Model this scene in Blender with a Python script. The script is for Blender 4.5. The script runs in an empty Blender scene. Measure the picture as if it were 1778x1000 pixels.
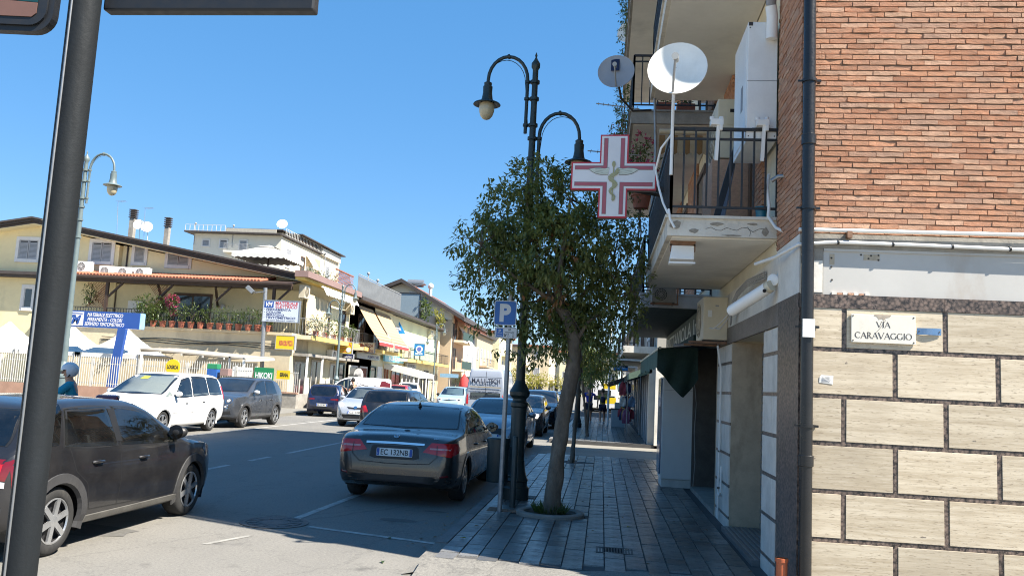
import bpy, bmesh, math, random
from mathutils import Vector, Matrix, noise
from mathutils.bvhtree import BVHTree
from mathutils.geometry import tessellate_polygon
random.seed(7)
V = Vector
R = math.radians
SC = bpy.context.scene
COL = SC.collection
# ---------------------------------------------------------------- camera
EYE = V((0.0, 0.0, 1.75))
AX_Y = V((1045 - 889, 678 - 500, 1450.0)).normalized()
AX_Z = V((.051, -1, (178 - .051 * 156) / 1450.0)).normalized()
AX_X = AX_Y.cross(AX_Z)
def turn(c):
 return V((AX_X.dot(c), AX_Y.dot(c), AX_Z.dot(c)))
cam_d = bpy.data.cameras.new('camera')
cam = bpy.data.objects.new('camera', cam_d)
COL.objects.link(cam)
cx, cy, cz = turn(V((1, 0, 0))), turn(V((0, -1, 0))), turn(V((0, 0, -1)))
cam.matrix_world = Matrix(((cx.x, cy.x, cz.x, EYE.x), (cx.y, cy.y, cz.y, EYE.y), (cx.z, cy.z, cz.z, EYE.z), (0, 0, 0, 1)))
cam_d.sensor_width = 36
cam_d.lens = 1450 / 1778 * 36
cam_d.clip_start = 0.05
cam_d.clip_end = 3000
SC.camera = cam
# ---------------------------------------------------------------- sky and sun
LD = V((-1, .41, -math.tan(R(50)) * 1.081)).normalized()      # the way the sunlight travels
w = bpy.data.worlds.new('World')
SC.world = w
w.use_nodes = True
nt = w.node_tree
sky = nt.nodes.new('ShaderNodeTexSky')
sky.sky_type = 'NISHITA'
sky.sun_disc = False
sky.sun_elevation = R(50)
sky.sun_rotation = R(112.3)
sky.air_density = 0.7
sky.dust_density = 0.0
sky.ozone_density = 1.6
sky.altitude = 1500
hsv = nt.nodes.new('ShaderNodeHueSaturation')
hsv.inputs['Saturation'].default_value = 2.2
hsv.inputs['Hue'].default_value = .503
hsv.inputs['Value'].default_value = 1.22
gam = nt.nodes.new('ShaderNodeGamma')
gam.inputs[1].default_value = .4
nt.links.new(sky.outputs[0], gam.inputs[0])
nt.links.new(gam.outputs[0], hsv.inputs['Color'])
nt.links.new(hsv.outputs[0], nt.nodes['Background'].inputs[0])
nt.nodes['Background'].inputs[1].default_value = 0.15
sun_d = bpy.data.lights.new('sun', 'SUN')
sun_d.energy = 4.6
sun_d.angle = R(.55)
sun_d.color = (1.0, .93, .82)
sun = bpy.data.objects.new('sun', sun_d)
COL.objects.link(sun)
sun.rotation_euler = LD.to_track_quat('-Z', 'Y').to_euler()
sun.location = (30, -12, 60)
vs = SC.view_settings
SC.display_settings.display_device = 'sRGB'
vs.view_transform = 'Standard'
vs.look = 'None'
vs.gamma = 1
vs.use_curve_mapping = False
vs.exposure = 1.63
SC.render.film_transparent = False
SC.cycles.max_bounces = 8
SC.cycles.diffuse_bounces = 6
SC.cycles.transparent_max_bounces = 12
SC.cycles.use_denoising = True
SC.cycles.filter_width = 1.05
SC.cycles.caustics_reflective = False
SC.cycles.caustics_refractive = False
SC.cycles.sample_clamp_indirect = 12
# ---------------------------------------------------------------- measuring helper: a viewing ray met with a plane of the place
def ray(u, v):
 return turn(V((u - 889, v - 500, 1450)))
def at(u, v, Y):
 d = ray(u, v)
 return EYE + d * (Y / d.y)
def atx(u, v, X):
 d = ray(u, v)
 return EYE + d * (X / d.x)
def atz(u, v, z=0.0):
 d = ray(u, v)
 return EYE + d * ((z - EYE.z) / d.z)
# ---------------------------------------------------------------- objects
LOC = {}
def tag(o, label=None, cat=None, group=None, kind=None):
 if label: o['label'] = label
 if cat: o['category'] = cat
 if group: o['group'] = group
 if kind: o['kind'] = kind
 return o
def thing(name, label, cat, loc=(0, 0, 0), group=None, rz=None):
 """An empty at the base; parts given in world coordinates unless rz is set (then they are local)."""
 o = bpy.data.objects.new(name, None)
 o.empty_display_size = .2
 COL.objects.link(o)
 o.location = loc
 LOC[o] = V((0, 0, 0)) if rz is not None else V(loc)
 if rz is not None: o.rotation_euler = (0, 0, rz)
 return tag(o, label, cat, group)
def link(name, me, mat=None, parent=None):
 o = bpy.data.objects.new(name, me)
 COL.objects.link(o)
 if mat is not None and not me.materials:
  me.materials.append(mat)
 if parent is not None:
  o.parent = parent
  if parent in LOC: o.location = -LOC[parent]
 return o
def kids(o):
 return [c for c in o.children]
def copy_tree(o, loc=None, rz=None, label=None, parent=None):
 c = o.copy()
 COL.objects.link(c)
 if parent is not None: c.parent = parent
 if loc is not None: c.location = loc
 if rz is not None: c.rotation_euler = (0, 0, rz)
 if label: c['label'] = label
 for ch in kids(o):
  copy_tree(ch, parent=c)
 return c
class Fr:
 """A plane to build on: origin, right, up, outward."""
 def __init__(s, o, ex, ey=(0, 0, 1), n=None):
  s.o, s.ex, s.ey = V(o), V(ex).normalized(), V(ey).normalized()
  s.n = V(n).normalized() if n else s.ex.cross(s.ey).normalized()
 def p(s, u, v, d=0.0):
  return s.o + s.ex * u + s.ey * v + s.n * d
class MB:
 def __init__(s):
  s.v, s.f = [], []
 def add(s, vs, fs):
  n = len(s.v)
  s.v.extend([tuple(p) for p in vs])
  s.f.extend([tuple(i + n for i in f) for f in fs])
  return s
 def box(s, x0, x1, y0, y1, z0, z1):
  return s.add([(x0, y0, z0), (x1, y0, z0), (x1, y1, z0), (x0, y1, z0), (x0, y0, z1), (x1, y0, z1), (x1, y1, z1), (x0, y1, z1)],
      [(3, 2, 1, 0), (4, 5, 6, 7), (0, 1, 5, 4), (1, 2, 6, 5), (2, 3, 7, 6), (3, 0, 4, 7)])
 def fbox(s, fr, u0, u1, v0, v1, d0, d1):
  ps = [fr.p(u, v, d) for d in (d0, d1) for u, v in ((u0, v0), (u1, v0), (u1, v1), (u0, v1))]
  fs = [(3, 2, 1, 0), (4, 5, 6, 7), (0, 1, 5, 4), (1, 2, 6, 5), (2, 3, 7, 6), (3, 0, 4, 7)]
  if fr.ex.cross(fr.ey).dot(fr.n) * (d1 - d0) < 0: fs = [f[::-1] for f in fs]
  return s.add(ps, fs)
 def beam(s, p0, p1, w, h, up=(0, 0, 1)):
  p0, p1 = V(p0), V(p1)
  d = (p1 - p0).normalized()
  upv = V(up)
  if abs(d.dot(upv)) > .98: upv = V((0, 1, 0)) if abs(d.y) < .9 else V((1, 0, 0))
  a = d.cross(upv).normalized()
  b = a.cross(d).normalized()
  ps = [p + a * (x * w / 2) + b * (y * h / 2) for p in (p0, p1) for x, y in ((-1, -1), (1, -1), (1, 1), (-1, 1))]
  return s.add(ps, [(0, 1, 2, 3), (7, 6, 5, 4), (4, 5, 1, 0), (5, 6, 2, 1), (6, 7, 3, 2), (7, 4, 0, 3)])
 def tube(s, path, r, n=8, caps=True):
  path = [V(p) for p in path]
  m = len(path)
  rs = r if isinstance(r, (list, tuple)) else [r] * m
  d0 = (path[1] - path[0]).normalized()
  a = d0.orthogonal().normalized()
  rings = []
  for i, p in enumerate(path):
   d = (path[min(i + 1, m - 1)] - path[max(i - 1, 0)]).normalized()
   a = (a - d * a.dot(d))
   a = a.normalized() if a.length > 1e-6 else d.orthogonal().normalized()
   b = d.cross(a)
   rings.append([p + (a * math.cos(2 * math.pi * k / n) + b * math.sin(2 * math.pi * k / n)) * rs[i] for k in range(n)])
  vs = [q for rg in rings for q in rg]
  fs = [(i * n + k, i * n + (k + 1) % n, (i + 1) * n + (k + 1) % n, (i + 1) * n + k) for i in range(m - 1) for k in range(n)]
  if caps:
   fs.append(tuple(range(n))[::-1])
   fs.append(tuple((m - 1) * n + k for k in range(n)))
  return s.add(vs, fs)
 def lathe(s, c, prof, n=16, axis=(0, 0, 1), caps=True):
  c, ax = V(c), V(axis).normalized()
  a = ax.orthogonal().normalized()
  b = ax.cross(a)
  vs = [c + ax * h + (a * math.cos(2 * math.pi * k / n) + b * math.sin(2 * math.pi * k / n)) * max(r, 1e-4) for r, h in prof for k in range(n)]
  m = len(prof)
  fs = [(i * n + k, i * n + (k + 1) % n, (i + 1) * n + (k + 1) % n, (i + 1) * n + k) for i in range(m - 1) for k in range(n)]
  if caps:
   fs.append(tuple(range(n))[::-1])
   fs.append(tuple((m - 1) * n + k for k in range(n)))
  return s.add(vs, fs)
 def prism(s, fr, poly, d0, d1):
  """poly: list of (u, v) on the plane fr, given depth d0..d1."""
  n = len(poly)
  area = sum(poly[i][0] * poly[(i + 1) % n][1] - poly[(i + 1) % n][0] * poly[i][1] for i in range(n))
  if area < 0: poly = poly[::-1]
  vs = [fr.p(u, v, d) for d in (d0, d1) for u, v in poly]
  tris = tessellate_polygon([[V((u, v, 0)) for u, v in poly]])
  fs = []
  for t in tris:
   a, b, c = (V((poly[i][0], poly[i][1], 0)) for i in t)
   if (b - a).cross(c - a).z < 0: t = (t[0], t[2], t[1])
   fs.append(tuple(i + n for i in t))
   fs.append((t[2], t[1], t[0]))
  for i in range(n):
   j = (i + 1) % n
   fs.append((i, j, j + n, i + n))
  if fr.ex.cross(fr.ey).dot(fr.n) * (d1 - d0) < 0: fs = [f[::-1] for f in fs]
  return s.add(vs, fs)
 def sphere(s, c, r, n=12, m=8, sc=(1, 1, 1)):
  c = V(c)
  prof = [(math.sin(math.pi * i / m), -math.cos(math.pi * i / m)) for i in range(m + 1)]
  vs = [(c.x + max(q, 1e-3) * math.cos(2 * math.pi * k / n) * r * sc[0], c.y + max(q, 1e-3) * math.sin(2 * math.pi * k / n) * r * sc[1], c.z + h * r * sc[2]) for q, h in prof for k in range(n)]
  return s.add(vs, [(i * n + k, i * n + (k + 1) % n, (i + 1) * n + (k + 1) % n, (i + 1) * n + k) for i in range(m) for k in range(n)])
 def quad(s, a, b, c, d):
  return s.add([a, b, c, d], [(0, 1, 2, 3)])
 def mesh(s, name, smooth=0):
  me = bpy.data.meshes.new(name)
  me.from_pydata(s.v, [], s.f)
  if smooth:
   me.polygons.foreach_set('use_smooth', [True] * len(me.polygons))
   me.set_sharp_from_angle(angle=R(smooth))
  me.update()
  return me
 def build(s, name, mat, parent=None, smooth=0, bevel=0):
  o = link(name, s.mesh(name, smooth), mat, parent)
  if bevel:
   b = o.modifiers.new('bevel', 'BEVEL')
   b.width = bevel
   b.segments = 2
   b.limit_method = 'ANGLE'
   b.angle_limit = R(40)
  return o
def solo(mb, name, mat, label, cat, group=None, smooth=0, bevel=0, kind=None):
 """A thing that is one mesh; its origin is put at its base."""
 xs = [p[0] for p in mb.v]; ys = [p[1] for p in mb.v]; zs = [p[2] for p in mb.v]
 c = V(((min(xs) + max(xs)) / 2, (min(ys) + max(ys)) / 2, min(zs)))
 mb.v = [tuple(V(p) - c) for p in mb.v]
 o = mb.build(name, mat, None, smooth, bevel)
 o.location = c
 return tag(o, label, cat, group, kind)
def structure(mb, name, mat, smooth=0, parent=None):
 o = mb.build(name, mat, parent, smooth)
 if parent is None: o['kind'] = 'structure'
 return o
def text(fr, u, v, h, body, mat, parent, width=None, d=.004, depth=.003, shear=0.0, bold=0.0, align='CENTER', name='lettering', spacing=1.0):
 cu = bpy.data.curves.new('t', 'FONT')
 cu.body = body
 cu.size = 1
 cu.align_x = align
 cu.shear = shear
 cu.offset = bold
 cu.space_character = spacing
 cu.extrude = .02
 ob = bpy.data.objects.new('t', cu)
 COL.objects.link(ob)
 dg = bpy.context.evaluated_depsgraph_get()
 me = bpy.data.meshes.new_from_object(ob.evaluated_get(dg))
 bpy.data.objects.remove(ob)
 bpy.data.curves.remove(cu)
 co = [p.co.copy() for p in me.vertices]
 xs = [c.x for c in co]
 y0, y1 = min(c.y for c in co), max(c.y for c in co)
 nl = body.count('\n') + 1
 k = h / (.70 + (nl - 1) * 1.0)
 kx = width / (max(xs) - min(xs)) if width else k
 ymid = (y0 + y1) / 2
 x0 = (min(xs) + max(xs)) / 2 if align == 'CENTER' else min(xs)
 for p, c in zip(me.vertices, co):
  p.co = fr.p(u + (c.x - x0) * kx, v + (c.y - ymid) * k, d + depth * (0.5 + c.z / .04))
 if fr.ex.cross(fr.ey).dot(fr.n) < 0: me.flip_normals()
 me.materials.clear()
 return link(name, me, mat, parent)
# ---------------------------------------------------------------- materials
def newmat(name):
 m = bpy.data.materials.new(name)
 m.use_nodes = True
 return m, m.node_tree, m.node_tree.nodes['Principled BSDF']
def nd(nt, typ, **kw):
 n = nt.nodes.new(typ)
 for k, v in kw.items():
  if k.startswith('i_'):
   key = k[2:]
   n.inputs[int(key) if key.isdigit() else key.replace('_', ' ')].default_value = v
  else:
   setattr(n, k, v)
 return n
def mixc(nt, fac, a, b, blend='MIX'):
 m = nt.nodes.new('ShaderNodeMix')
 m.data_type = 'RGBA'
 m.blend_type = blend
 for idx, x in ((0, fac), (6, a), (7, b)):
  if isinstance(x, (int, float)): m.inputs[idx].default_value = x
  elif isinstance(x, (tuple, list)): m.inputs[idx].default_value = (*x[:3], 1)
  else: nt.links.new(x, m.inputs[idx])
 return m.outputs[2]
def ramp(nt, src, a, b, lo=0.0, hi=1.0):
 m = nd(nt, 'ShaderNodeMapRange')
 m.inputs[1].default_value, m.inputs[2].default_value, m.inputs[3].default_value, m.inputs[4].default_value = a, b, lo, hi
 nt.links.new(src, m.inputs[0])
 return m.outputs[0]
def noise_tex(nt, co, scale, detail=4, rough=.55, stretch=None):
 if stretch:
  mp = nd(nt, 'ShaderNodeMapping')
  mp.inputs['Scale'].default_value = stretch
  nt.links.new(co, mp.inputs[0])
  co = mp.outputs[0]
 n = nd(nt, 'ShaderNodeTexNoise', i_Scale=scale, i_Detail=detail, i_Roughness=rough)
 nt.links.new(co, n.inputs['Vector'])
 return n.outputs[0]
def bump(nt, bs, src, strength, dist=.01):
 b = nd(nt, 'ShaderNodeBump', i_Strength=strength, i_Distance=dist)
 nt.links.new(src, b.inputs['Height'])
 nt.links.new(b.outputs[0], bs.inputs['Normal'])
MATS = {}
def mat(name, col, rough=.6, metal=0.0, var=.14, scale=5.0, bmp=0.0, bscale=80.0, coat=0.0, stain=None, stain_amt=.5, stain_scale=.8, objvar=0.0, spec=.5, stretch=None, world=True):
 """Painted / plain surface: base colour with two sizes of unevenness, optional stains and grain."""
 if name in MATS: return MATS[name]
 m, nt, bs = newmat(name)
 MATS[name] = m
 tc = nd(nt, 'ShaderNodeTexCoord')
 co = tc.outputs['Object']
 n1 = noise_tex(nt, co, scale, 5, .6, stretch)
 n2 = noise_tex(nt, co, scale * 9, 3, .6, stretch)
 c = mixc(nt, ramp(nt, n1, .3, .7), [x * (1 - var) for x in col], [min(1, x * (1 + var)) for x in col])
 c = mixc(nt, ramp(nt, n2, .35, .75, 0, var), c, [x * .55 for x in col])
 if stain:
  n3 = noise_tex(nt, co, stain_scale, 6, .68, (1, 1, .45))
  c = mixc(nt, ramp(nt, n3, .52, .72, 0, stain_amt), c, stain)
 if objvar:
  oi = nd(nt, 'ShaderNodeObjectInfo')
  hs = nd(nt, 'ShaderNodeHueSaturation')
  nt.links.new(ramp(nt, oi.outputs['Random'], 0, 1, 1 - objvar, 1 + objvar), hs.inputs['Value'])
  nt.links.new(c, hs.inputs['Color'])
  c = hs.outputs[0]
 nt.links.new(c, bs.inputs['Base Color'])
 bs.inputs['Metallic'].default_value = metal
 nt.links.new(ramp(nt, n2, .2, .8, max(.02, rough - .12), min(1, rough + .12)), bs.inputs['Roughness'])
 bs.inputs['Coat Weight'].default_value = coat
 bs.inputs['Coat Roughness'].default_value = .05
 bs.inputs['Specular IOR Level'].default_value = spec
 if bmp:
  nb = noise_tex(nt, co, bscale, 4, .65)
  bump(nt, bs, nb, bmp)
 return m
# ================================================================ surfaces of the street
def asphalt_mat():
 m, nt, bs = newmat('asphalt')
 co = nd(nt, 'ShaderNodeTexCoord').outputs['Object']
 big = noise_tex(nt, co, .35, 5, .6)
 lane = noise_tex(nt, co, 1.2, 4, .6, (1, .12, 1))
 fine = noise_tex(nt, co, 160, 2, .6)
 vo = nd(nt, 'ShaderNodeTexVoronoi', i_Scale=110.0)
 nt.links.new(co, vo.inputs['Vector'])
 c = mixc(nt, ramp(nt, big, .3, .7), (.122, .117, .107), (.185, .177, .160))
 c = mixc(nt, ramp(nt, lane, .4, .7, 0, .45), c, (.098, .094, .089))
 c = mixc(nt, ramp(nt, fine, .4, .7, 0, .55), c, (.30, .285, .25))
 mid = noise_tex(nt, co, 38, 3, .7)
 c = mixc(nt, ramp(nt, mid, .52, .70, 0, .6), c, (.085, .082, .076))
 c = mixc(nt, ramp(nt, mid, .46, .30, 0, .5), c, (.27, .257, .225))
 drip = noise_tex(nt, co, 5, 5, .7)
 c = mixc(nt, ramp(nt, drip, .60, .72, 0, .55), c, (.075, .072, .068))
 c = mixc(nt, ramp(nt, vo.outputs[0], .0, .35, .35, 0), c, (.045, .045, .045))
 # cracks
 cr = nd(nt, 'ShaderNodeTexVoronoi', feature='DISTANCE_TO_EDGE', i_Scale=.55)
 wv = noise_tex(nt, co, 2.5, 4, .7)
 ad = nd(nt, 'ShaderNodeVectorMath', operation='ADD')
 sc = nd(nt, 'ShaderNodeVectorMath', operation='SCALE', i_Scale=.9)
 cb = nd(nt, 'ShaderNodeCombineXYZ')
 nt.links.new(wv, cb.inputs[0]); nt.links.new(wv, cb.inputs[1])
 nt.links.new(cb.outputs[0], sc.inputs[0])
 nt.links.new(co, ad.inputs[0]); nt.links.new(sc.outputs[0], ad.inputs[1])
 nt.links.new(ad.outputs[0], cr.inputs['Vector'])
 crk = ramp(nt, cr.outputs['Distance'], .0, .010, .3, 0)
 c = mixc(nt, crk, c, (.03, .03, .03))
 # oil spots
 sp = noise_tex(nt, co, 1.7, 3, .5)
 c = mixc(nt, ramp(nt, sp, .66, .74, 0, .5), c, (.045, .043, .042))
 nt.links.new(c, bs.inputs['Base Color'])
 nt.links.new(ramp(nt, big, .3, .7, .72, .9), bs.inputs['Roughness'])
 bump(nt, bs, fine, .35, .01)
 return m
ASPHALT = asphalt_mat()
def concrete_ground_mat():
 m, nt, bs = newmat('worn_concrete')
 co = nd(nt, 'ShaderNodeTexCoord').outputs['Object']
 big = noise_tex(nt, co, .8, 6, .65)
 fine = noise_tex(nt, co, 120, 3, .6)
 c = mixc(nt, ramp(nt, big, .3, .7), (.175, .165, .142), (.255, .24, .205))
 c = mixc(nt, ramp(nt, fine, .4, .7, 0, .4), c, (.10, .095, .085))
 nt.links.new(c, bs.inputs['Base Color'])
 bs.inputs['Roughness'].default_value = .9
 bump(nt, bs, fine, .4, .01)
 return m
CONCRETE_G = concrete_ground_mat()
EARTH = mat('pale_dust', (.34, .30, .235), .95, var=.2, scale=.6)
KERB = mat('kerb_stone', (.15, .145, .14), .8, var=.25, scale=3, bmp=.3, objvar=.15)
PAINT = mat('road_paint', (.40, .39, .365), .85, var=.3, scale=9, stain=(.165, .16, .148), stain_amt=.97, stain_scale=3.2)
XF = 1.63          # street face of the corner building
YC = 7.20          # its Via Caravaggio face
KX = -1.65         # kerb line
gm = MB().quad((-900, -60, -.03), (900, -60, -.03), (900, 2200, -.03), (-900, 2200, -.03))
structure(gm, 'ground', EARTH)
rm = MB()
for i in range(40):
 y0, y1 = -12 + i * 7, -5 + i * 7
 rm.quad((-13.35, y0, 0), (KX + .02, y0, 0), (KX + .02, y1, 0), (-13.35, y1, 0))
structure(rm, 'road', ASPHALT)
sm = MB().quad((KX + .02, -12, .002), (40, -12, .002), (40, 7.85, .002), (KX + .02, 7.85, .002))
structure(sm, 'side_street', CONCRETE_G)
s2 = MB().quad((KX + .02, 21.4, .004), (40, 21.4, .004), (40, 27.3, .004), (KX + .02, 27.3, .004))
structure(s2, 'cross_street', CONCRETE_G)
# the ramp where the pavement meets the side street
fm = MB()
n = 18
PZ = .12
edge = [(KX + .05 + (XF + 2.9) * i / n, 7.72 + .10 * math.sin(i * .9) + .035 * math.sin(i * 2.7)) for i in range(n + 1)]
for i in range(n):
 (xa, ya), (xb, yb) = edge[i], edge[i + 1]
 fm.quad((xa, ya - .62, .006), (xb, yb - .62, .006), (xb, yb + .22, PZ - .001), (xa, ya + .22, PZ - .001)); fm.quad((xa, ya + .22, PZ - .001), (xb, yb + .22, PZ - .001), (xb, yb + .34, PZ - .02), (xa, ya + .34, PZ - .02))
structure(fm, 'pavement_ramp', ASPHALT)
def slab_tile_mat():
 m, nt, bs = newmat('glazed_paver')
 co = nd(nt, 'ShaderNodeTexCoord').outputs['Object']
 oi = nd(nt, 'ShaderNodeObjectInfo')
 gm_ = nd(nt, 'ShaderNodeNewGeometry')
 n1 = noise_tex(nt, co, 7, 5, .6)
 n2 = noise_tex(nt, co, 60, 3, .6)
 rnd = nd(nt, 'ShaderNodeMath', operation='FRACT')
 ad = nd(nt, 'ShaderNodeMath', operation='ADD')
 nt.links.new(oi.outputs['Random'], ad.inputs[0]); nt.links.new(gm_.outputs['Random Per Island'], ad.inputs[1])
 nt.links.new(ad.outputs[0], rnd.inputs[0])
 c = mixc(nt, rnd.outputs[0], (.068, .065, .06), (.215, .207, .192))
 c = mixc(nt, ramp(nt, n1, .4, .7, 0, .6), c, (.13, .125, .118))
 c = mixc(nt, ramp(nt, n2, .45, .75, 0, .6), c, (.045, .045, .05))
 n3 = noise_tex(nt, nd(nt, 'ShaderNodeNewGeometry').outputs['Position'], 1.3, 5, .65)
 c = mixc(nt, ramp(nt, n3, .5, .75, 0, .6), c, (.07, .066, .06))
 nt.links.new(c, bs.inputs['Base Color'])
 nt.links.new(ramp(nt, n1, .3, .75, .22, .5), bs.inputs['Roughness'])
 bump(nt, bs, n2, .2, .006)
 return m
TILE = slab_tile_mat()
GROUT = mat('grout', (.068, .067, .066), .9)
PZ = .12
pv = MB().box(KX + .14, XF + .5, 7.95, 21.4, -.02, PZ - .012)
pavement = structure(pv, 'pavement', GROUT)
P2 = MB().box(KX + .13, XF + .2, 27.3, 130, -.02, PZ - .012)
pavement2 = structure(P2, 'far_pavement', GROUT)
P3 = MB().box(-XF - 15.4, -13.33, -12, 268, -.02, PZ)
structure(P3, 'opposite_pavement', CONCRETE_G)
# kerb stones
for (ya, yb, par) in ((8.75, 21.3, pavement), (27.5, 60, pavement2)):
 y = ya
 while y < yb:
  L = 1.0
  k = MB().box(KX, KX + .125, y + .004, min(y + L - .004, yb), -.02, PZ + random.uniform(-.004, .004))
  k.build('kerb_stone', KERB, par)
  y += L
# paving: columns of small glazed pavers laid in running bond
def tile_mesh(wd, dp):
 b = MB()
 x, y, h, c = wd / 2 - .003, dp / 2 - .004, .006, .004
 b.add([(-x, -y, -.012), (x, -y, -.012), (x, y, -.012), (-x, y, -.012), (-x + c, -y + c, h), (x - c, -y + c, h), (x - c, y - c, h), (-x + c, y - c, h)],
   [(4, 5, 6, 7), (0, 1, 5, 4), (1, 2, 6, 5), (2, 3, 7, 6), (3, 0, 4, 7)])
 return b
tmesh = [tile_mesh(.2, .3).mesh('paver') for _ in range(1)][0]
tmesh.materials.append(TILE)
hole = lambda x, y: (math.hypot(x + .61, y - 11.12) < .47) or (math.hypot(x + .61, y - 19.2) < .4) or (0.0 < x < .38 and 8.78 < y < 9.12)
tiles = []
rest = MB()
proto = tile_mesh(.2, .3)
ncol = int((XF - (KX + .13)) / .2)
x0 = KX + .13 + .105
for j in range(ncol + 1):
 x = x0 + j * .2
 if x > XF - .06: continue
 off = .15 * (j % 2) + random.uniform(-.04, .04)
 y = 8.12 + off
 while y < 21.3:
  if not hole(x, y): tiles.append((x, y))
  y += .3
tiles.sort(key=lambda p: p[1])
vis = [t for t in tiles if -1.5 < t[0] < 1.4][:300]
vset = set(vis)
for (x, y) in tiles:
 rx, ry, dz = random.gauss(0, .006), random.gauss(0, .009), random.uniform(-.003, .003)
 if (x, y) in vset:
  o = bpy.data.objects.new('paver', tmesh)
  COL.objects.link(o)
  o.parent = pavement
  o.location = (x, y, PZ + dz - .006)
  o.rotation_euler = (rx, ry, random.gauss(0, .006))
 else:
  mtx = Matrix.Translation((x, y, PZ + dz - .006)) @ Matrix.Rotation(rx, 4, 'X') @ Matrix.Rotation(ry, 4, 'Y') @ Matrix.Rotation(random.gauss(0, .006), 4, 'Z')
  rest.add([mtx @ V(p) for p in proto.v], proto.f)
ro = rest.build('pavers', TILE, pavement)
ro['kind'] = 'stuff'
far = MB()
for j in range(ncol + 1):
 x = x0 + j * .2
 if x > XF - .06: continue
 y = 27.4 + .1 * (j % 2)
 while y < 52:
  far.add([(x + sx * .094, y + sy * .19, PZ - .002 + random.uniform(-.002, .002)) for sx, sy in ((-1, -.5), (1, -.5), (1, .5), (-1, .5))], [(0, 1, 2, 3)])
  y += .2
fo = far.build('pavers', TILE, pavement2)
fo['kind'] = 'stuff'
# painted lines
def stripe(x0, y0, x1, y1, wd, name='road_marking', z=.004):
 a, b = V((x0, y0, z)), V((x1, y1, z))
 t = (b - a).normalized().cross(V((0, 0, 1))) * wd / 2
 mb = MB()
 n = max(2, int((b - a).length / .35))
 for i in range(n):
  p, q = a.lerp(b, i / n), a.lerp(b, (i + 1) / n)
  mb.quad(p - t, p + t, q + t, q - t)
 o = mb.build(name, PAINT)
 o['kind'] = 'structure'
stripe(-3.68, 10.0, -3.60, 12.6, .10)
stripe(-3.6, 16.6, -3.55, 60, .10)
stripe(-3.35, 9.72, -1.72, 9.25, .09)
PAINT = mat('worn_paint', (.27, .262, .24), .9, var=.2, scale=9, stain=(.165, .16, .148), stain_amt=.9, stain_scale=6)
stripe(-3.95, 8.35, -3.72, 8.95, .07)
PAINT = MATS['road_paint']
for ya, yb in ((14.3, 15.4), (16.35, 17.4), (18.4, 22.4), (24.5, 28.5), (30.5, 34.5), (37, 41), (44, 48), (52, 56), (60, 64)):
 stripe(-6.95, ya, -6.95, yb, .11)
stripe(-10.9, 17.5, -10.9, 60, .1)
stripe(-1.2, 7.0, -3.05, 6.2, .1)
kw = MB(); kw.add([(KX - .1, 7.7, .006), (KX + .15, 7.8, .05), (KX + .15, 8.77, PZ - .01), (KX, 8.77, PZ - .01), (KX - .02, 8.77, .0)], [(0, 1, 2, 3), (0, 3, 4)])
structure(kw, 'kerb_ramp', ASPHALT)
# patched asphalt
PATCH = mat('asphalt_patch', (.115, .112, .105), .9, var=.2, scale=20, bmp=.4, bscale=90)
for i, (x, y, a, b_, r_) in enumerate(((-2.5, 10.6, .25, .12, .3), (-5.6, 8.6, .8, .35, -.2), (-2.2, 11.5, .16, .06, 0))):
 rr = random.Random(i); q = MB(); q.add([(x + a * math.cos(t * .52) * rr.uniform(.8, 1.1), y + b_ * math.sin(t * .52) * rr.uniform(.8, 1.1), .0035) for t in range(12)], [tuple(range(12))])
 structure(q, 'asphalt_patch', PATCH)
# iron covers
IRON = mat('cast_iron', (.10, .098, .095), .62, metal=.5, var=.3, scale=20, bmp=.4, bscale=60)
mh = MB()
c = V((-3.80, 9.82, .0045))
mh.lathe(c, [(.40, -.01), (.40, .004), (.335, .004), (.33, -.002), (.32, -.002), (.315, .005), (.2, .005), (.195, 0), (.18, 0), (.175, .005), (.0, .005)], 36)
for k in range(12):
 a = k * math.pi / 6
 mh.beam(c + V((.2 * math.cos(a), .2 * math.sin(a), .006)), c + V((.31 * math.cos(a), .31 * math.sin(a), .006)), .02, .006)
solo(mh, 'manhole_cover', IRON, 'round cast iron manhole cover set in the asphalt at the shadow edge', 'manhole cover', smooth=30)
dr = thing('drain_grate', 'dark slotted drain grate set among the pavers near the ramp', 'drain', (.19, 8.95, PZ))
g = MB()
g.box(0, .38, 8.79, 8.815, PZ - .012, PZ + .004); g.box(0, .38, 9.085, 9.11, PZ - .012, PZ + .004)
g.box(0, .02, 8.815, 9.085, PZ - .012, PZ + .004); g.box(.36, .38, 8.815, 9.085, PZ - .012, PZ + .004)
g.build('frame', IRON, dr)
g = MB()
for k in range(11):
 g.box(.036 + k * .0295, .05 + k * .0295, 8.817, 9.083, PZ - .01, PZ + .002)
g.build('grating', IRON, dr)
g = MB().box(.0, .38, 8.79, 9.11, PZ - .0119, PZ - .010)
g.build('pit', mat('dark_pit', (.01, .01, .01), .9), dr)
d2 = MB()
d2.box(-1.22, -.92, 12.55, 12.85, PZ + .001, PZ + .006)
for k in range(7): d2.box(-1.19 + k * .036, -1.172 + k * .036, 12.58, 12.82, PZ + .006, PZ + .010)
solo(d2, 'drain_cover', IRON, 'small square iron cover in the pavement between lamp post and tree', 'drain')
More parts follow.
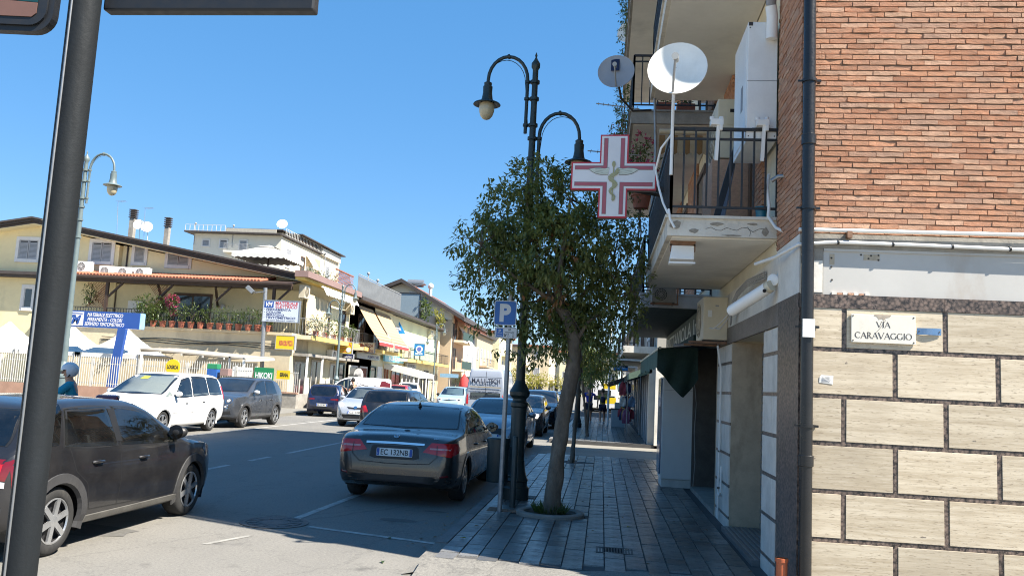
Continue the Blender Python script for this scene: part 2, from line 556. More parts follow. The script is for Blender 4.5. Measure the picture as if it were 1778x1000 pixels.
# ================================================================ the brick corner building
def brick_mat():
 m, nt, bs = newmat('rough_brick')
 co = nd(nt, 'ShaderNodeTexCoord').outputs['Object']
 geo = nd(nt, 'ShaderNodeNewGeometry')
 oi = nd(nt, 'ShaderNodeObjectInfo')
 wc = noise_tex(nt, geo.outputs['Position'], .9, 4, .6)
 ad = nd(nt, 'ShaderNodeMath', operation='ADD')
 fr = nd(nt, 'ShaderNodeMath', operation='FRACT')
 nt.links.new(oi.outputs['Random'], ad.inputs[0]); nt.links.new(geo.outputs['Random Per Island'], ad.inputs[1])
 nt.links.new(ad.outputs[0], fr.inputs[0])
 cr = nd(nt, 'ShaderNodeValToRGB')
 e = cr.color_ramp.elements
 e[0].color = (.37, .17, .10, 1); e[1].color = (.62, .38, .26, 1)
 for pos, c in ((.2, (.50, .24, .14)), (.4, (.46, .25, .165)), (.6, (.55, .27, .155)), (.72, (.43, .265, .19)), (.85, (.53, .315, .205))):
  q = e.new(pos); q.color = (*c, 1)
 nt.links.new(fr.outputs[0], cr.inputs[0])
 n1 = noise_tex(nt, geo.outputs['Position'], 22, 5, .65, (1, 1, 2.2))
 n2 = noise_tex(nt, geo.outputs['Position'], 130, 4, .65)
 c = mixc(nt, ramp(nt, n1, .42, .72, 0, .55), cr.outputs[0], (.29, .19, .14))
 c = mixc(nt, ramp(nt, n2, .5, .8, 0, .4), c, (.62, .43, .31))
 c = mixc(nt, ramp(nt, wc, .5, .75, 0, .45), c, (.36, .22, .15))
 nt.links.new(c, bs.inputs['Base Color'])
 bs.inputs['Roughness'].default_value = .92
 bs.inputs['Specular IOR Level'].default_value = .2
 mx = nd(nt, 'ShaderNodeMath', operation='ADD')
 nt.links.new(n1, mx.inputs[0]); nt.links.new(n2, mx.inputs[1])
 bump(nt, bs, mx.outputs[0], .55, .012)
 return m
BRICK = brick_mat()
def travertine_mat():
 m, nt, bs = newmat('travertine')
 co = nd(nt, 'ShaderNodeNewGeometry').outputs['Position']
 oi = nd(nt, 'ShaderNodeObjectInfo')
 of = nd(nt, 'ShaderNodeCombineXYZ')
 ml = nd(nt, 'ShaderNodeMath', operation='MULTIPLY', i_1=40.0)
 nt.links.new(oi.outputs['Random'], ml.inputs[0])
 nt.links.new(ml.outputs[0], of.inputs[0]); nt.links.new(ml.outputs[0], of.inputs[2])
 va = nd(nt, 'ShaderNodeVectorMath', operation='ADD')
 nt.links.new(co, va.inputs[0]); nt.links.new(of.outputs[0], va.inputs[1])
 p = va.outputs[0]
 band = noise_tex(nt, p, 3.0, 6, .62, (.35, .35, 9))
 fine = noise_tex(nt, p, 14, 5, .7, (.5, .5, 6))
 pit = noise_tex(nt, p, 42, 3, .6, (.45, .45, 2.4))
 blot = noise_tex(nt, co, 1.1, 4, .6)
 tone = nd(nt, 'ShaderNodeHueSaturation', i_Saturation=1.0)
 nt.links.new(ramp(nt, oi.outputs['Random'], 0, 1, .86, 1.1), tone.inputs['Value'])
 c = mixc(nt, ramp(nt, band, .36, .64), (.43, .355, .25), (.58, .50, .375))
 c = mixc(nt, ramp(nt, fine, .5, .72, 0, .6), c, (.62, .55, .44))
 c = mixc(nt, ramp(nt, fine, .30, .46, .5, 0), c, (.30, .24, .165))
 c = mixc(nt, ramp(nt, pit, .58, .68, 0, .75), c, (.22, .17, .115))
 c = mixc(nt, ramp(nt, blot, .45, .7, 0, .5), c, (.36, .30, .22))
 nt.links.new(c, tone.inputs['Color']); c = tone.outputs[0]
 nt.links.new(c, bs.inputs['Base Color'])
 bs.inputs['Roughness'].default_value = .55
 bump(nt, bs, pit, .15, .004)
 return m
TRAV = travertine_mat()
def granite_mat():
 m, nt, bs = newmat('brown_granite')
 co = nd(nt, 'ShaderNodeNewGeometry').outputs['Position']
 v1 = nd(nt, 'ShaderNodeTexVoronoi', i_Scale=30.0)
 nt.links.new(co, v1.inputs['Vector'])
 n1 = noise_tex(nt, co, 70, 4, .65)
 n2 = noise_tex(nt, co, 9, 3, .6)
 c = mixc(nt, ramp(nt, v1.outputs[0], .15, .75), (.20, .145, .115), (.016, .013, .012))
 c = mixc(nt, ramp(nt, n1, .5, .68, 0, .8), c, (.24, .18, .15))
 c = mixc(nt, ramp(nt, n2, .45, .7, 0, .5), c, (.03, .026, .024))
 nt.links.new(c, bs.inputs['Base Color'])
 bs.inputs['Roughness'].default_value = .38
 return m
GRAN = granite_mat()
MORTAR = mat('mortar', (.24, .165, .12), .95, var=.25, scale=30)
PLASTER_W = mat('old_white_plaster', (.70, .67, .61), .85, var=.12, scale=3, stain=(.30, .27, .22), stain_amt=.7, stain_scale=2.2, bmp=.25, bscale=25)
PLASTER_C = mat('cream_plaster', (.74, .68, .53), .85, var=.08, scale=2, stain=(.45, .40, .30), stain_amt=.4)
CEMENT = mat('cement_render', (.30, .28, .245), .9, var=.22, scale=4, stain=(.15, .14, .125), stain_amt=.7, stain_scale=2.5, bmp=.4, bscale=30)
PANEL = mat('grey_panel', (.46, .45, .425), .6, var=.06, scale=1.5, stain=(.30, .21, .14), stain_amt=.5, stain_scale=1.6)
SOFFIT = mat('soffit_paint', (.78, .75, .68), .9, var=.07, scale=1.5, stain=(.42, .40, .36), stain_amt=.5)
BEIGE = mat('beige_jamb', (.46, .37, .265), .7, var=.15, scale=5, stain=(.22, .165, .11), stain_amt=.7, stain_scale=3)
SHUTTER = mat('roller_shutter_grey', (.30, .285, .26), .5, metal=.3, var=.12, scale=4, stain=(.18, .15, .11), stain_amt=.5)
BLACK_IRON = mat('black_iron', (.022, .023, .025), .5, var=.2, scale=20, stain=(.08, .045, .025), stain_amt=.5, stain_scale=9)
BLACKPIPE = mat('black_downpipe', (.014, .014, .015), .32, var=.2, scale=6, spec=.5)
WHITE_PVC = mat('white_pvc', (.78, .78, .76), .4, var=.06, scale=5, stain=(.42, .40, .36), stain_amt=.4)
WHITE_MET = mat('white_metal', (.82, .82, .80), .35, var=.05, scale=5, stain=(.5, .46, .4), stain_amt=.25)
CREAM_MET = mat('cream_metal', (.62, .55, .41), .4, var=.07, scale=4, stain=(.30, .24, .16), stain_amt=.4)
GALV = mat('galvanised', (.30, .31, .32), .45, metal=.7, var=.2, scale=12)
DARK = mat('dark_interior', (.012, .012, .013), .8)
RUST = mat('rusty_steel', (.22, .12, .07), .7, var=.3, scale=12)
GREEN_P = mat('dark_green_paint', (.028, .062, .05), .55, var=.15, scale=3)
PLANTF = {}
FRONT = Fr((0, YC, 0), (1, 0, 0), (0, 0, 1), (0, -1, 0))          # u = X, v = Z
SIDE = Fr((XF, 0, 0), (0, -1, 0), (0, 0, 1), (-1, 0, 0))          # u = -Y, v = Z
bld = thing('apartment_building', 'brick and travertine apartment block on the street corner with first floor balcony', 'building', (XF, YC, 0))
# bulk of the walls
b = MB()
TOP = 14.6
b.box(XF + .46, 14, YC + .03, 21.0, -.02, 3.05)
b.box(XF + .02, 14, YC + .03, 21.0, 3.05, TOP)
b.box(XF + .02, XF + .46, YC + .03, 8.70, -.02, 3.05)      # corner pier
b.box(XF + .02, XF + .46, 10.87, 12.10, -.02, 3.05)
b.box(XF + .02, XF + .46, 15.25, 16.3, -.02, 3.05)
b.box(XF + .02, XF + .46, 19.6, 21.0, -.02, 3.05)
b.box(XF + .02, XF + .46, 8.70, 10.87, 2.46, 3.05)
b.box(XF + .02, XF + .46, 12.10, 15.25, 2.6, 3.05)
b.box(XF + .02, XF + .46, 16.3, 19.6, 2.6, 3.05)
b.build('wall', PLASTER_C, bld)
e = MB().box(.55, 14.3, YC - .25, 21.2, TOP, TOP + .25)
e.build('roof', CEMENT, bld)
# the brick face: one object per brick where it shows, the rest joined
CH, BL = .0478, .224
def brick_shape(seed, L, H, D):
 rr = random.Random(seed)
 q = MB()
 nx = 4
 c = .003
 top = [(L * i / nx, H - rr.uniform(0, .0035)) for i in range(nx + 1)]
 bot = [(L * i / nx, rr.uniform(0, .006) if rr.random() < .7 else rr.uniform(0, .0025)) for i in range(nx + 1)]
 vs = []
 for i in range(nx + 1):
  f = D + rr.uniform(-.003, .003)
  vs += [(bot[i][0], 0, bot[i][1]), (bot[i][0], -f + .002, bot[i][1] + .0), (top[i][0], -f, top[i][1] - c), (top[i][0], 0, top[i][1])]
 fs = []
 for i in range(nx):
  a, d = i * 4, (i + 1) * 4
  fs += [(a, d, d + 1, a + 1), (a + 1, d + 1, d + 2, a + 2), (a + 2, d + 2, d + 3, a + 3)]
 fs += [(0, 1, 2, 3), (nx * 4 + 3, nx * 4 + 2, nx * 4 + 1, nx * 4)]
 q.add(vs, fs)
 return q
variants = [brick_shape(100 + i, BL - .006, CH - .005, .011) for i in range(10)]
vmesh = [q.mesh('brick') for q in variants]
for me in vmesh: me.materials.append(BRICK)
bricks = []
rows = int((6.0 - 3.165) / CH)
for r in range(rows):
 z = 3.165 + r * CH
 x = XF - [0, .5, .12, .62, .33][r % 5] * BL + random.uniform(-.012, .012)
 first = True
 while x < 6.2:
  bricks.append((x, z))
  x += BL
restb = MB()
def off(): return random.uniform(-.0045, .0035)
cand = [q for q in bricks if 1.71 < q[0] < 3.45 and q[1] < 5.3]
cand.sort(key=lambda q: (q[0] - 2.5) ** 2 + (q[1] - 4.1) ** 2)
near = set(cand[:300])
for (x, z) in bricks:
 k = random.randrange(10)
 dy = off()
 if (x, z) in near:
  o = bpy.data.objects.new('brick', vmesh[k])
  COL.objects.link(o)
  o.parent = bld
  o.location = V((x, YC - dy, z)) - LOC[bld]
  o.rotation_euler = (random.gauss(0, .02), random.gauss(0, .002), random.gauss(0, .006))
 else:
  q = variants[k]
  xa, xb = max(x, XF + .001), x + BL - .006
  if xb - xa < .02: continue
  restb.add([(min(max(p[0] + x, xa), xb), p[1] + YC - dy, p[2] + z) for p in q.v], q.f)
# the return of the brick round the corner
for r in range(rows):
 z = 3.165 + r * CH
 y = YC + .004 - [.3, 0, .5, .2, .7][r % 5] * BL
 while y < 8.16:
  q = variants[random.randrange(10)]
  ya, yb = max(y, YC - .012), min(y + BL - .006, 8.17)
  if yb - ya > .02:
   dx = off()
   restb.add([(XF + p[1] + dx, min(max(y + p[0], ya), yb), p[2] + z) for p in q.v], [f[::-1] for f in q.f])
  y += BL
ro = restb.build('bricks', BRICK, bld)
ro['kind'] = 'stuff'
m_ = MB()
m_.box(XF - .004, 6.3, YC + .004, YC + .028, 3.16, 6.0)
m_.box(XF - .004, XF + .018, YC + .028, 8.17, 3.16, 6.0)
m_.box(XF, 14, YC + .004, YC + .028, 6.0, TOP)
m_.build('mortar_bed', MORTAR, bld)
# render strip, recessed panel, granite band
q = MB()
q.box(XF, 9, YC - .012, YC + .028, 3.035, 3.158)
q.box(XF, 1.812, YC - .004, YC + .028, 2.645, 3.033)
q.build('render_strip', CEMENT, bld)
q = MB().box(1.68, 1.806, YC - .008, YC - .0045, 2.66, 2.93)
q.build('whitewash_patch', PLASTER_W, bld)
q = MB()
q.box(1.815, 9, YC + .004, YC + .029, 2.645, 3.034)
q.build('blank_sign_panel', PANEL, bld)
q = MB().box(1.815, 9, YC - .008, YC + .003, 3.012, 3.034)
q.build('panel_rim', PANEL, bld)
# marks left where a sign was taken down
q = MB()
for (x, z) in ((1.88, 2.955), (1.88, 2.88), (1.885, 2.77), (2.12, 2.99), (2.2, 2.985), (2.26, 2.99), (2.26, 2.95), (2.18, 2.96)):
 q.lathe((x, YC + .0035, z), [(.008, 0), (.008, .004)], 8, (0, -1, 0))
q.build('screw_plug', mat('plug_dark', (.04, .035, .03), .8), bld)
q = MB()
q.box(1.865, 1.905, YC + .002, YC + .0038, 2.90, 2.99)
q.box(2.14, 2.27, YC + .002, YC + .0038, 2.945, 2.995)
q.build('glue_patch', mat('glue', (.42, .36, .27), .8, var=.2, scale=20), bld)
for i in range(7):
 x = 1.88 + i * .045
 q = MB().box(x, x + random.uniform(.03, .05), YC - .016, YC + .003, 2.645, 2.645 + random.uniform(.008, .022))
 q.build('brick_fragment', BRICK if i % 2 else PLASTER_W, bld)
gb = [XF - .004]
while gb[-1] < 6: gb.append(gb[-1] + 1.15)
for a, c in zip(gb, gb[1:]):
 MB().box(a, c - .002, YC - .022, YC + .028, 2.532, 2.643).build('granite_band', GRAN, bld)
# travertine slabs between granite strips
rowz = [2.185, 1.80, 1.415, 1.03, .645, .26, -.02]
zt = 2.530
for r, zj in enumerate(rowz):
 z1, z0 = zt, zj + .019
 xs = ([1.98 + .80 * k for k in range(-1, 7)] if r % 2 == 0 else [2.385 + .80 * k for k in range(-1, 7)])
 xs = [x for x in xs if x > XF + .1]
 prev = XF + .045
 for x in xs:
  s = MB().box(prev, x - .0205, YC - .016, YC + .027, z0, z1)
  s.build('travertine_slab', TRAV, bld, bevel=.002)
  MB().box(x - .0195, x + .0195, YC - .011, YC + .026, z0, z1).build('granite_strip', GRAN, bld)
  prev = x + .0205
 if zj > 0:
  MB().box(XF + .002, 6.8, YC - .011, YC + .026, zj - .0185, zj + .0185).build('granite_strip', GRAN, bld)
 zt = zj - .019
# granite pier and slab panels of the street face
MB().box(XF - .014, XF + .018, YC - .009, 8.02, -.02, 2.53).build('granite_pier', GRAN, bld)
MB().box(XF - .010, XF + .018, YC + .03, 8.17, 2.53, 2.655).build('granite_band', GRAN, bld)
MB().box(XF - .006, XF + .018, YC + .03, 8.17, 2.657, 3.16).build('plaster_pier', PLASTER_W, bld)
TRAV_G = mat('grey_marble', (.64, .615, .565), .5, var=.12, scale=6, stain=(.34, .33, .31), stain_amt=.5, stain_scale=4)  # paler, greyer stone than the travertine of the front
for (ya, yb, xo) in ((8.035, 8.715, 0), (10.89, 12.09, 1)):
 zt = 2.42
 for r, zj in enumerate([2.185, 1.80, 1.415, 1.03, .645, .26, .0]):
  z1, z0 = zt, zj + .019
  ym = (ya + yb) / 2 + (.12 if r % 2 else -.1)
  cuts = [ya, ym, yb] if (r + xo) % 2 == 0 or xo else [ya, yb]
  for a, c in zip(cuts, cuts[1:]):
   MB().box(XF - .016, XF + .018, a + .006, c - .006, z0, z1).build('marble_slab', TRAV_G, bld)
  if zj > .1: MB().box(XF - .010, XF + .018, ya + .004, yb - .004, zj - .0185, zj + .0185).build('granite_strip', GRAN, bld)
  zt = zj - .019
MB().box(XF - .012, XF + .018, 8.03, 12.09, 2.44, 2.65).build('fascia_band', mat('fascia_stone', (.16, .135, .115), .5, var=.2, scale=6), bld)
MB().box(XF - .008, XF + .018, 8.03, 12.3, 2.652, 3.10).build('plaster_band', PLASTER_W, bld)
# shutter opening
q = MB()
q.box(XF - .005, XF + .455, 10.845, 10.868, .1, 2.44)
q.build('door_jamb', BEIGE, bld)
MB().box(XF + .0, XF + .455, 8.7, 8.715, .1, 2.44).build('door_jamb', TRAV_G, bld)
sh = MB()
for k in range(25):
 z = .16 + k * .0905
 sh.prism(Fr((XF + .38, 10.84, z), (1, 0, 0), (0, 0, 1), (0, -1, 0)), [(0, 0), (-.018, .012), (-.018, .072), (0, .084), (.01, .084), (.01, 0)], 0, 2.12)
sh.build('roller_shutter', SHUTTER, bld)
st = MB()
st.box(XF - .10, XF + .40, 8.72, 10.845, PZ - .02, PZ + .045)
st.build('threshold', mat('threshold_metal', (.17, .175, .18), .45, metal=.4, var=.15, scale=8), bld)
q = MB()
for k in range(7): q.box(XF - .06 + k * .06, XF - .035 + k * .06, 8.73, 10.83, PZ + .045, PZ + .053)
q.build('threshold_rib', GALV, bld)
# shop opening with dark inside
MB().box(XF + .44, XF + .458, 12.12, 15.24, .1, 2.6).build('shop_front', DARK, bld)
q = MB()
q.box(XF - .02, XF + .44, 15.19, 15.24, .1, 2.6)
MB().box(XF - .02, XF + .44, 12.11, 12.14, .1, 2.6).build('door_jamb', BEIGE, bld)
q.build('door_jamb', mat('dark_stone', (.10, .088, .075), .6, var=.25, scale=5), bld)
MB().box(XF - .03, XF + .44, 12.14, 15.2, .1, PZ + .05).build('threshold', CEMENT, bld)
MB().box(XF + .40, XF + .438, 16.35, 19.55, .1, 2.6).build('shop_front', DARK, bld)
for y in (16.4, 17.9, 19.4):
 MB().box(XF + .0, XF + .10, y, y + .09, .12, 2.6).build('shop_post', GALV, bld)
MB().box(XF - .01, XF + .019, 16.3 - 1.05, 16.29, .1, 2.6).build('door_jamb', PLASTER_W, bld)
MB().box(XF - .01, XF + .019, 19.62, 21.0, .1, 2.6).build('door_jamb', PLASTER_W, bld)
# ---- balconies of the corner building
SLAB = mat('balcony_slab', (.66, .62, .54), .9, var=.14, scale=4, stain=(.24, .21, .17), stain_amt=.85, stain_scale=3.5, bmp=.35, bscale=22)
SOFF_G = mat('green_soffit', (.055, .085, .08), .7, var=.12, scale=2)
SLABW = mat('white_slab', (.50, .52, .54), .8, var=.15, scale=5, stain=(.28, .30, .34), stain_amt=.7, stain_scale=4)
def rail_side(mb, p0, p1, z0, z1, step, wb=.018, fancy=False, lower=.1):
 """iron rail between two points: two top bars, a bottom bar, uprights"""
 p0, p1 = V(p0), V(p1)
 d = p1 - p0
 L = d.length
 up = V((0, 0, 1))
 for z, h in ((z1, .03), (z1 - .1, .022), (z0 + lower, .022)):
  mb.beam(p0 + up * z, p1 + up * z, .035 if z == z1 else .02, h)
 n = max(1, int(L / step))
 for i in range(n + 1):
  q = p0 + d * (i / n)
  big = i in (0, n)
  mb.beam(q + up * (z0 if big else z0 + lower), q + up * z1, .03 if big else wb, .03 if big else wb, up=d)
  if fancy and not big and i % 2:
   for za in (z0 + lower + .13, z1 - .27):
    mb.beam(q + up * za, q + up * (za + .12), .05, .012, up=d)
def balcony(y0, y1, x0, zb, zt, ztop, step, soffit, slabm, front=True, fancy=False, back_end=True, name='balcony'):
 sl = MB().box(x0, XF + .01, y0, y1, zb + .006, zt).build(name, slabm, bld)
 so = MB().box(x0 + .05, XF + .008, y0 + .06, y1 - .05, zb - .006, zb + .005).build('soffit', soffit, sl)
 so.location = (0, 0, 0)
 nose = MB().box(x0 - .025, XF, y0 - .025, y1, zt + .001, zt + .03).build('slab_nosing', slabm, sl)
 nose.location = (0, 0, 0)
 r = MB()
 if front: rail_side(r, (x0 + .03, y0 + .02, 0), (XF + .0, y0 + .02, 0), zt + .02, ztop, step, fancy=fancy)
 rail_side(r, (x0 + .03, y0 + .02, 0), (x0 + .03, y1 - .02, 0), zt + .02, ztop, step)
 if back_end: rail_side(r, (x0 + .03, y1 - .02, 0), (XF, y1 - .02, 0), zt + .02, ztop, step * 1.4)
 rr = r.build('railing', BLACK_IRON, sl)
 rr.location = (0, 0, 0)
 return sl
bal = balcony(8.2, 12.3, .58, 3.29, 3.47, 4.38, .113, SOFFIT, SLAB, fancy=True)
# broken render on the edge of the slab
q = MB()
rr = random.Random(4)
pts = [(.95 + i * .05, 3.375 + .02 * math.sin(i * 1.9) + rr.uniform(-.008, .008)) for i in range(13)]
q.tube([V((x, 8.199, z)) for x, z in pts], .0022, 4)
q.tube([V((1.35, 8.199, 3.40)), V((1.38, 8.199, 3.35)), V((1.37, 8.199, 3.31))], .002, 4)
ck = q.build('crack', mat('crack_dark', (.05, .045, .04), .9), bal); ck.location = (0, 0, 0)
q = MB()
for cxp, czp, sx, sz in ((.66, 3.40, .07, .05), (.84, 3.345, .06, .025), (1.05, 3.42, .09, .02), (1.40, 3.43, .06, .015), (1.2, 3.31, .1, .012), (1.52, 3.36, .04, .05)):
 poly = [(cxp + sx * rr.uniform(.6, 1) * math.cos(t * .7), czp + sz * rr.uniform(.6, 1) * math.sin(t * .7)) for t in range(9)]
 q.prism(Fr((0, 8.2, 0), (1, 0, 0)), poly, .001, .004)
pk = q.build('bare_patch', mat('bare_cement', (.30, .265, .215), .95, var=.25, scale=25), bal); pk.location = (0, 0, 0)
balcony(8.2, 12.3, .56, 6.12, 6.32, 7.25, .12, SOFFIT, SLAB)
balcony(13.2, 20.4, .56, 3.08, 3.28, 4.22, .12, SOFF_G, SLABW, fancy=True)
balcony(13.2, 20.6, .30, 6.05, 6.25, 7.2, .12, SOFFIT, CEMENT)
balcony(8.2, 12.3, .56, 9.1, 9.3, 10.2, .16, SOFFIT, SLAB)
balcony(13.2, 20.6, .26, 9.0, 9.2, 10.1, .14, SOFFIT, CEMENT)
# upper wall openings
FRAME_BR = mat('brown_frame', (.10, .06, .04), .5)
GLASS_D = mat('dark_glass', (.02, .024, .028), .08, spec=.8, var=.05)
for fz in (3.5, 6.33, 9.3):
 for (ya, yb) in ((9.6, 10.7), (14.2, 15.4), (17.3, 18.5)):
  fo = MB()
  fo.box(XF - .03, XF + .02, ya, ya + .09, fz, fz + 2.2); fo.box(XF - .03, XF + .02, yb - .09, yb, fz, fz + 2.2); fo.box(XF - .03, XF + .02, ya + .09, yb - .09, fz + 2.1, fz + 2.2)
  fobj = fo.build('balcony_door', FRAME_BR, bld)
  g_ = MB().box(XF - .012, XF + .018, ya + .09, yb - .09, fz, fz + 2.1).build('pane', GLASS_D, fobj); g_.location = (0, 0, 0)
# slanting brick facings between the doors of the first floor
def brick_panel(ya, yb, za, zb):
 q = MB()
 z, r = za, 0
 while z < zb:
  y = ya - (r % 2) * .1
  while y < yb:
   a, c = max(y, ya), min(y + .21, yb)
   if c - a > .03: q.box(XF - .022, XF + .019, a, c, z, z + .05)
   y += .22
  z += .058; r += 1
 o = q.build('brick_facing', BRICK, bld); o['kind'] = 'stuff'
brick_panel(11.2, 12.0, 3.5, 6.1); brick_panel(12.2, 13.9, 3.5, 6.1); brick_panel(15.5, 17.1, 3.5, 6.1); brick_panel(8.9, 9.5, 3.5, 4.4)
brick_panel(12.3, 14.0, 6.4, 9.0); brick_panel(18.7, 20.9, 3.5, 9.0)
rr = random.Random(31)
SCUFF = mat('scuff_grey', (.24, .20, .16), .9, var=.3, scale=60)
for (x, z, a, b_) in ((1.725, 1.60, .035, .012), (1.74, 1.29, .02, .01), (1.69, 1.02, .012, .02), (2.6, .72, .03, .006), (2.0, 2.08, .012, .008), (3.0, 1.5, .02, .006), (2.3, .35, .05, .01), (1.9, .30, .03, .012)):
 q = MB(); q.prism(Fr((x, YC - .016, z), (1, 0, .4 * (a > .03))), [(a * math.cos(t * .7) * rr.uniform(.5, 1.1), b_ * math.sin(t * .7) * rr.uniform(.5, 1.1)) for t in range(9)], .0003, .0012)
 q.build('scuff', SCUFF, bld)
# ================================================================ things fixed to the corner building
def tube_thing(name, path, r, m, label, cat, n=10, group=None, smooth=40):
 return solo(MB().tube(path, r, n), name, m, label, cat, group, smooth)
dp = thing('downpipe', 'tall black downpipe with clamps running down the corner of the brick wall', 'downpipe', (1.668, YC - .075, 0))
q = MB()
q.tube([(1.668, YC - .078, -.02), (1.668, YC - .078, 2.2), (1.668, YC - .078, 4.6), (1.668, YC - .078, 8), (1.668, YC - .078, TOP)], .051, 20)
q.build('pipe', BLACKPIPE, dp, 40)
for z in (1.55, 2.36, 3.36, 4.47, 5.6):
 q = MB()
 q.lathe((1.668, YC - .078, z), [(.057, -.013), (.063, -.012), (.063, .012), (.057, .013)], 20)
 q.box(1.745, 1.765, YC - .085, YC - .02, z - .008, z + .008); q.box(1.72, 1.76, YC - .088, YC - .074, z - .01, z + .01)
 q.box(1.571, 1.615, YC - .084, YC - .076, z - .008, z + .008)
 q.build('clamp', BLACKPIPE, dp, 40)
for z, h in ((3.95, .09), (1.27, .09)):
 MB().lathe((1.668, YC - .078, z), [(.057, -h / 2), (.061, -h / 2 + .004), (.061, h / 2 - .004), (.057, h / 2)], 20).build('pipe_joint', BLACKPIPE, dp, 40)
q = MB().box(1.618, 1.716, YC - .142, YC - .134, 2.27, 2.42)
q.build('sticker', mat('paper', (.70, .70, .68), .7, var=.06, scale=20), dp)
# two white conduits across the wall
q = MB()
q.tube([(1.60, YC - .05, 3.182), (2.2, YC - .05, 3.184), (6, YC - .05, 3.20)], .017, 10)
c1 = thing('conduit', 'upper white conduit pipe running straight below the bricks', 'pipe', (2.5, YC - .05, 3.17), 'white conduits on the wall')
q.build('pipe', WHITE_PVC, c1, 40)
MB().box(1.99, 2.03, YC - .07, YC + .0, 3.12, 3.175).build('bracket', RUST, c1)
c2 = thing('conduit', 'lower white conduit pipe held by black clips under the cement strip', 'pipe', (2.5, YC - .05, 3.06), 'white conduits on the wall')
q = MB()
q.tube([(1.42, 8.15, 3.03), (1.52, 7.7, 3.03), (1.60, YC - .045, 3.055), (1.9, YC - .045, 3.083), (2.1, YC - .045, 3.082), (2.6, YC - .045, 3.078), (3.4, YC - .045, 3.066), (6, YC - .045, 3.06)], .0155, 10)
q.build('pipe', WHITE_PVC, c2, 40)
for x in (1.92, 2.36, 2.83, 3.28):
 MB().lathe((x, YC - .045, 3.079 - (x - 2.3) * .009), [(.0158, -.008), (.021, -.008), (.021, .008), (.0158, .008)], 12, (1, 0, 0)).build('clip', BLACKPIPE, c2)
tube_thing('gas_pipe', [(1.52, 7.95, 3.80), (1.58, 7.93, 3.84), (1.64, 7.9, 3.84), (1.665, 7.88, 3.80), (1.665, 7.87, 3.5), (1.665, 7.86, 3.25)], .021, GALV, 'grey elbow pipe on the brick return beside the balcony', 'pipe')
tube_thing('hose', [(1.56, 8.28, 3.95), (1.535, 8.24, 3.8), (1.55, 8.2, 3.62), (1.54, 8.17, 3.5), (1.60, 8.1, 3.38), (1.69, 7.7, 3.22)], .016, WHITE_PVC, 'white drain hose slanting down from the right end of the balcony', 'hose')
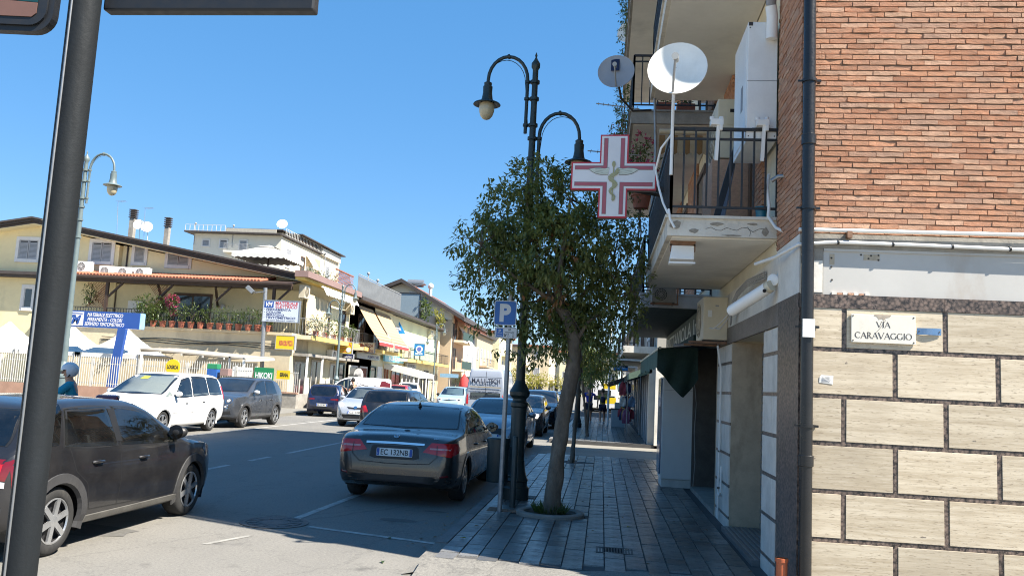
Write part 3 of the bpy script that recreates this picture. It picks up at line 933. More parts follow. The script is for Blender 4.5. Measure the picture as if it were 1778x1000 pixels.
# street name plate
pl = thing('street_sign', 'chipped white marble plaque reading VIA CARAVAGGIO on the travertine', 'street sign', (2.285, YC - .03, 2.25))
PLQ = mat('plaque_marble', (.66, .63, .55), .45, var=.06, scale=5, stain=(.48, .42, .33), stain_amt=.5, stain_scale=4)
MB().box(2.03, 2.54, YC - .040, YC - .02, 2.252, 2.487).build('plate', PLQ, pl, bevel=.003)
INK = mat('engraved_ink', (.035, .035, .04), .6, var=.25, scale=30)
PF = Fr((2.285, YC - .040, 2.37), (1, 0, 0), (0, 0, 1), (0, -1, 0))
def serif(fr, u, v, h, s, m, parent, adv):
 """Roman capitals with thick and thin strokes and serifs."""
 G = {'V': ([((0, 1), (.42, 0), .15), ((.84, 1), (.42, 0), .07)], .84, [(0, 1), (.84, 1)]),
   'I': ([((.12, 0), (.12, 1), .15)], .24, [(.12, 0), (.12, 1)]),
   'A': ([((0, 0), (.40, 1), .07), ((.82, 0), (.40, 1), .15), ((.17, .36), (.62, .36), .06)], .82, [(0, 0), (.82, 0)]),
   'R': ([((.12, 0), (.12, 1), .15), ('arc', .12, .74, .40, .26, 90, -90, .12), ((.12, .97), (.2, .97), .06), ((.32, .48), (.74, 0), .15)], .74, [(.12, 0), (.12, 1)]),
   'C': ([('arc', .46, .5, .44, .47, 50, 310, .13)], .82, [(.76, .84)]),
   'G': ([('arc', .46, .5, .44, .47, 50, 320, .13), ((.80, .05), (.80, .42), .13)], .88, [(.80, .42), (.77, .84)]),
   'O': ([('arc', .46, .5, .44, .47, 0, 360, .12)], .92, [])}
 q = MB()
 tot = sum(G[c][1] + adv for c in s) - adv
 x = u - tot * h / 2
 k = 0
 for c in s:
  st, wd, sf = G[c]
  for e in st:
   k += 1
   dz = .0012 + .00012 * (k % 7)
   if e[0] == 'arc':
    _, ax, ay, rx, ry, a0, a1, tk = e
    nseg = 16
    pts = [(x + (ax + rx * math.cos(R(a0 + (a1 - a0) * i / nseg))) * h, v - h / 2 + (ay + ry * math.sin(R(a0 + (a1 - a0) * i / nseg))) * h, abs(math.cos(R(a0 + (a1 - a0) * i / nseg)))) for i in range(nseg + 1)]
    for (p, r_) in zip(pts, pts[1:]):
     d = V((r_[0] - p[0], r_[1] - p[1], 0)); nn = V((-d.y, d.x, 0)).normalized()
     ta, tb = tk * h / 2 * (.45 + .7 * p[2]), tk * h / 2 * (.45 + .7 * r_[2])
     q.quad(fr.p(p[0] - nn.x * ta, p[1] - nn.y * ta, dz), fr.p(r_[0] - nn.x * tb, r_[1] - nn.y * tb, dz), fr.p(r_[0] + nn.x * tb, r_[1] + nn.y * tb, dz), fr.p(p[0] + nn.x * ta, p[1] + nn.y * ta, dz))
   else:
    (ax, ay), (bx, by), tk = e
    a, b_ = V((x + ax * h, v - h / 2 + ay * h, 0)), V((x + bx * h, v - h / 2 + by * h, 0))
    nn = V((0, tk * h / 2, 0)) if abs(ay - by) < .01 else V((tk * h / 2, 0, 0))
    q.quad(fr.p(a.x - nn.x, a.y - nn.y, dz), fr.p(b_.x - nn.x, b_.y - nn.y, dz), fr.p(b_.x + nn.x, b_.y + nn.y, dz), fr.p(a.x + nn.x, a.y + nn.y, dz))
  for (sx, sy) in sf:
   k += 1
   dz = .0012 + .00012 * (k % 7)
   a = x + sx * h; b_ = v - h / 2 + sy * h
   q.quad(fr.p(a - .11 * h, b_ - .025 * h, dz), fr.p(a + .11 * h, b_ - .025 * h, dz), fr.p(a + .11 * h, b_ + .025 * h, dz), fr.p(a - .11 * h, b_ + .025 * h, dz))
  x += (wd + adv) * h
 return q.build('lettering', m, parent)
serif(PF, 0.0, .036, .047, 'VIA', INK, pl, .17)
serif(PF, 0.0, -.056, .050, 'CARAVAGGIO', INK, pl, .13)
for x in (2.045, 2.525):
 for z in (2.268, 2.472):
  MB().lathe((x, YC - .040, z), [(.006, 0), (.005, .003)], 10, (0, -1, 0)).build('screw', mat('screw_dark', (.06, .05, .045), .5, metal=.6), pl)
q = MB()
q.prism(PF, [(-.07, .1175), (.065, .1175), (.05, .098), (.02, .09), (.005, .068), (-.012, .085), (-.035, .075), (-.05, .098), (-.075, .108)], .0002, .001)
q.build('chip', mat('chip_mortar', (.36, .31, .25), .9, var=.2, scale=30), pl)
q = MB()
q.tube([PF.p(.02, .075, .0006), PF.p(-.0, .045, .0006), PF.p(-.03, .0, .0006), PF.p(-.055, -.03, .0006)], .0016, 4)
q.build('crack', INK, pl)
bp = thing('number_plate_sign', 'small blue enamel house plate beside the marble street plaque', 'house plate', (2.645, YC - .03, 2.33))
BLUE_EN = mat('blue_enamel', (.10, .20, .36), .3, var=.15, scale=14, stain=(.25, .32, .42), stain_amt=.5, stain_scale=12)
q = MB()
n = 8
for i in range(n):
 x0_, x1_ = 2.555 + .19 * i / n, 2.555 + .19 * (i + 1) / n
 f = lambda t: YC - .026 - .010 * math.sin(math.pi * t)
 ya, yb = f(i / n), f((i + 1) / n)
 q.add([(x0_, ya, 2.338), (x1_, yb, 2.338), (x1_, yb - .003, 2.392), (x0_, ya - .003, 2.392)], [(0, 1, 2, 3)])
 q.add([(x0_, ya + .004, 2.338), (x1_, yb + .004, 2.338), (x1_, yb + .001, 2.392), (x0_, ya + .001, 2.392)], [(3, 2, 1, 0)])
q.build('plate', BLUE_EN, bp, 40)
for x in (2.57, 2.73):
 MB().lathe((x, YC - .026, 2.365), [(.006, 0), (.005, .009)], 8, (0, -1, 0)).build('screw', IRON, bp)
nt_ = solo(MB().add([(1.782, YC - .0185, 1.907), (1.892, YC - .019, 1.898), (1.896, YC - .020, 1.968), (1.80, YC - .0175, 1.972), (1.785, YC - .021, 1.955)], [(0, 1, 2, 3, 4)]), 'notice', mat('paper', (.7, .7, .68)), 'small white paper notice stuck on the travertine left of the wall', 'notice')
tx = MB()
for k in range(6): tx.box(1.803 - 1.8395 , 1.803 - 1.8395 + random.uniform(.06, .075), -.0022, -.0014, .017 + k * .008, .0195 + k * .008)
tp = tx.build('print', mat('grey_print', (.3, .3, .32), .8), None); tp.parent = nt_
# red clay pipe stub
os_ = thing('pipe_stub', 'open orange drainpipe stub standing at the foot of the corner pier', 'pipe', (1.50, 7.22, 0))
q = MB()
q.lathe((1.50, 7.18, -.02), [(.045, 0), (.045, .47), (.052, .472), (.052, .50), (.047, .502), (.041, .50), (.041, .05)], 20, caps=False)
q.build('pipe', mat('orange_pvc', (.42, .105, .04), .45, var=.2, scale=8, stain=(.25, .08, .04), stain_amt=.6, stain_scale=6), os_, 30)
MB().lathe((1.50, 7.18, .2), [(.0409, 0), (.01, .001)], 20).build('inside', DARK, os_)
# white lamp under the balcony, security camera, boiler, air conditioners
fl = thing('floodlight', 'white box floodlight hanging under the near corner of the balcony', 'floodlight', (.76, 8.5, 3.29))
q = MB()
q.box(.63, .88, 8.42, 8.445, 3.235, 3.282); q.box(.63, .65, 8.42, 8.47, 3.18, 3.25); q.box(.86, .88, 8.42, 8.47, 3.18, 3.25)
q.build('bracket', RUST, fl)
q = MB()
P = lambda x, y, z: (x, y, z)
q.add([(.645, 8.40, 3.235), (.865, 8.40, 3.235), (.865, 8.62, 3.17), (.645, 8.62, 3.17), (.625, 8.37, 3.09), (.865, 8.37, 3.09), (.865, 8.60, 3.06), (.625, 8.60, 3.06)],
  [(3, 2, 1, 0), (4, 5, 6, 7), (0, 1, 5, 4), (1, 2, 6, 5), (2, 3, 7, 6), (3, 0, 4, 7)])
q.build('housing', WHITE_MET, fl, bevel=.008)
MB().box(.615, .875, 8.352, 8.37, 3.045, 3.062).build('hinge_bar', WHITE_MET, fl)
cc = thing('security_camera', 'long white security camera on the wall under the balcony aimed down the street', 'camera', (1.6, 8.25, 2.75))
A, B = at(1333, 500, 8.12), at(1268, 541, 8.5)
d = (B - A).normalized()
q = MB()
q.tube([A, A.lerp(B, .5), B - d * .03, B], [.060, .060, .058, .048], 16)
q.build('housing', WHITE_MET, cc, 40)
q = MB(); q.tube([A - d * .05, A - d * .004], [.055, .059], 16); q.build('rear_cap', CREAM_MET, cc, 40)
Jb = at(1346, 490, 8.14)
q = MB(); q.lathe(Jb + V((-.0, .0, .02)), [(.058, 0), (.058, .05), (.05, .056)], 18, (-.6, -.75, -.1)); q.build('junction_box', WHITE_MET, cc, 40)
q = MB(); q.lathe(A + V((-.04, -.055, -.035)), [(.018, 0), (.016, .012)], 12, (-.3, -1, -.4)); q.build('lens_cap', DARK, cc)
for s in (-1, 1):
 q = MB(); q.tube([B + V((.012 * s, 0, -.02)), B + V((-.05 + .02 * s, .12, -.1)), B + V((-.10 + .03 * s, .22, -.16)), B + V((-.13 + .03 * s, .3, -.15))], .006, 6)
 q.build('cable', mat('grey_cable', (.35, .34, .32), .5), cc, 40)
for k in range(4):
 q = MB()
 z = 2.86 + k * .022
 q.tube([(1.60, 8.6, z + .10), (1.52, 9.2, z + .09), (1.48, 9.6, z + .02), (1.52, 10.2, z - .03), (1.56, 10.6, z - .22)], .009, 6)
 tag(q.build('wall_cable', mat('grey_cable', (.35, .34, .32), .5), cc, 40))
bo = thing('boiler', 'tall white boiler cabinet with a flue on the balcony beside the brick', 'boiler', (1.47, 8.6, 4.0))
MB().box(1.325, 1.615, 8.22, 9.05, 4.27, 5.50).build('cabinet', WHITE_MET, bo, bevel=.006)
q = MB(); q.box(1.319, 1.3245, 8.26, 9.0, 4.32, 5.44); q.build('door', WHITE_MET, bo, bevel=.002)
MB().box(1.316, 1.3185, 8.45, 8.56, 4.66, 4.92).build('handle', mat('grey_plastic', (.25, .25, .26), .5), bo)
q = MB(); q.tube([(1.545, 8.17, 5.3), (1.545, 8.15, 5.52), (1.525, 8.12, 5.62)], .056, 16); q.build('flue', WHITE_MET, bo, 40)
q = MB(); q.tube([(1.525, 8.117, 5.625), (1.52, 8.08, 5.70)], .05, 16); q.tube([(1.52, 8.075, 5.705), (1.515, 8.06, 5.73)], .033, 16); q.build('flue_cap', mat('grey_plastic', (.25, .25, .26), .5), bo, 40)
def ac_unit(label, x0, x1, y0, y1, z0, z1, fan='-Y', group='air conditioner units', m=None, blank=False):
 t = thing('air_conditioner', label, 'air conditioner', ((x0 + x1) / 2, (y0 + y1) / 2, z0), group)
 MB().box(x0, x1, y0, y1, z0 + .02, z1).build('casing', m or CREAM_MET, t, bevel=.012)
 if fan == '-Y':
  fr = Fr((x0, y0, z0 + .02), (1, 0, 0), (0, 0, 1), (0, -1, 0)); W, H = x1 - x0, z1 - z0 - .02
 elif fan == '+X':
  fr = Fr((x1, y0, z0 + .02), (0, 1, 0), (0, 0, 1), (1, 0, 0)); W, H = y1 - y0, z1 - z0 - .02
 else:
  fr = Fr((x0, y1, z0 + .02), (0, -1, 0), (0, 0, 1), (-1, 0, 0)); W, H = y1 - y0, z1 - z0 - .02
 r = min(W, H) * .40
 c = fr.p(W * .38, H * .5, 0)
 MB().lathe(c, [(r, .0), (r, .004), (0, .004)], 24, fr.n).build('fan_opening', DARK, t)
 g = MB()
 for k in range(1, 5):
  rr_ = r * k / 4
  g.lathe(c + fr.n * .006, [(rr_ - .006, 0), (rr_ + .004, 0), (rr_ + .004, .006), (rr_ - .006, .006)], 24, fr.n, caps=False)
 for k in range(6):
  a = k * math.pi / 6
  g.beam(c + fr.ex * (r * math.cos(a)) + fr.ey * (r * math.sin(a)) + fr.n * .008, c - fr.ex * (r * math.cos(a)) - fr.ey * (r * math.sin(a)) + fr.n * .008, .008, .005, up=fr.n)
 g.build('fan_guard', m or CREAM_MET, t)
 f = MB()
 f.fbox(fr, W * .06, W * .14, -.02, .0, -.28, -.0); f.fbox(fr, W * .86, W * .94, -.02, .0, -.28, 0)
 f.build('foot', BLACK_IRON, t)
 return t
t = ac_unit('beige air conditioner with its fan guard to the street, on the balcony by the boiler', 1.26, 1.60, 9.9, 10.75, 4.55, 5.30, '-X', 'air conditioners on the corner building')
MB().box(1.36, 1.54, 9.893, 9.8985, 4.98, 5.2).build('service_panel', CREAM_MET, t)
MB().box(1.40, 1.47, 9.885, 9.8925, 5.13, 5.17).build('grip', DARK, t)
q = MB(); q.tube([(1.5, 9.88, 5.0), (1.53, 9.86, 4.9), (1.55, 9.88, 4.75), (1.56, 9.9, 4.5)], .008, 6); q.build('cable', WHITE_PVC, t, 40)
MB().box(1.2, 1.62, 9.85, 10.8, 3.49, 4.54).build('stand', BRICK, t)
q = MB(); q.box(1.322, 1.618, 8.2165, 8.2195, 4.885, 4.889); q.box(1.38, 1.56, 8.216, 8.2195, 4.40, 4.404); q.build('seam', GALV, bo)
for z in (4.32, 5.44):
 for x in (1.345, 1.595): MB().lathe((x, 8.2195, z), [(.007, 0), (.006, .003)], 8, (0, -1, 0)).build('bolt', IRON, bo)
MB().box(1.33, 1.37, 8.214, 8.2195, 5.46, 5.495).build('corner_cap', BLACK_IRON, bo)
t = ac_unit('beige air conditioner on a rusty shelf above the shop awning', 1.30, 1.62, 11.25, 12.05, 2.47, 3.06, '-X', 'air conditioners on the corner building')
MB().box(1.44, 1.54, 11.243, 11.2485, 2.6, 2.98).build('service_panel', CREAM_MET, t)
MB().box(1.36, 1.41, 11.244, 11.2485, 2.79, 2.88).build('sticker', mat('paper', (.7, .7, .68)), t)
MB().box(1.455, 1.50, 11.238, 11.2425, 2.93, 2.95).build('label', mat('grey_print', (.3, .3, .32)), t)
q = MB(); q.beam((1.12, 11.3, 2.455), (1.63, 11.3, 2.455), .03, .03); q.build('shelf_arm', RUST, t)
q = MB(); q.beam((1.12, 11.95, 2.455), (1.63, 11.95, 2.455), .03, .03); q.build('shelf_arm', RUST, t)
t = ac_unit('small grey air conditioner hanging at the edge of the second balcony', .70, 1.06, 12.75, 13.15, 3.10, 3.36, '-Y', 'air conditioners on the corner building', CEMENT)
q = MB(); q.beam((.68, 12.76, 3.1), (1.10, 12.76, 3.1), .02, .03); q.beam((1.08, 12.7, 3.1), (1.08, 12.7, 3.45), .02, .02); q.build('bracket', RUST, t)
wp = thing('drain_pipe', 'thin white drain pipe running down the marble panels under the air conditioner', 'pipe', (1.57, 11.6, 0))
q = MB()
q.tube([(1.50, 11.3, 2.42), (1.57, 11.42, 2.1), (1.585, 11.55, 1.2), (1.585, 11.6, .15)], .014, 10)
q.build('pipe', WHITE_PVC, wp, 40)
q = MB(); q.tube([(1.585, 11.35, .85), (1.585, 11.35, .52), (1.585, 11.42, .47), (1.585, 11.55, .48)], .013, 10); q.build('branch', WHITE_PVC, wp, 40)
for z in (.55, 1.03, 1.8):
 MB().box(1.57, 1.602, 11.545, 11.60, z - .012, z + .012).build('clip', IRON, wp)
# clothes-line holders on the rail
for x, lab in ((1.02, 'left white clothes-line post clamped to the balcony rail'), (1.46, 'right white clothes-line post clamped to the balcony rail next to the brick')):
 t = thing('clothesline_post', lab, 'clothesline post', (x, 8.17, 4.05), 'clothes-line posts')
 q = MB(); q.beam((x + .01, 8.165, 4.05), (x + .025, 8.15, 4.42), .032, .028); q.build('post', WHITE_MET, t)
 q = MB()
 q.box(x - .05, x + .07, 8.12, 8.2, 4.40, 4.46); q.lathe((x - .04, 8.16, 4.46), [(.022, 0), (.022, .03)], 10); q.lathe((x + .05, 8.16, 4.46), [(.022, 0), (.022, .03)], 10)
 q.box(x + .03, x + .06, 8.1, 8.14, 4.34, 4.40)
 q.build('clamp', WHITE_MET, t, bevel=.004)
# satellite dishes
DISHW = mat('dish_white', (.80, .79, .74), .4, var=.05, scale=5, stain=(.5, .49, .42), stain_amt=.35, stain_scale=3)
DISHG = mat('dish_grey', (.34, .36, .40), .45, var=.06, scale=5)
def dish(label, c, n, r, m, mast, group='satellite dishes', armdir=(0, 0, -1), marks=None):
 t = thing('satellite_dish', label, 'satellite dish', mast[-1], group)
 n = V(n).normalized(); c = V(c)
 prof = [(r, .0), (r * 1.02, -.004), (r * .99, -.012)]
 N = 40
 a = n.orthogonal().normalized(); b_ = n.cross(a)
 q = MB()
 vs, fs = [], []
 K = 7
 for side, dd in ((0, 0), (1, -.008)):
  for i in range(K + 1):
   rr_ = max(r * i / K, .001)
   h = .17 * r * (rr_ / r) ** 2 - .17 * r + dd
   for k in range(N):
    an = 2 * math.pi * k / N
    vs.append(c + (a * math.cos(an) + b_ * math.sin(an)) * rr_ + n * h)
 M_ = (K + 1) * N
 for i in range(K):
  for k in range(N):
   f = (i * N + k, i * N + (k + 1) % N, (i + 1) * N + (k + 1) % N, (i + 1) * N + k)
   fs.append(f[::-1] if False else f); fs.append(tuple(x + M_ for x in f[::-1]))
 for k in range(N): fs.append((K * N + k, K * N + (k + 1) % N, M_ + K * N + (k + 1) % N, M_ + K * N + k))
 q.add(vs, fs)
 q.build('reflector', m, t, 40)
 u = V(armdir); u = (u - n * u.dot(n)).normalized()
 rim = c + u * r * .97
 foc = c + n * r * .75 + u * r * .05
 q = MB(); q.tube([rim - n * .02, rim.lerp(foc, .5) + u * .02, foc], .012 * r / .28, 8); q.build('feed_arm', GALV, t, 40)
 q = MB(); q.tube([foc + n * .02 + u * .01, foc - n * .10 - u * .02], [.034 * r / .28, .022 * r / .28], 12); q.build('feed_horn', mat('lnb_grey', (.42, .42, .4), .5), t, 40)
 q = MB(); q.tube([c - n * .2 * r, c - n * .2 * r - n * .08], .03, 8); q.beam(c - n * .08 - V((0, 0, .04)), c - n * .08 + V((0, 0, .04)), .07, .05); q.build('clamp', GALV, t)
 q = MB(); q.tube([c - n * (.17 * r + .07)] + [V(p) for p in mast], .017, 8); q.build('mast', WHITE_MET if m is DISHW else BLACK_IRON, t, 40)
 return t, n, c, u
dish('large white satellite dish on a mast at the corner of the balcony rail', at(1176, 118, 7.5), (-.16, -1, .22), .272, DISHW, [(.60, 8.15, 4.72), (.60, 8.19, 4.6), (.60, 8.19, 4.3), (.60, 8.19, 3.9)], armdir=(-.12, 0, -1))
tt, n_, c_, u_ = dish('grey satellite dish with a dark blue badge on the farther balcony', (.03, 11.55, 6.28), (-.12, -1, .20), .262, DISHG, [(.12, 11.9, 6.0), (.3, 12.0, 5.85), (.57, 12.1, 5.9)], armdir=(.05, 0, -1))
ef = V((1, 0, 0)); ef = (ef - n_ * ef.dot(n_)).normalized(); eu = n_.cross(ef) * -1
if eu.z < 0: eu = -eu
bf = Fr(c_ + n_ * -.02 , ef, eu, n_)
bg = MB().fbox(bf, -.075, .045, .02, .21, .0, .004)
bgo = bg.build('badge', mat('badge_blue', (.012, .016, .06), .5), tt)
dish('small white satellite dish at the top end of the far balconies', (.32, 20.5, 10.85), (-.5, -1, .2), .30, DISHW, [(.45, 20.7, 10.4), (.5, 20.6, 9.9)])
# television aerials beside the far balcony
def aerial(label, p, d, L, n, size, group='television aerials', mast=None):
 t = thing('aerial', label, 'aerial', p, group)
 p, d = V(p), V(d).normalized()
 q = MB(); q.tube([p, p + d * L], .008, 6)
 q.build('boom', GALV, t)
 s = d.cross(V((0, 0, 1))).normalized()
 q = MB()
 for k in range(n):
  c = p + d * (L * (k + .5) / n)
  w_ = size * (1 - .5 * k / n)
  q.tube([c - s * w_, c + s * w_], .004, 5)
 q.build('elements', GALV, t)
 if mast:
  q = MB(); q.tube([V(m) for m in mast], .014, 6); q.build('mast', GALV, t)
 return t
aerial('upper aerial with short rods poking out below the grey dish', (.4, 12.2, 5.95), (-1, -.05, .1), .65, 9, .10)
aerial('lower aerial poking out above the pharmacy cross', (.45, 12.25, 5.25), (-1, -.08, .05), .80, 8, .16)
# pharmacy cross
ph = thing('pharmacy_cross', 'red and white pharmacy cross sign with a winged staff on the balcony side', 'sign', (.04, 9.3, 3.66))
CF = Fr((.04, 9.26, 4.15), (1, 0, 0), (0, 0, 1), (0, -1, 0))
CF = Fr((.04, 9.26, 4.15), V((1, -.06, 0)), (0, 0, 1))
RED = mat('sign_red', (.50, .035, .05), .4, var=.05)
PINK = mat('sign_faded_red', (.40, .10, .13), .45, var=.08, scale=4)
SIGNW = mat('sign_white', (.72, .72, .74), .4, var=.04)
OLIVE = mat('sign_olive', (.36, .35, .19), .5, var=.06)
GREYL = mat('sign_grey_line', (.18, .19, .18), .5)
def crosspoly(a, b): return [(-a, b), (-a, a), (-b, a), (-b, -a), (-a, -a), (-a, -b), (a, -b), (a, -a), (b, -a), (b, a), (a, a), (a, b)]
MB().prism(CF, crosspoly(.160, .478), -.085, -.01).build('case', mat('sign_case', (.20, .19, .18), .5, var=.1), ph)
MB().prism(CF, crosspoly(.160, .478), -.009, .012).build('rim', RED, ph)
MB().prism(CF, crosspoly(.143, .461), .0125, .016).build('face', SIGNW, ph)
for sx in (-1, 1):
 for sy in (-1, 1):
  a, b_, c = .070, .118, .438
  pts = [(a * sx, c * sy), (b_ * sx, c * sy), (b_ * sx, b_ * sy), (c * sx, b_ * sy), (c * sx, a * sy), (a * sx, a * sy)]
  MB().prism(CF, pts, .0165, .0185).build('stripe', GREYL, ph)
  a, b_, c = .074, .114, .434
  pts = [(a * sx, c * sy), (b_ * sx, c * sy), (b_ * sx, b_ * sy), (c * sx, b_ * sy), (c * sx, a * sy), (a * sx, a * sy)]
  MB().prism(CF, pts, .0187, .0195).build('stripe', PINK, ph)
q = MB()
q.prism(CF, [(.02 * math.cos(R(k * 30)), .135 + .035 * math.sin(R(k * 30))) for k in range(12)], .020, .027)
q.beam(CF.p(.0, .10, .023), CF.p(-.006, -.28, .023), .012, .006, up=CF.n)
for k in range(30):
 tA, tB = k / 30, (k + 1) / 30
 f = lambda t: (.050 * (1 - .55 * t) * math.sin(t * 15 + .6) - .006 * t, .075 - .36 * t)
 (u0, v0), (u1, v1) = f(tA), f(tB)
 wd = .046 * (1 - .6 * tA)
 q.beam(CF.p(u0, v0, .0235 + .0002 * (k % 3)), CF.p(u1, v1, .0235 + .0002 * (k % 3)), wd, .005, up=CF.n)
q.build('staff', OLIVE, ph)
for s in (-1, 1):
 outl = [(.05 * s, .10), (.10 * s, .085), (.16 * s, .095), (.22 * s, .092), (.285 * s, .078), (.245 * s, .045), (.20 * s, .022), (.14 * s, .01), (.06 * s, .012)]
 MB().prism(CF, outl, .0197, .0215).build('wing', GREYL, ph)
 inner = [(u * .95 + .003 * s, .055 + (v - .055) * .86) for u, v in outl]
 MB().prism(CF, inner, .0216, .0235).build('wing', mat('sign_pale_green', (.58, .62, .54), .5), ph)
 q = MB()
 for k in range(3):
  pts = [(.06 * s, .03 + k * .02), (.11 * s, .028 + k * .022), (.16 * s, .04 + k * .018), (.21 * s, .048 + k * .014)]
  q.tube([CF.p(u, v, .0237) for u, v in pts], .0016, 4)
 q.build('feather_line', GREYL, ph)
q = MB(); q.beam(CF.p(.3, -.13, -.05), V((.62, 9.3, 4.02)), .05, .05); q.beam(CF.p(.1, -.13, -.05), V((.62, 9.45, 3.98)), .03, .03)
q.build('bracket', BLACK_IRON, ph)
tube_thing('cable', [(.60, 8.25, 4.33), (.50, 8.3, 4.2), (.46, 8.4, 4.0), (.49, 8.3, 3.8), (.53, 8.2, 3.62), (.58, 8.16, 3.5)], .011, WHITE_PVC, 'white cable looping down the near corner of the balcony', 'cable', 8)
tube_thing('cable_stub', [(.585, 8.17, 3.55), (.60, 8.15, 3.45), (.645, 8.14, 3.36)], .012, WHITE_PVC, 'short pale cable end on the slab corner of the balcony', 'cable', 8)
bk = thing('bucket', 'small turquoise bucket on the balcony floor by the brick', 'bucket', (1.5, 8.33, 3.50))
MB().lathe((1.5, 8.33, 3.50), [(.045, 0), (.06, .12), (.064, .12), (.064, .13), (.055, .13), (.042, .02)], 16, caps=False).build('tub', mat('turquoise_plastic', (.02, .20, .30), .4), bk, 40)
MB().lathe((1.5, 8.33, 3.505), [(.044, 0), (.0, .001)], 16).build('bottom', mat('turquoise_plastic', (.02, .20, .30), .4), bk)
# things on the balcony behind the rail
q = MB()
q.box(.95, 1.25, 8.5, 8.53, 3.5, 4.25)
ib = thing('ironing_board', 'narrow folded board with a metal frame leaning on the balcony wall', 'board', (1.2, 9.2, 3.5))
q = MB(); q.add([(1.08, 9.0, 3.5), (1.15, 9.0, 3.5), (1.45, 9.3, 4.6), (1.38, 9.3, 4.6), (1.08, 9.05, 3.5), (1.15, 9.05, 3.5), (1.45, 9.35, 4.6), (1.38, 9.35, 4.6)], [(0, 1, 2, 3), (7, 6, 5, 4), (0, 4, 5, 1), (1, 5, 6, 2), (2, 6, 7, 3), (3, 7, 4, 0)])
q.build('board', BLACK_IRON, ib)
MB().beam((1.20, 9.1, 3.5), (1.40, 9.4, 4.5), .05, .02).build('cover', mat('dull_blue', (.20, .24, .32), .7), ib)
# ---------------------------------------------------------------- plants
def leaf_mat(name, a, b, tr=.35):
 m, nt, bs = newmat(name)
 geo = nd(nt, 'ShaderNodeNewGeometry')
 co = geo.outputs['Position']
 n1 = noise_tex(nt, co, 3, 3, .6)
 c = mixc(nt, geo.outputs['Random Per Island'], a, b)
 c = mixc(nt, ramp(nt, n1, .35, .7, 0, .5), c, [x * .7 for x in a])
 nt.links.new(c, bs.inputs['Base Color'])
 bs.inputs['Roughness'].default_value = .42
 td = nd(nt, 'ShaderNodeBsdfTranslucent')
 c2 = mixc(nt, .5, c, (.20, .26, .03))
 nt.links.new(c2, td.inputs[0])
 mx = nd(nt, 'ShaderNodeMixShader', i_0=tr)
 nt.links.new(bs.outputs[0], mx.inputs[1]); nt.links.new(td.outputs[0], mx.inputs[2])
 nt.links.new(mx.outputs[0], nt.nodes['Material Output'].inputs[0])
 return m
LEAF = leaf_mat('glossy_leaf', (.10, .14, .04), (.25, .275, .10))
LEAF_Y = leaf_mat('yellow_leaf', (.22, .20, .02), (.38, .33, .045), .5)
LEAF_B = leaf_mat('balcony_leaf', (.035, .065, .018), (.10, .14, .04))
DRYLEAF = leaf_mat('dry_leaf', (.20, .085, .03), (.26, .13, .05), .2)
BARK = mat('bark', (.15, .12, .092), .95, var=.5, scale=9, bmp=.9, bscale=38, stretch=(1, 1, .3), stain=(.22, .19, .15), stain_amt=.5, stain_scale=4)
def leaf(mb, p, d, up, L, W):
 """one folded leaf: four triangles"""
 s = d.cross(up)
 s = s.normalized() if s.length > 1e-4 else d.orthogonal().normalized()
 nn = s.cross(d)
 m1 = p + d * (L * .45) - nn * (L * .03)
 a, b = m1 + s * W / 2 + nn * (W * .22), m1 - s * W / 2 + nn * (W * .22)
 tip = p + d * L - nn * (L * .16)
 mb.add([p, a, tip, b, m1], [(0, 4, 1), (1, 4, 2), (2, 4, 3), (3, 4, 0)])
def rvec(rr):
 while True:
  v = V((rr.uniform(-1, 1), rr.uniform(-1, 1), rr.uniform(-1, 1)))
  if .05 < v.length < 1: return v.normalized()
PRUNED = [(-1.62, -1.06, 2.25, 2.98, 11.25)]      # the branches are cut back round the parking sign
def foliage(mb, blobs, n, L, W, rr, droop=.25, shell=.55, tw=7):
 """sprays of leaves spread through the ellipsoids (centre, radii)"""
 wts = [b[1][0] * b[1][1] * b[1][2] for b in blobs]
 for _ in range(n // tw):
  c, rad = rr.choices(blobs, wts)[0]
  u = rvec(rr)
  f = rr.uniform(shell, 1.0) ** .6
  p = V((c[0] + u.x * rad[0] * f, c[1] + u.y * rad[1] * f, c[2] + u.z * rad[2] * f))
  d = (u + rvec(rr) * .7 + V((0, 0, .25 - droop))).normalized()
  for k in range(tw):
   q = p + d * (k * L * .33)
   if any(a0 < q.x < a1 and q.y < c1 and b0 < q.z < b1 for a0, a1, b0, b1, c1 in PRUNED): continue
   e = (d * .55 + rvec(rr) * .8 + V((0, 0, -droop))).normalized()
   leaf(mb, q, e, V((0, 0, 1)), L * rr.uniform(.7, 1.15), W * rr.uniform(.8, 1.2))
def limb(mb, pts, r0, r1, n=9, rr=None):
 m = len(pts)
 mb.tube(pts, [r0 + (r1 - r0) * i / (m - 1) for i in range(m)], n)
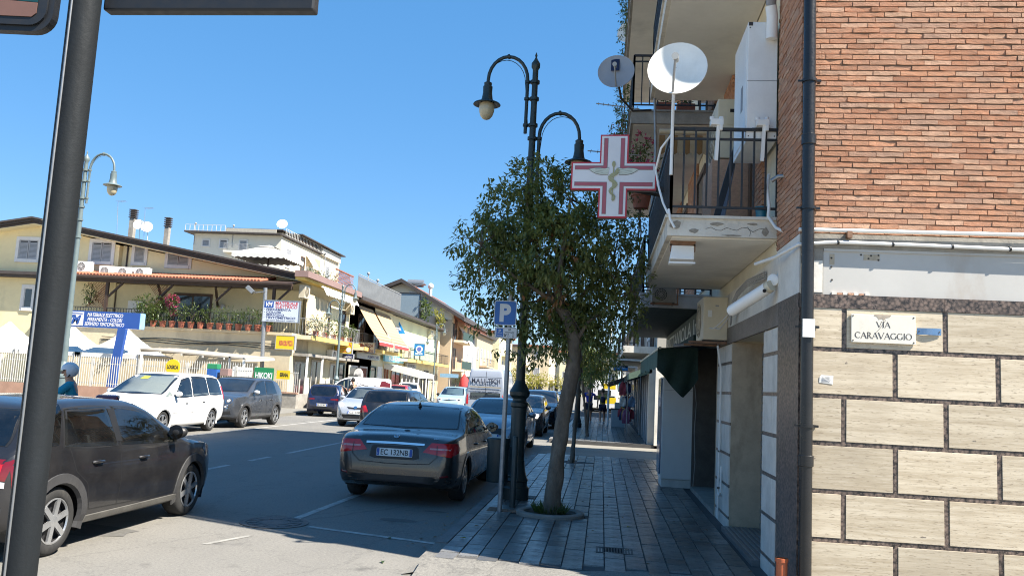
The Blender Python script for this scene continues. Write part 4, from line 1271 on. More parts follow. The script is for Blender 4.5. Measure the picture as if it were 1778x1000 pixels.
def pot_plant(label, p, h, r, pot_r=.12, pot_h=.18, leafm=None, n=220, L=.08, W=.03, group='potted plants', flower=None, seed=1, potm=None):
 rr = random.Random(seed)
 t = thing('potted_plant', label, 'potted plant', p, group)
 p = V(p)
 MB().lathe(p, [(pot_r * .72, 0), (pot_r * .95, pot_h * .85), (pot_r * 1.08, pot_h * .86), (pot_r * 1.08, pot_h), (pot_r * .9, pot_h), (pot_r * .85, pot_h * .9)], 12).build('pot', potm or TERRA, t, 40)
 q = MB()
 for k in range(4):
  a = rr.uniform(0, 6.28)
  q.tube([p + V((0, 0, pot_h * .9)), p + V((.4 * r * math.cos(a), .4 * r * math.sin(a), pot_h + h * .5))], .006, 5)
 q.build('stem', BARK, t)
 q = MB()
 foliage(q, [((p.x, p.y, p.z + pot_h + h * .5), (r, r, h * .55))], n, L, W, rr, shell=.2, tw=4)
 o = q.build('foliage', leafm or LEAF_B, t); o['kind'] = 'stuff'
 if flower:
  q = MB()
  foliage(q, [((p.x, p.y, p.z + pot_h + h * .62), (r * .9, r * .9, h * .5))], n // 2, L * .7, L * .6, rr, shell=.6, tw=3)
  o = q.build('flowers', flower, t); o['kind'] = 'stuff'
 return t
TERRA = mat('terracotta', (.30, .10, .06), .8, var=.15, scale=8)
PINKF = leaf_mat('pink_flower', (.45, .03, .14), (.60, .08, .25), .3)
pot_plant('bushy plant with pink flowers spilling from the farther balcony corner', (.50, 12.95, 4.6), .9, .28, .16, .22, n=420, flower=PINKF, seed=3, group='plants on the brick building')
def climber(label, blobs, n, seed):
 rr = random.Random(seed)
 t = thing('climbing_plant', label, 'plant', blobs[0][0], 'plants on the brick building')
 q = MB()
 for c, rad in blobs: q.tube([(c[0], c[1], c[2] - rad[2]), (c[0] + .03, c[1], c[2]), (c[0] - .02, c[1], c[2] + rad[2])], .012, 5)
 q.build('stem', BARK, t)
 q = MB(); foliage(q, blobs, n, .075, .032, rr, shell=.1, tw=4)
 o = q.build('foliage', LEAF_B, t); o['kind'] = 'stuff'
climber('climbing plant hanging down the balcony edge behind the pharmacy cross', [((.48, 13.1, 4.9), (.16, .3, .75)), ((.50, 13.3, 4.3), (.2, .3, .4)), ((.45, 14.5, 5.6), (.15, .8, .5))], 900, 5)
climber('creeper with hanging stems at the far end of the second floor balconies', [((.26, 19.6, 7.6), (.16, .9, .6)), ((.24, 18, 8.1), (.15, 1.2, .5)), ((.22, 20.3, 8.6), (.14, .4, .5)), ((.25, 16.5, 7.0), (.16, .8, .4))], 1000, 7)
pot_plant('pink flowering pot plant hung outside the far second floor rail', (.2, 19.9, 7.25), .7, .3, .17, .24, n=260, flower=PINKF, seed=8, group='plants on the brick building')
pot_plant('red-potted plant hung outside the second floor rail, nearer one', (.22, 17.2, 6.5), .6, .28, .17, .24, n=220, seed=9, group='plants on the brick building')
climber('shaggy creeper on the top balcony of the brick building', [((.26, 14.4, 9.7), (.16, 1.0, .8)), ((.24, 17, 10.2), (.15, 1.5, .6)), ((.24, 19.8, 10.6), (.14, .8, .9)), ((.26, 13.6, 10.4), (.14, .5, .8))], 1700, 6)
for i, (x, y) in enumerate(((.85, 13.45), (1.2, 13.5))):
 t = thing('planter', ['wide terracotta planter behind the rail of the farther balcony, left one', 'terracotta planter behind the farther balcony rail, nearer the wall'][i], 'planter', (x, y, 6.26), 'planters on the second floor')
 MB().box(x - .14, x + .14, y - .1, y + .1, 6.27, 6.47).build('box', TERRA, t, bevel=.01)
 q = MB(); foliage(q, [((x, y, 6.55), (.16, .1, .12))], 90, .06, .03, random.Random(40 + i), shell=.1, tw=3); o = q.build('foliage', LEAF_B, t); o['kind'] = 'stuff'
# curtain awning at the end of the first floor balcony
aw = thing('awning', 'short cream awning with a striped fringe over the first floor balcony door', 'awning', (1.3, 13.1, 5.6))
q = MB(); q.tube([(.75, 13.0, 5.86), (1.62, 13.0, 5.86)], .045, 10); q.build('roller', CREAM_MET, aw, 40)
for k in range(9):
 q = MB(); x = .75 + k * .097
 q.add([(x, 12.98, 5.8), (x + .095, 12.985, 5.8), (x + .095, 12.99, 5.52), (x + .045, 12.97, 5.48), (x, 12.98, 5.52)], [(0, 4, 3, 2, 1)])
 q.build('valance', mat('awning_cream', (.42, .36, .25), .8) if k % 2 else mat('awning_ochre', (.26, .16, .07), .8), aw)
tube_thing('cable', [(.62, 12.2, 6.15), (.66, 12.2, 5.3), (.63, 12.25, 4.5)], .02, GALV, 'grey drain pipe hanging from the second floor balcony', 'pipe')
# ---------------------------------------------------------------- the shop under the balcony
sg = thing('shop_sign', 'long dark green shop fascia with tall pale letters above the awning', 'shop sign', (1.45, 16, 2.6))
MB().box(1.44, 1.60, 12.45, 19.6, 2.66, 3.05).build('board', GREEN_P, sg)
SF = Fr((1.44, 16.0, 2.85), (0, -1, 0), (0, 0, 1), (-1, 0, 0))
text(SF, 0, -.02, .26, 'RITTAVIOLA Int', mat('sign_cream_letters', (.50, .54, .50), .5), sg, width=6.4, bold=.01)
aw2 = thing('awning', 'dark green shop awning half rolled with its torn side flap hanging down', 'awning', (1.2, 13, 2.2))
GREENC = mat('green_canvas', (.012, .034, .028), .85, var=.2, scale=5)
GREENV = mat('faded_green_canvas', (.095, .15, .115), .85, var=.25, scale=9, stretch=(1, 6, .6))
q = MB(); q.box(1.32, 1.60, 12.6, 19.3, 2.50, 2.64); q.build('cassette', GREENC, aw2)
q = MB()
for i in range(12):
 y0, y1 = 12.75 + i * .53, 12.75 + (i + 1) * .53
 q.quad((1.45, y0, 2.52), (1.45, y1, 2.52), (.86, y1, 2.42 + .02 * math.sin(i * 1.7 + 1)), (.86, y0, 2.42 + .02 * math.sin(i * 1.7)))
q.build('canopy', GREENC, aw2)
q = MB()
for i in range(60):
 y0, y1 = 12.9 + i * .105, 12.9 + (i + 1) * .105
 f = lambda k: .85 + .014 * math.sin(k * 1.3)
 q.quad((f(i), y0, 2.43), (f(i + 1), y1, 2.43), (f(i + 1), y1, 2.16 + .02 * math.sin((i + 1) * .9)), (f(i), y0, 2.16 + .02 * math.sin(i * .9)))
q.build('valance', GREENV, aw2, 60)
MB().beam((.855, 12.85, 2.44), (.855, 19.2, 2.44), .035, .035).build('front_bar', CREAM_MET, aw2)
# hanging flap: a draped sheet with folds
q = MB()
rr = random.Random(8)
top = [V((.82, 12.9, 2.44)), V((1.42, 12.9, 2.47))]
outl = [(0.0, 2.10), (.25, 1.93), (.45, 1.83), (.66, 1.70), (.82, 1.83), (1.0, 2.0)]
N = 24; K = 10
grid = []
for i in range(N + 1):
 s_ = i / N
 tp = top[0].lerp(top[1], s_)
 for j in range(len(outl) - 1):
  if outl[j][0] <= s_ <= outl[j + 1][0]:
   bz = outl[j][1] + (outl[j + 1][1] - outl[j][1]) * (s_ - outl[j][0]) / (outl[j + 1][0] - outl[j][0])
 for k in range(K + 1):
  f = k / K
  z = tp.z + (bz - tp.z) * f
  grid.append((tp.x + .02 * f * math.sin(s_ * 9), 12.9 + .05 * f * math.sin(s_ * 14 + f * 3) - .05 * f, z))
q.add(grid, [(i * (K + 1) + k, (i + 1) * (K + 1) + k, (i + 1) * (K + 1) + k + 1, i * (K + 1) + k + 1) for i in range(N) for k in range(K)])
q.build('side_flap', GREENC, aw2, 60)
q = MB(); q.tube([(1.30, 12.75, 2.50), (1.05, 12.78, 2.47)], .028, 10); q.build('arm_joint', GALV, aw2, 40)
fz = thing('freezer', 'tall pale upright freezer cabinet standing at the dark shop opening', 'freezer', (1.37, 15.65, PZ))
MB().box(1.08, 1.68, 15.25, 15.98, PZ + .14, PZ + 1.93).build('cabinet', mat('freezer_paint', (.72, .72, .70), .45, var=.03, stain=(.42, .41, .38), stain_amt=.3), fz, bevel=.012)
MB().box(1.10, 1.68, 15.27, 15.96, PZ + .0, PZ + .138).build('plinth', mat('freezer_plinth', (.62, .61, .57), .5), fz)
MB().box(1.08, 1.68, 15.246, 15.2485, PZ + 1.70, PZ + 1.704).build('seam', GALV, fz)
MB().box(1.052, 1.078, 15.27, 15.96, PZ + .22, PZ + 1.90).build('glass_door', mat('fridge_blue', (.06, .14, .24), .12, var=.3, scale=3, spec=.8), fz)
MB().box(1.02, 1.05, 15.30, 15.33, PZ + .8, PZ + 1.4).build('handle', GALV, fz)
tube_thing('cable', [(1.62, 15.24, 2.1), (1.66, 15.1, 1.6), (1.62, 14.95, 1.1), (1.64, 14.9, .6), (1.62, 14.95, .2)], .006, mat('grey_cable', (.35, .34, .32), .5), 'thin cable dangling beside the freezer', 'cable', 6)
# ================================================================ street furniture
LAMPGREEN = mat('lamp_green', (.016, .030, .032), .42, var=.2, scale=6, stain=(.05, .055, .05), stain_amt=.4, stain_scale=6)
LAMPGREY = mat('lamp_grey_green', (.13, .17, .175), .45, var=.12, scale=6)
GLOBE = mat('opal_globe', (.50, .44, .30), .25, var=.06, spec=.6)
def street_lamp(label, loc, rz, m, scale=1.0):
 t = thing('street_lamp', label, 'street lamp', loc, 'double-armed street lamps', rz=rz)
 q = MB()
 q.lathe((0, 0, 0), [(.205, 0), (.205, .16), (.175, .19), (.175, .25), (.19, .27), (.16, .32), (.135, .42), (.122, .52), (.122, .56)], 12)
 q.build('base', m, t, 30)
 q = MB()
 q.lathe((0, 0, 0), [(.112, .56), (.112, 1.32), (.13, 1.34), (.13, 1.39), (.105, 1.42), (.105, 1.45), (.15, 1.50), (.155, 1.55), (.085, 1.68), (.072, 1.72)], 14)
 q.build('pedestal', m, t, 30)
 q = MB()
 q.lathe((0, 0, 0), [(.070, 1.7), (.062, 3.2), (.054, 5.0), (.045, 6.45), (.045, 6.52), (.068, 6.56), (.068, 6.62), (.03, 6.68), (.012, 6.72), (.02, 6.75), (.004, 6.80)], 12)
 q.build('pole', m, t, 40)
 for (s, zb, za, dx) in ((-1, 5.50, 6.35, .115), (1, 4.55, 5.45, .105)):
  arm = MB()
  Rr = .31
  pts = [V((s * dx, 0, zb)), V((s * dx, 0, za - .2))] + [V((s * (dx + Rr - Rr * math.cos(R(a))), 0, za + .38 * math.sin(R(a)))) for a in range(0, 181, 15)]
  end = pts[-1] + V((0, 0, -.05)); pts.append(end)
  arm.tube(pts, .027, 10)
  ao = arm.build('arm', m, t, 40)
  k = MB()
  for z in (zb + .13, za - .03, zb + .55):
   k.lathe((0, 0, z), [(.055, -.025), (.075, -.022), (.075, .022), (.055, .025)], 12)
   k.lathe((s * dx, 0, z), [(.028, -.022), (.042, -.02), (.042, .02), (.028, .022)], 10)
   k.beam((s * .05, 0, z), (s * dx, 0, z), .03, .03)
  k.lathe(pts[8] , [(.028, -.02), (.04, -.018), (.04, .018), (.028, .02)], 10, (1, 0, .2))
  k.build('clamp', m, t, 40)
  wq = MB()
  wq.tube([V((s * (dx - .035), 0, zb + .1))] + [p + V((s * .035, .02, -.05)) for p in pts[2:13]], .006, 5)
  wq.build('wire', m, t)
  h = MB()
  h.lathe(end, [(.03, .02), (.062, 0), (.058, -.05), (.075, -.06), (.072, -.16), (.085, -.25), (.10, -.29), (.205, -.335), (.215, -.35), (.2, -.355), (.1, -.33)], 24)
  h.build('lamp_shade', m, t, 35)
  g = MB()
  g.lathe(end, [(.112, -.335), (.122, -.39), (.118, -.46), (.095, -.53), (.055, -.578), (.004, -.595)], 20)
  g.build('globe', GLOBE, t, 60)
 t.scale = (scale,) * 3
 return t
lamp = street_lamp('dark green double lamp post rising behind the pavement tree', (-1.21, 12.45, PZ), 0, LAMPGREEN, 1.0)
lamp_b = copy_tree(lamp, (-1.02, 37.0, PZ), label='dark lamp post farther down the right pavement beside the row of trees')
lamp_l = street_lamp('pale grey-green double lamp post right behind the leaning sign pole', (-13.15, 19.3, 0), R(180), LAMPGREY, 1.045)
lamp_m = copy_tree(lamp_l, (-14.4, 44.5, PZ), label='grey double lamp post in front of the pizzeria signs')
lamp_m.scale = (1, 1, 1)
lamp_n = copy_tree(lamp_l, (-14.6, 72, PZ), label='grey double lamp post beside the tan wall beyond the green canopies')
lamp_n.scale = (1, 1, 1)
PZS = .12
ps = thing('parking_sign', 'blue parking sign with a 60 minute panel on a thin grey pole by the kerb', 'parking sign', (-1.26, 11.07, PZS))
MB().tube([(-1.265, 11.07, PZS), (-1.262, 11.07, 1.4), (-1.26, 11.07, 2.98)], .0315, 12).build('pole', GALV, ps, 40)
P0, P1 = at(859.5, 521.5, 11.02), at(896, 565.5, 11.02)
P2_, P3_ = at(859.5, 567.5, 11.02), at(897, 588, 11.02)
def rrect(w, h, r, n=5):
 pts = []
 for cx_, cy_, a0 in ((w / 2 - r, h / 2 - r, 0), (-w / 2 + r, h / 2 - r, 90), (-w / 2 + r, -h / 2 + r, 180), (w / 2 - r, -h / 2 + r, 270)):
  for k in range(n + 1):
   a = R(a0 + 90 * k / n)
   pts.append((cx_ + r * math.cos(a), cy_ + r * math.sin(a)))
 return pts
SIGNBLUE = mat('sign_blue', (.012, .115, .40), .35, var=.04)
SIGNWH = mat('sign_plate_white', (.62, .63, .64), .4, var=.04)
W_, H_ = P1.x - P0.x, P0.z - P1.z
ctr = V(((P0.x + P1.x) / 2, 11.02, (P0.z + P1.z) / 2))
F1 = Fr(ctr, (1, 0, 0))
MB().prism(F1, rrect(W_, H_, .03), 0, .012).build('plate', SIGNWH, ps)
MB().prism(F1, rrect(W_ - .018, H_ - .018, .024), .0122, .0135).build('face', SIGNBLUE, ps)
text(F1, 0, 0, H_ * .66, 'P', SIGNWH, ps, d=.014, depth=.001, bold=.05, width=H_ * .46)
W2, H2 = P3_.x - P2_.x, P2_.z - P3_.z
F2 = Fr(V(((P2_.x + P3_.x) / 2, 11.02, (P2_.z + P3_.z) / 2)), (1, 0, 0))
MB().prism(F2, rrect(W2, H2, .018), 0, .012).build('plate', SIGNWH, ps)
q = MB()
for (a, b_, c, d_) in ((-W2 / 2 + .006, W2 / 2 - .006, H2 / 2 - .009, H2 / 2 - .005), (-W2 / 2 + .006, W2 / 2 - .006, -H2 / 2 + .005, -H2 / 2 + .009), (-W2 / 2 + .004, -W2 / 2 + .008, -H2 / 2 + .012, H2 / 2 - .012), (W2 / 2 - .008, W2 / 2 - .004, -H2 / 2 + .012, H2 / 2 - .012)):
 q.fbox(F2, a, b_, c, d_, .0122, .013)
q.build('border', mat('grey_print', (.3, .3, .32)), ps)
MB().fbox(F2, -W2 * .42, -W2 * .12, -H2 * .38, H2 * .38, .0122, .0134).build('disc_symbol', SIGNBLUE, ps)
BLACKINK = mat('black_ink', (.02, .02, .022), .5, var=.05)
text(F2, -W2 * .27, H2 * .14, H2 * .30, 'P', SIGNWH, ps, d=.0138, depth=.001, bold=.02)
q = MB(); q.fbox(F2, -W2 * .38, -W2 * .16, -H2 * .30, -H2 * .24, .0138, .0145); q.fbox(F2, -W2 * .38, -W2 * .16, -H2 * .06, -H2 * .03, .0138, .0145); q.build('clock_lines', SIGNWH, ps)
text(F2, W2 * .17, H2 * .30, H2 * .17, '60', BLACKINK, ps, d=.0125, depth=.001, bold=.02)
text(F2, W2 * .17, H2 * .06, H2 * .15, 'minuti', BLACKINK, ps, d=.0125, depth=.001, bold=.02, width=W2 * .42)
text(F2, W2 * .24, -H2 * .14, H2 * .13, '8 - 13', BLACKINK, ps, d=.0125, depth=.001, width=W2 * .30)
text(F2, W2 * .24, -H2 * .33, H2 * .13, '17 - 20', BLACKINK, ps, d=.0125, depth=.001, width=W2 * .30)
q = MB()
for s in (-1, 1): q.beam(F2.p(-W2 * .02 - s * .014, -H2 * .36, .0135), F2.p(-W2 * .02 + s * .014, -H2 * .14, .0135), .007, .002, up=F2.n); q.beam(F2.p(-W2 * .02 + s * .022, -H2 * .17, .0138), F2.p(-W2 * .02 + s * .006, -H2 * .11, .0138), .008, .002, up=F2.n)
q.build('hammers', BLACKINK, ps)
for z in (2.78, 2.63, 2.46):
 MB().lathe((-1.26, 11.07, z), [(.032, -.012), (.038, -.012), (.038, .012), (.032, .012)], 12).build('clamp', GALV, ps)
sp = solo(MB().tube([(-1.15, 11.56, PZS), (-1.15, 11.56, 1.04), (-1.15, 11.56, 1.07)], [.04, .04, .03], 12), 'bollard', LAMPGREEN, 'short dark green post between the parking sign pole and the lamp base', 'bollard', smooth=40)
bin_ = thing('litter_bin', 'round dark green litter bin hanging between the sign pole and the lamp post', 'litter bin', (-1.42, 11.9, .42))
MB().lathe((-1.42, 11.9, .40), [(.10, 0), (.145, .01), (.152, .03), (.158, .52), (.158, .55)], 20).build('tub', LAMPGREEN, bin_, 40)
MB().lathe((-1.42, 11.9, .95), [(.166, 0), (.168, .05), (.15, .07), (.02, .075)], 20).build('lid', LAMPGREEN, bin_, 40)
q = MB(); q.beam((-1.28, 11.9, .9), (-1.15, 11.6, .9), .02, .03); q.beam((-1.28, 11.9, .5), (-1.15, 11.6, .5), .02, .03); q.build('bracket', LAMPGREEN, bin_)
# brown paving patch round the pole
for k, (dx, dy) in enumerate(((-.16, 0), (-.02, 0), (.12, .0), (-.16, .11), (.12, .11), (-.02, .11), (-.16, .22))):
 MB().box(-1.28 + dx, -1.15 + dx, 11.1 + dy, 11.2 + dy, PZS - .004, PZS + .006).build('brown_paver', mat('brown_paver', (.20, .12, .08), .8, var=.2, scale=20), pavement)
# ---- pavement trees
def tree(label, base, trunk, radii, limbs, blobs, n, L, W, seed, leafm=None, group='trees on the right pavement', tw=7, dry=None, shell=.45):
 rr = random.Random(seed)
 t = thing('street_tree', label, 'tree', base, group)
 q = MB()
 tp_, tr2 = [], []
 for i in range(len(trunk) - 1):
  for k in range(5):
   tp_.append(V(trunk[i]).lerp(V(trunk[i + 1]), k / 5)); tr2.append(radii[i] + (radii[i + 1] - radii[i]) * k / 5)
 q.tube(tp_ + [trunk[-1]], tr2 + [radii[-1]], 22)
 nz = lambda p, s, o: noise.noise(V((p.x * s + o, p.y * s, p.z * s * .45)))
 q.v = [tuple(V(p) + V((nz(V(p), 9, 0) * .018 + nz(V(p), 30, 5) * .009, nz(V(p), 9, 7) * .018 + nz(V(p), 30, 3) * .009, 0))) for p in q.v]
 for pts, r0, r1 in limbs: limb(q, pts, r0, r1, 8)
 # twigs out to the edge of the crown
 tip0 = [pts[-1] for pts, _, _ in limbs] + [trunk[-1]]
 for k in range(46 if n > 4000 else 12):
  c, rad = rr.choice(blobs)
  u = rvec(rr)
  e = V((c[0] + u.x * rad[0] * .8, c[1] + u.y * rad[1] * .8, c[2] + u.z * rad[2] * .8))
  if any(a0 - .15 < e.x < a1 + .15 and e.y < c1 + .1 and b0 - .15 < e.z < b1 for a0, a1, b0, b1, c1 in PRUNED): continue
  s = min(tip0, key=lambda p: (V(p) - e).length)
  s = V(s); md = s.lerp(e, .5) + V((0, 0, .08)) + rvec(rr) * .06
  q.tube([s, md, e], [.016, .010, .003], 5)
 q.build('trunk', BARK, t, 60)
 q = MB()
 foliage(q, blobs, n, L, W, rr, droop=.3, shell=shell, tw=tw)
 o = q.build('crown', leafm or LEAF, t); o['kind'] = 'stuff'
 if dry:
  q = MB(); foliage(q, dry, 160, L * 1.1, W * 1.3, rr, droop=.6, shell=.1, tw=5)
  o = q.build('dry_leaves', DRYLEAF, t); o['kind'] = 'stuff'
 return t
TY = 11.12
A_ = lambda u, v, dy=0: at(u, v, TY + dy)
trunk = [A_(957, 905), A_(957, 885), A_(962, 845), A_(969, 790), A_(976, 735), A_(985, 690), A_(993, 650), A_(998, 615), A_(996, 585), A_(987, 556), A_(972, 532)]
rad_ = [.135, .115, .105, .098, .094, .095, .092, .088, .085, .080, .072]
limbs = [([A_(972, 532), A_(955, 510, .05), A_(940, 470, .1), A_(925, 420, .1), A_(915, 350, .05)], .05, .012),
   ([A_(975, 535), A_(968, 495, -.1), A_(975, 450, -.15), A_(985, 395, -.2), A_(990, 345, -.2)], .05, .012),
   ([A_(990, 560), A_(1005, 520, .1), A_(1030, 490, .2), A_(1065, 450, .2)], .042, .01),
   ([A_(965, 525), A_(925, 500, -.1), A_(880, 470, -.2), A_(835, 425, -.2)], .04, .008),
   ([A_(955, 505), A_(930, 480, .3), A_(900, 420, .4), A_(880, 380, .4)], .035, .008),
   ([A_(997, 600), A_(1020, 560, -.1), A_(1060, 530, -.1), A_(1095, 505, -.1)], .03, .008),
   ([A_(995, 600), A_(965, 570, .3), A_(935, 545, .5), A_(915, 525, .6)], .028, .006)]
def blob(u, v, ru, rv, Y, dy=0.0, ry=None):
 c = at(u, v, Y + dy)
 k = (Y + dy) / 1450
 return ((c.x, c.y, c.z), (ru * k, (ry or ru) * k, rv * k))
blobs = [blob(932, 322, 52, 42, TY), blob(895, 372, 62, 52, TY, .1), blob(985, 352, 62, 55, TY, .0), blob(840, 424, 55, 42, TY, -.1), blob(1040, 405, 58, 52, TY, .1),
   blob(925, 425, 80, 60, TY, .45), blob(975, 430, 80, 60, TY, -.45), blob(860, 492, 58, 55, TY, .0), blob(1075, 462, 44, 70, TY, -.1), blob(1040, 520, 62, 60, TY, .2),
   blob(915, 530, 62, 55, TY, .3), blob(990, 505, 70, 60, TY, .5), blob(870, 555, 42, 48, TY, -.1), blob(1075, 545, 36, 42, TY, 0), blob(1015, 575, 50, 40, TY, .1), blob(940, 585, 50, 40, TY, .1), blob(1105, 500, 20, 50, TY, -.2)]
dry = [blob(960, 440, 30, 40, TY), blob(985, 445, 14, 14, TY, -.6), blob(925, 395, 20, 14, TY, -.5), blob(970, 520, 25, 25, TY, -.3), blob(905, 520, 12, 16, TY, -.5)]
tree('large leafy tree leaning beside the lamp post in a round pavement bed', (-.62, TY, PZ), trunk, rad_, limbs, blobs, 21500, .092, .037, 11, dry=dry)
ring = MB()
ring.lathe((-.61, TY, 0), [(.345, PZ - .02), (.345, PZ + .035), (.365, PZ + .05), (.425, PZ + .05), (.445, PZ + .035), (.445, PZ - .02)], 32, caps=False)
solo(ring, 'tree_ring', mat('ring_stone', (.22, .20, .175), .85, var=.2, scale=8, bmp=.3), 'round stone edging set flush around the foot of the leaning tree', 'tree ring', smooth=40)
q = MB().lathe((-.61, TY, PZ - .01), [(.35, 0), (.2, .03), (.001, .035)], 24)
st = structure(q, 'soil', mat('soil', (.055, .042, .03), .95, var=.3, scale=25, bmp=.6), parent=pavement)
q = MB(); rr = random.Random(12)
for k in range(260):
 a, r_ = rr.uniform(0, 6.28), rr.uniform(.1, .2)
 p = V((-.61 + r_ * math.cos(a), TY + r_ * math.sin(a), PZ + .01))
 leaf(q, p, (V((math.cos(a) * .4, math.sin(a) * .4, 1)) + rvec(rr) * .3).normalized(), V((math.sin(a), -math.cos(a), 0)), rr.uniform(.06, .2), .012)
gr = q.build('grass', LEAF_B, None); gr['kind'] = 'stuff'
def small_tree(label, x, y, h, r, lean, n, seed, leafm=None, L=.11, trunk_r=.045, base=.0):
 rr = random.Random(seed)
 tp = V((x + lean, y, h))
 tr = [V((x, y, .1)), V((x + lean * .3, y, h * .3)), V((x + lean * .8, y, h * .7)), tp]
 bl = [((tp.x + rr.uniform(-.5, .5) * r, tp.y + rr.uniform(-.5, .5) * r, tp.z + rr.uniform(-.35, .6) * r), (r * rr.uniform(.45, .7),) * 3) for _ in range(7)]
 lm = [([tp, tp.lerp(V(b[0]), .6) + V((0, 0, .1)), V(b[0])], trunk_r * .6, .008) for b in bl]
 return tree(label, (x, y, PZ), tr, [trunk_r * 1.3, trunk_r, trunk_r * .95, trunk_r * .8], lm, bl, n, L, L * .38, seed, leafm, tw=6, shell=.3)
small_tree('dark slim pavement tree just behind the leaning tree', -.61, 19.2, 2.9, 1.15, .12, 3600, 21)
small_tree('thin tree with a pale leaning trunk beyond the side street', -.45, 30.2, 2.9, .95, -.32, 1600, 22, L=.13)
small_tree('small pavement tree with sunlit yellow leaves near the walkers', -.55, 35.4, 2.75, 1.0, .1, 1900, 23, LEAF_Y, L=.15)
for i, (y, s) in enumerate(((44, .9), (52, 1.0), (61, 1.0), (70, 1.1))):
 small_tree(['dark pavement tree beyond the walkers', 'second dark tree beyond the walkers', 'third dark tree beyond the walkers', 'last pavement tree at the far end of the row'][i], -.7, y, 2.9, s, .05, 700, 30 + i, L=.2)
# fallen leaves
rr = random.Random(77)
for i, (u, v) in enumerate(((664, 973), (778, 892), (776, 897), (675, 932), (823, 913), (811, 934), (940, 895), (735, 868), (1088, 915))):
 p = atz(u, v, .01 if u < 760 else PZ + .012)
 q = MB(); a = rr.uniform(0, 6.28)
 leaf(q, p, V((math.cos(a), math.sin(a), .12)).normalized(), V((0, 0, 1)), .09, .045)
 labs = ['green fallen leaf on the sunlit asphalt', 'curled pale leaf on the asphalt behind the brown saloon, upper one', 'curled pale leaf on the asphalt behind the brown saloon, lower one', 'green leaf on the shaded asphalt by the white line', 'dry leaf at the kerb edge', 'dry leaf on the pavement corner', 'leaf by the tree ring', 'dark leaf in the gutter', 'small leaf on the pavers']
 solo(q, 'fallen_leaf', [LEAF_B, DRYLEAF, LEAF_Y][i % 3] if i else LEAF_B, labs[i], 'leaf', 'fallen leaves')
q = MB(); rr = random.Random(99)
for k in range(330):
 gut = rr.random() < .6
 x, y = (KX - abs(rr.gauss(0, .14)), rr.uniform(8.9, 21)) if gut else (rr.uniform(-1.4, 1.5), rr.uniform(8.2, 20))
 a = rr.uniform(0, 6.28); L = rr.uniform(.015, .06)
 leaf(q, V((x, y, .008 if gut else PZ + .008)), V((math.cos(a), math.sin(a), rr.uniform(0, .2))).normalized(), V((0, 0, 1)), L, L * .5)
o = q.build('leaf_litter', DRYLEAF); o['kind'] = 'stuff'
# ---- the pole and the sign plates close to the camera
np_ = thing('sign_pole', 'close grey metal pole with a seam carrying dark sign plates at its top', 'sign pole', (-.99, 1.4, 0))
POLEM = mat('pole_zinc', (.011, .0135, .016), .65, metal=.0, spec=.2, var=.3, scale=9, stretch=(1, 1, .25), bmp=.1, bscale=120)
q = MB()
q.lathe((-.992, 1.40, 0), [(.0275, 0), (.0275, 1.0), (.0275, 2.0), (.0275, 2.9)], 28)
q.build('pole', POLEM, np_, 60)
q = MB(); q.tube([(-1.000, 1.3733, 0), (-1.000, 1.3733, 1.5), (-1.000, 1.3733, 2.9)], .0022, 8); q.build('seam', mat('pole_edge', (.25, .26, .27), .4, metal=.6), np_, 60)
SB = mat('sign_back', (.012, .014, .018), .5, var=.1)
q = MB(); q.box(-.97, -.555, 1.42, 1.447, 2.419, 2.56); q.build('arm_plate', SB, np_, bevel=.004)
F3 = Fr((-1.16, 1.35, 2.50), V((1, .10, 0)), V((.02, 0, 1)))
MB().prism(F3, rrect(.27, .30, .035, 6), -.02, -.001).build('panel', SB, np_)
MB().prism(F3, rrect(.25, .28, .03, 6), .0, .004).build('panel_rim', SB, np_)
MB().prism(F3, [(-.115, -.125), (.10, -.125), (.108, -.118), (.108, -.098), (-.115, -.088)], .0045, .006).build('lower_band', mat('sign_brown', (.16, .085, .065), .4), np_)
MB().prism(F3, [(-.115, -.087), (.108, -.097), (.108, .12), (-.115, .12)], .0045, .006).build('upper_band', mat('sign_teal', (.006, .045, .05), .4), np_)
